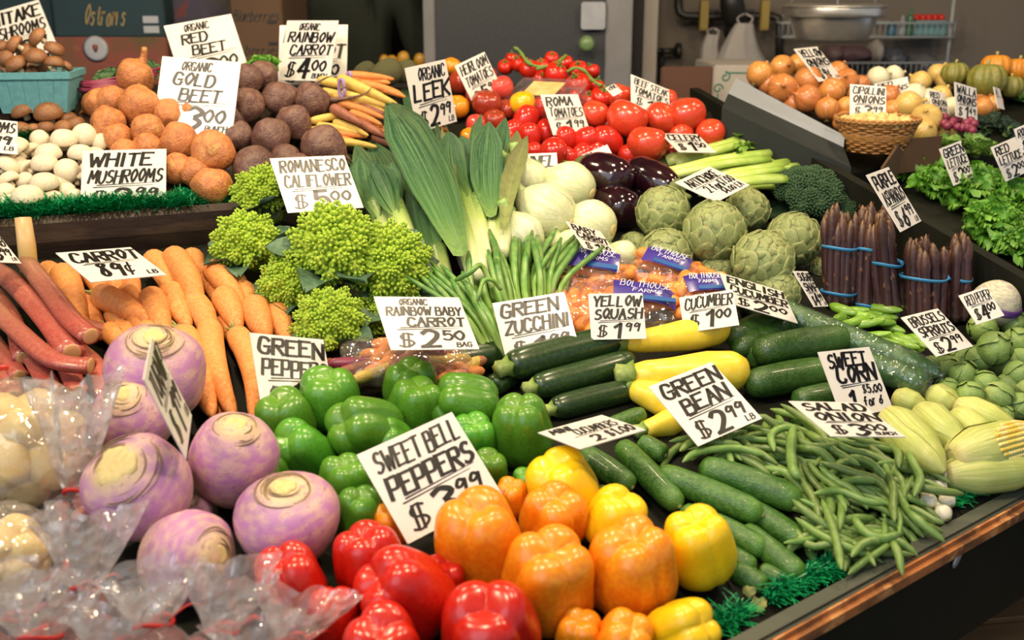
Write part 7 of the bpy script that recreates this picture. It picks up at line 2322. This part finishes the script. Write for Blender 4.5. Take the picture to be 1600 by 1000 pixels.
# wire shelves on the right wall
def wire_shelf(x0, x1, y0, y1, d, label):
    A_, B_ = atd(x0, y1, d), atd(x1, y1, d)
    Z1 = atd((x0 + x1) / 2, y0, d).z
    root = empty('wire_shelf', A_)
    Wd = (B_ - A_).length
    dpt = .16
    hz = Z1 - A_.z
    for z in (0, hz):
        for y in (0, dpt):
            obj('rail', sweep([Vector((0, y, z)), Vector((Wd / 2, y, z)), Vector((Wd, y, z))], [.004] * 3, 6), M_wire, root)
    n = 30
    for i in range(n + 1):
        x = Wd * i / n
        obj('wire', sweep([Vector((x, 0, hz)), Vector((x, 0, 0)), Vector((x, dpt, 0))], [.0018] * 3, 5), M_wire, root)
    for i in (0, n):
        x = Wd * i / n
        obj('end_rail', sweep([Vector((x, 0, hz)), Vector((x, dpt / 2, hz)), Vector((x, dpt, hz))], [.004] * 3, 6), M_wire, root)
    tag(root, label, 'wire shelf')
    return root
wire_shelf(1222, 1490, 36, 58, 4.1, 'upper white wire shelf behind the scale pan')
wire_shelf(1230, 1480, 98, 122, 4.1, 'lower white wire shelf behind the onions')
o = obj('shelf_post', sweep([Vector((0, 0, -.25)), Vector((0, 0, 0)), Vector((0, 0, .1))], [.006] * 3, 8), M_wire)
o.location = atd(1486, 40, 4.12)
tag(o, 'white upright wire post at the right end of the shelves', 'post')
M_pinkbox = mat('teal_berry_box', '#5f8d92', rough=.7, vary=0)
b = bgbox('berry_box', 1430, 32, 1480, 56, 4.12, .1, M_pinkbox, 'teal berry box with red tops on the upper wire shelf', 'box')
for k in range(5):
    q = obj('red_fruit', lathe(SPH, 12, 8), M_vtom, b)
    orient(q, Vector((-.05 + .024 * k, .03, .066)), (0, 0, 1), 0, .014)
def jug(x, y0, y1, w, m_, lab):
    P = atd(x, y1, 4.14)
    px = m_px(P)
    h = (y1 - y0) * px
    r = w / 2 * px
    o = obj('bottle', lathe([(.0005, 0), (r, .002), (r, h * .6), (r * .8, h * .72), (r * .35, h * .82), (r * .35, h), (.0005, h)], 18, 20), m_)
    o.location = P
    tag(o, lab, 'bottle')
jug(1392, 34, 56, 14, M_bluecrate, 'blue bottle on the upper wire shelf')
jug(1408, 26, 56, 12, M_stick, 'white capped bottle beside the blue bottle on the shelf')
jug(1420, 14, 56, 11, mat('green_glass', '#3f6a4a', rough=.2, vary=0), 'tall green bottle left of the teal berry box')
for i, (x, y0, y1, w, m_, lab) in enumerate([(1330, 72, 98, 60, mat('purple_grey_bag', '#5a4a50', rough=.6, noise_c='#6f3f44', nscale=10, vary=0), 'dim bag of produce on the lower wire shelf'), (1366, 62, 100, 22, M_softbag, 'white crumpled plastic bag on the lower wire shelf'), (1395, 76, 110, 40, mat('dark_blue_bag', '#22283a', rough=.4, noise_c='#8a8f98', nscale=14, vary=0), 'dark shiny bag at the middle of the lower wire shelf'), (1440, 84, 116, 50, mat('grey_bag', '#55555a', rough=.4, noise_c='#6a6a70', nscale=10, vary=0), 'grey plastic bag at the right of the lower wire shelf'), (1300, 70, 100, 30, mat('pink_grey_bag', '#6a5558', rough=.5, vary=0), 'pinkish bag at the left of the lower wire shelf')]):
    P = atd(x, (y0 + y1) / 2, 4.16)
    px = m_px(P)
    g = lathe(SPH, 26, 16)
    vv = crumple(g[0], .16, 2.2, i * 5)
    o = obj('shelf_bag', (vv, g[1], g[2]), m_)
    orient(o, P, (0, 0, 1), i, (w / 2 * px, .07, (y1 - y0) / 2 * px))
    o.rotation_quaternion = (1, 0, 0, 0)
    tag(o, lab, 'plastic bag')
# lower right: wooden crate on the floor under the rail
M_plank = mat('pale_floor_plank', '#7a5a38', rough=.7, noise_c='#5f452a', nscale=8, vary=.1, stretch=(1, 6, 1))
c0 = on_level(1575, 1010, .62)
cr = empty('wooden_crate', Vector((c0.x, c0.y, .45)))
cr.rotation_euler = (0, 0, math.atan2(ud.y, ud.x) - .5)
for k in range(4):
    obj('slat', box(-.3, .4, -.2 + k * .09, -.12 + k * .09, .15, .17, .003), M_plank, cr, smooth=False)
obj('crate_box', box(-.29, .39, -.19, .14, -.45, .15), M_darkwood, cr, smooth=False)
tag(cr, 'wooden slatted crate below the rail at the lower right corner', 'crate')

# bare bulbs under the roof
M_glass = bpy.data.materials.new('lamp_glass')
M_glass.use_nodes = True
_e = M_glass.node_tree.nodes['Principled BSDF']
_e.inputs['Base Color'].default_value = (1, .9, .75, 1)
_e.inputs['Emission Color'].default_value = (1, .79, .52, 1)
_e.inputs['Emission Strength'].default_value = 8
for L_ in [o for o in bpy.data.objects if o.type == 'LIGHT']:
    if L_.data.type != 'POINT':
        continue
    r_ = empty('pendant_lamp', L_.location + UP * .12)
    obj('cord', sweep([Vector((0, 0, 0)), Vector((0, 0, .3)), Vector((0, 0, 3.2 - r_.location.z))], [.004] * 3, 6), M_blackpipe, r_)
    obj('socket', lathe([(.0005, -.05), (.02, -.05), (.022, .0), (.01, .03), (.0005, .03)], 14, 8), M_blackpipe, r_)
    reg('pendant lamps', r_, L_.location.x * 100, -L_.location.y * 100, 'bare warm bulb socket hanging above the stall', 'lamp', 'out of the photo frame')

# person in dark clothes behind the stall, head above the frame
def person(P, label):
    J = {'pelvis': (0, 0, .95), 'waist': (0, -.02, 1.12), 'chest': (0, -.06, 1.32), 'neck': (0, -.09, 1.50), 'head0': (0, -.115, 1.58), 'head1': (0, -.12, 1.67), 'head2': (0, -.115, 1.755),
         'shl': (-.20, -.06, 1.42), 'ell': (-.29, -.12, 1.14), 'wrl': (-.20, -.34, 1.02), 'hal': (-.17, -.42, 1.01), 'shr': (.20, -.06, 1.42), 'elr': (.30, -.10, 1.14), 'wrr': (.22, -.32, 1.0), 'har': (.19, -.40, .99),
         'hil': (-.10, 0, .90), 'knl': (-.11, -.02, .50), 'anl': (-.11, .02, .09), 'tol': (-.12, -.14, .04), 'hir': (.10, 0, .90), 'knr': (.11, -.02, .50), 'anr': (.11, .02, .09), 'tor': (.12, -.14, .04)}
    E_ = [('pelvis', 'waist'), ('waist', 'chest'), ('chest', 'neck'), ('neck', 'head0'), ('head0', 'head1'), ('head1', 'head2'), ('chest', 'shl'), ('shl', 'ell'), ('ell', 'wrl'), ('wrl', 'hal'), ('chest', 'shr'), ('shr', 'elr'), ('elr', 'wrr'), ('wrr', 'har'),
          ('pelvis', 'hil'), ('hil', 'knl'), ('knl', 'anl'), ('anl', 'tol'), ('pelvis', 'hir'), ('hir', 'knr'), ('knr', 'anr'), ('anr', 'tor')]
    Rr = {'pelvis': .155, 'waist': .15, 'chest': .165, 'neck': .052, 'head0': .075, 'head1': .108, 'head2': .095, 'sh': .075, 'el': .052, 'wr': .035, 'ha': .04, 'hi': .10, 'kn': .065, 'an': .045, 'to': .035}
    names = list(J)
    me = bpy.data.meshes.new('person_skeleton')
    me.from_pydata([J[n] for n in names], [(names.index(a), names.index(b)) for a, b in E_], [])
    tmp = bpy.data.objects.new('person_skeleton', me)
    COL.objects.link(tmp)
    tmp.modifiers.new('skin', 'SKIN')
    for i, n in enumerate(names):
        r = Rr.get(n, Rr.get(n[:2], .05))
        me.skin_vertices[0].data[i].radius = (r, r * (.72 if n in ('pelvis', 'waist', 'chest') else 1))
    me.skin_vertices[0].data[0].use_root = True
    sb = tmp.modifiers.new('sub', 'SUBSURF')
    sb.levels = sb.render_levels = 3
    dg = bpy.context.evaluated_depsgraph_get()
    body = bpy.data.meshes.new_from_object(tmp.evaluated_get(dg))
    bpy.data.objects.remove(tmp)
    for m_ in (mat('skin', '#8a6048', rough=.5, vary=0), mat('dark_green_sweater', '#1b2218', rough=.9, noise_c='#161b14', nscale=10, vary=0), mat('dark_trousers', '#12141a', rough=.9, vary=0)):
        body.materials.append(m_)
    for p_ in body.polygons:
        c_ = p_.center
        hand = c_.y < -.30 and c_.z < 1.2
        p_.material_index = 0 if (c_.z > 1.505 or hand) else 1 if c_.z > .86 else 2
        p_.use_smooth = True
    o = bpy.data.objects.new('person', body)
    COL.objects.link(o)
    o.location = P
    o.scale = (1.1, 1.1, 1.1)
    skin_m = mat('skin', '#8a6048', rough=.5, vary=0)
    for sgn, n in ((-1, 'hal'), (1, 'har')):
        b_ = Vector(J[n])
        gs = []
        for k in range(5):
            u = (k - 2) * .017
            L_ = (.05, .075, .082, .076, .06)[k] if sgn < 0 else (.06, .076, .082, .075, .05)[k]
            st = b_ + Vector((u, -.02, -.005))
            gs.append(sweep(cat([st, st + Vector((u * .2, -L_ * .6, -.012)), st + Vector((u * .25, -L_, -.035))], 7), [.0095, .009, .0088, .0085, .008, .007, .004], 8))
        obj('hand_fingers', merge(*gs), skin_m, o)
    hd = Vector(J['head1'])
    obj('hair', xform(lathe([(.094, -.02), (.104, .04), (.098, .09), (.062, .126), (.001, .136)], 24, 12), Matrix.Translation(hd + Vector((0, .018, .02)))), mat('dark_hair', '#17120e', rough=.7, vary=0), o)
    obj('nose', xform(lathe([(.001, -.022), (.013, -.018), (.011, .0), (.006, .025), (.001, .03)], 10, 8), Matrix.Translation(hd + Vector((0, -.097, -.012)))), skin_m, o)
    eye_m = mat('eye', '#d8d4cc', rough=.2, vary=0)
    for sx_ in (-1, 1):
        e_ = obj('eye', xform(lathe(SPH, 12, 8), Matrix.Translation(hd + Vector((sx_ * .034, -.084, .014))) @ Matrix.Diagonal((.012, .008, .008, 1))), eye_m, o)
        obj('pupil', xform(lathe(SPH, 10, 6), Matrix.Translation(hd + Vector((sx_ * .034, -.0915, .014))) @ Matrix.Diagonal((.005, .002, .005, 1))), mat('pupil', '#1a120c', rough=.2, vary=0), e_)
        obj('ear', xform(lathe(SPH, 12, 8), Matrix.Translation(hd + Vector((sx_ * .096, .0, -.002))) @ Matrix.Diagonal((.009, .020, .030, 1))), skin_m, o)
    obj('mouth', xform(lathe(SPH, 12, 8), Matrix.Translation(hd + Vector((0, -.080, -.056))) @ Matrix.Diagonal((.024, .007, .006, 1))), mat('lips', '#7a4238', rough=.5, vary=0), o)
    tag(o, label, 'person')
    return o
person(Vector((-.60, 4.05, 0)), 'person in dark green clothes standing in the unlit area behind the carrots')
finish_labels()
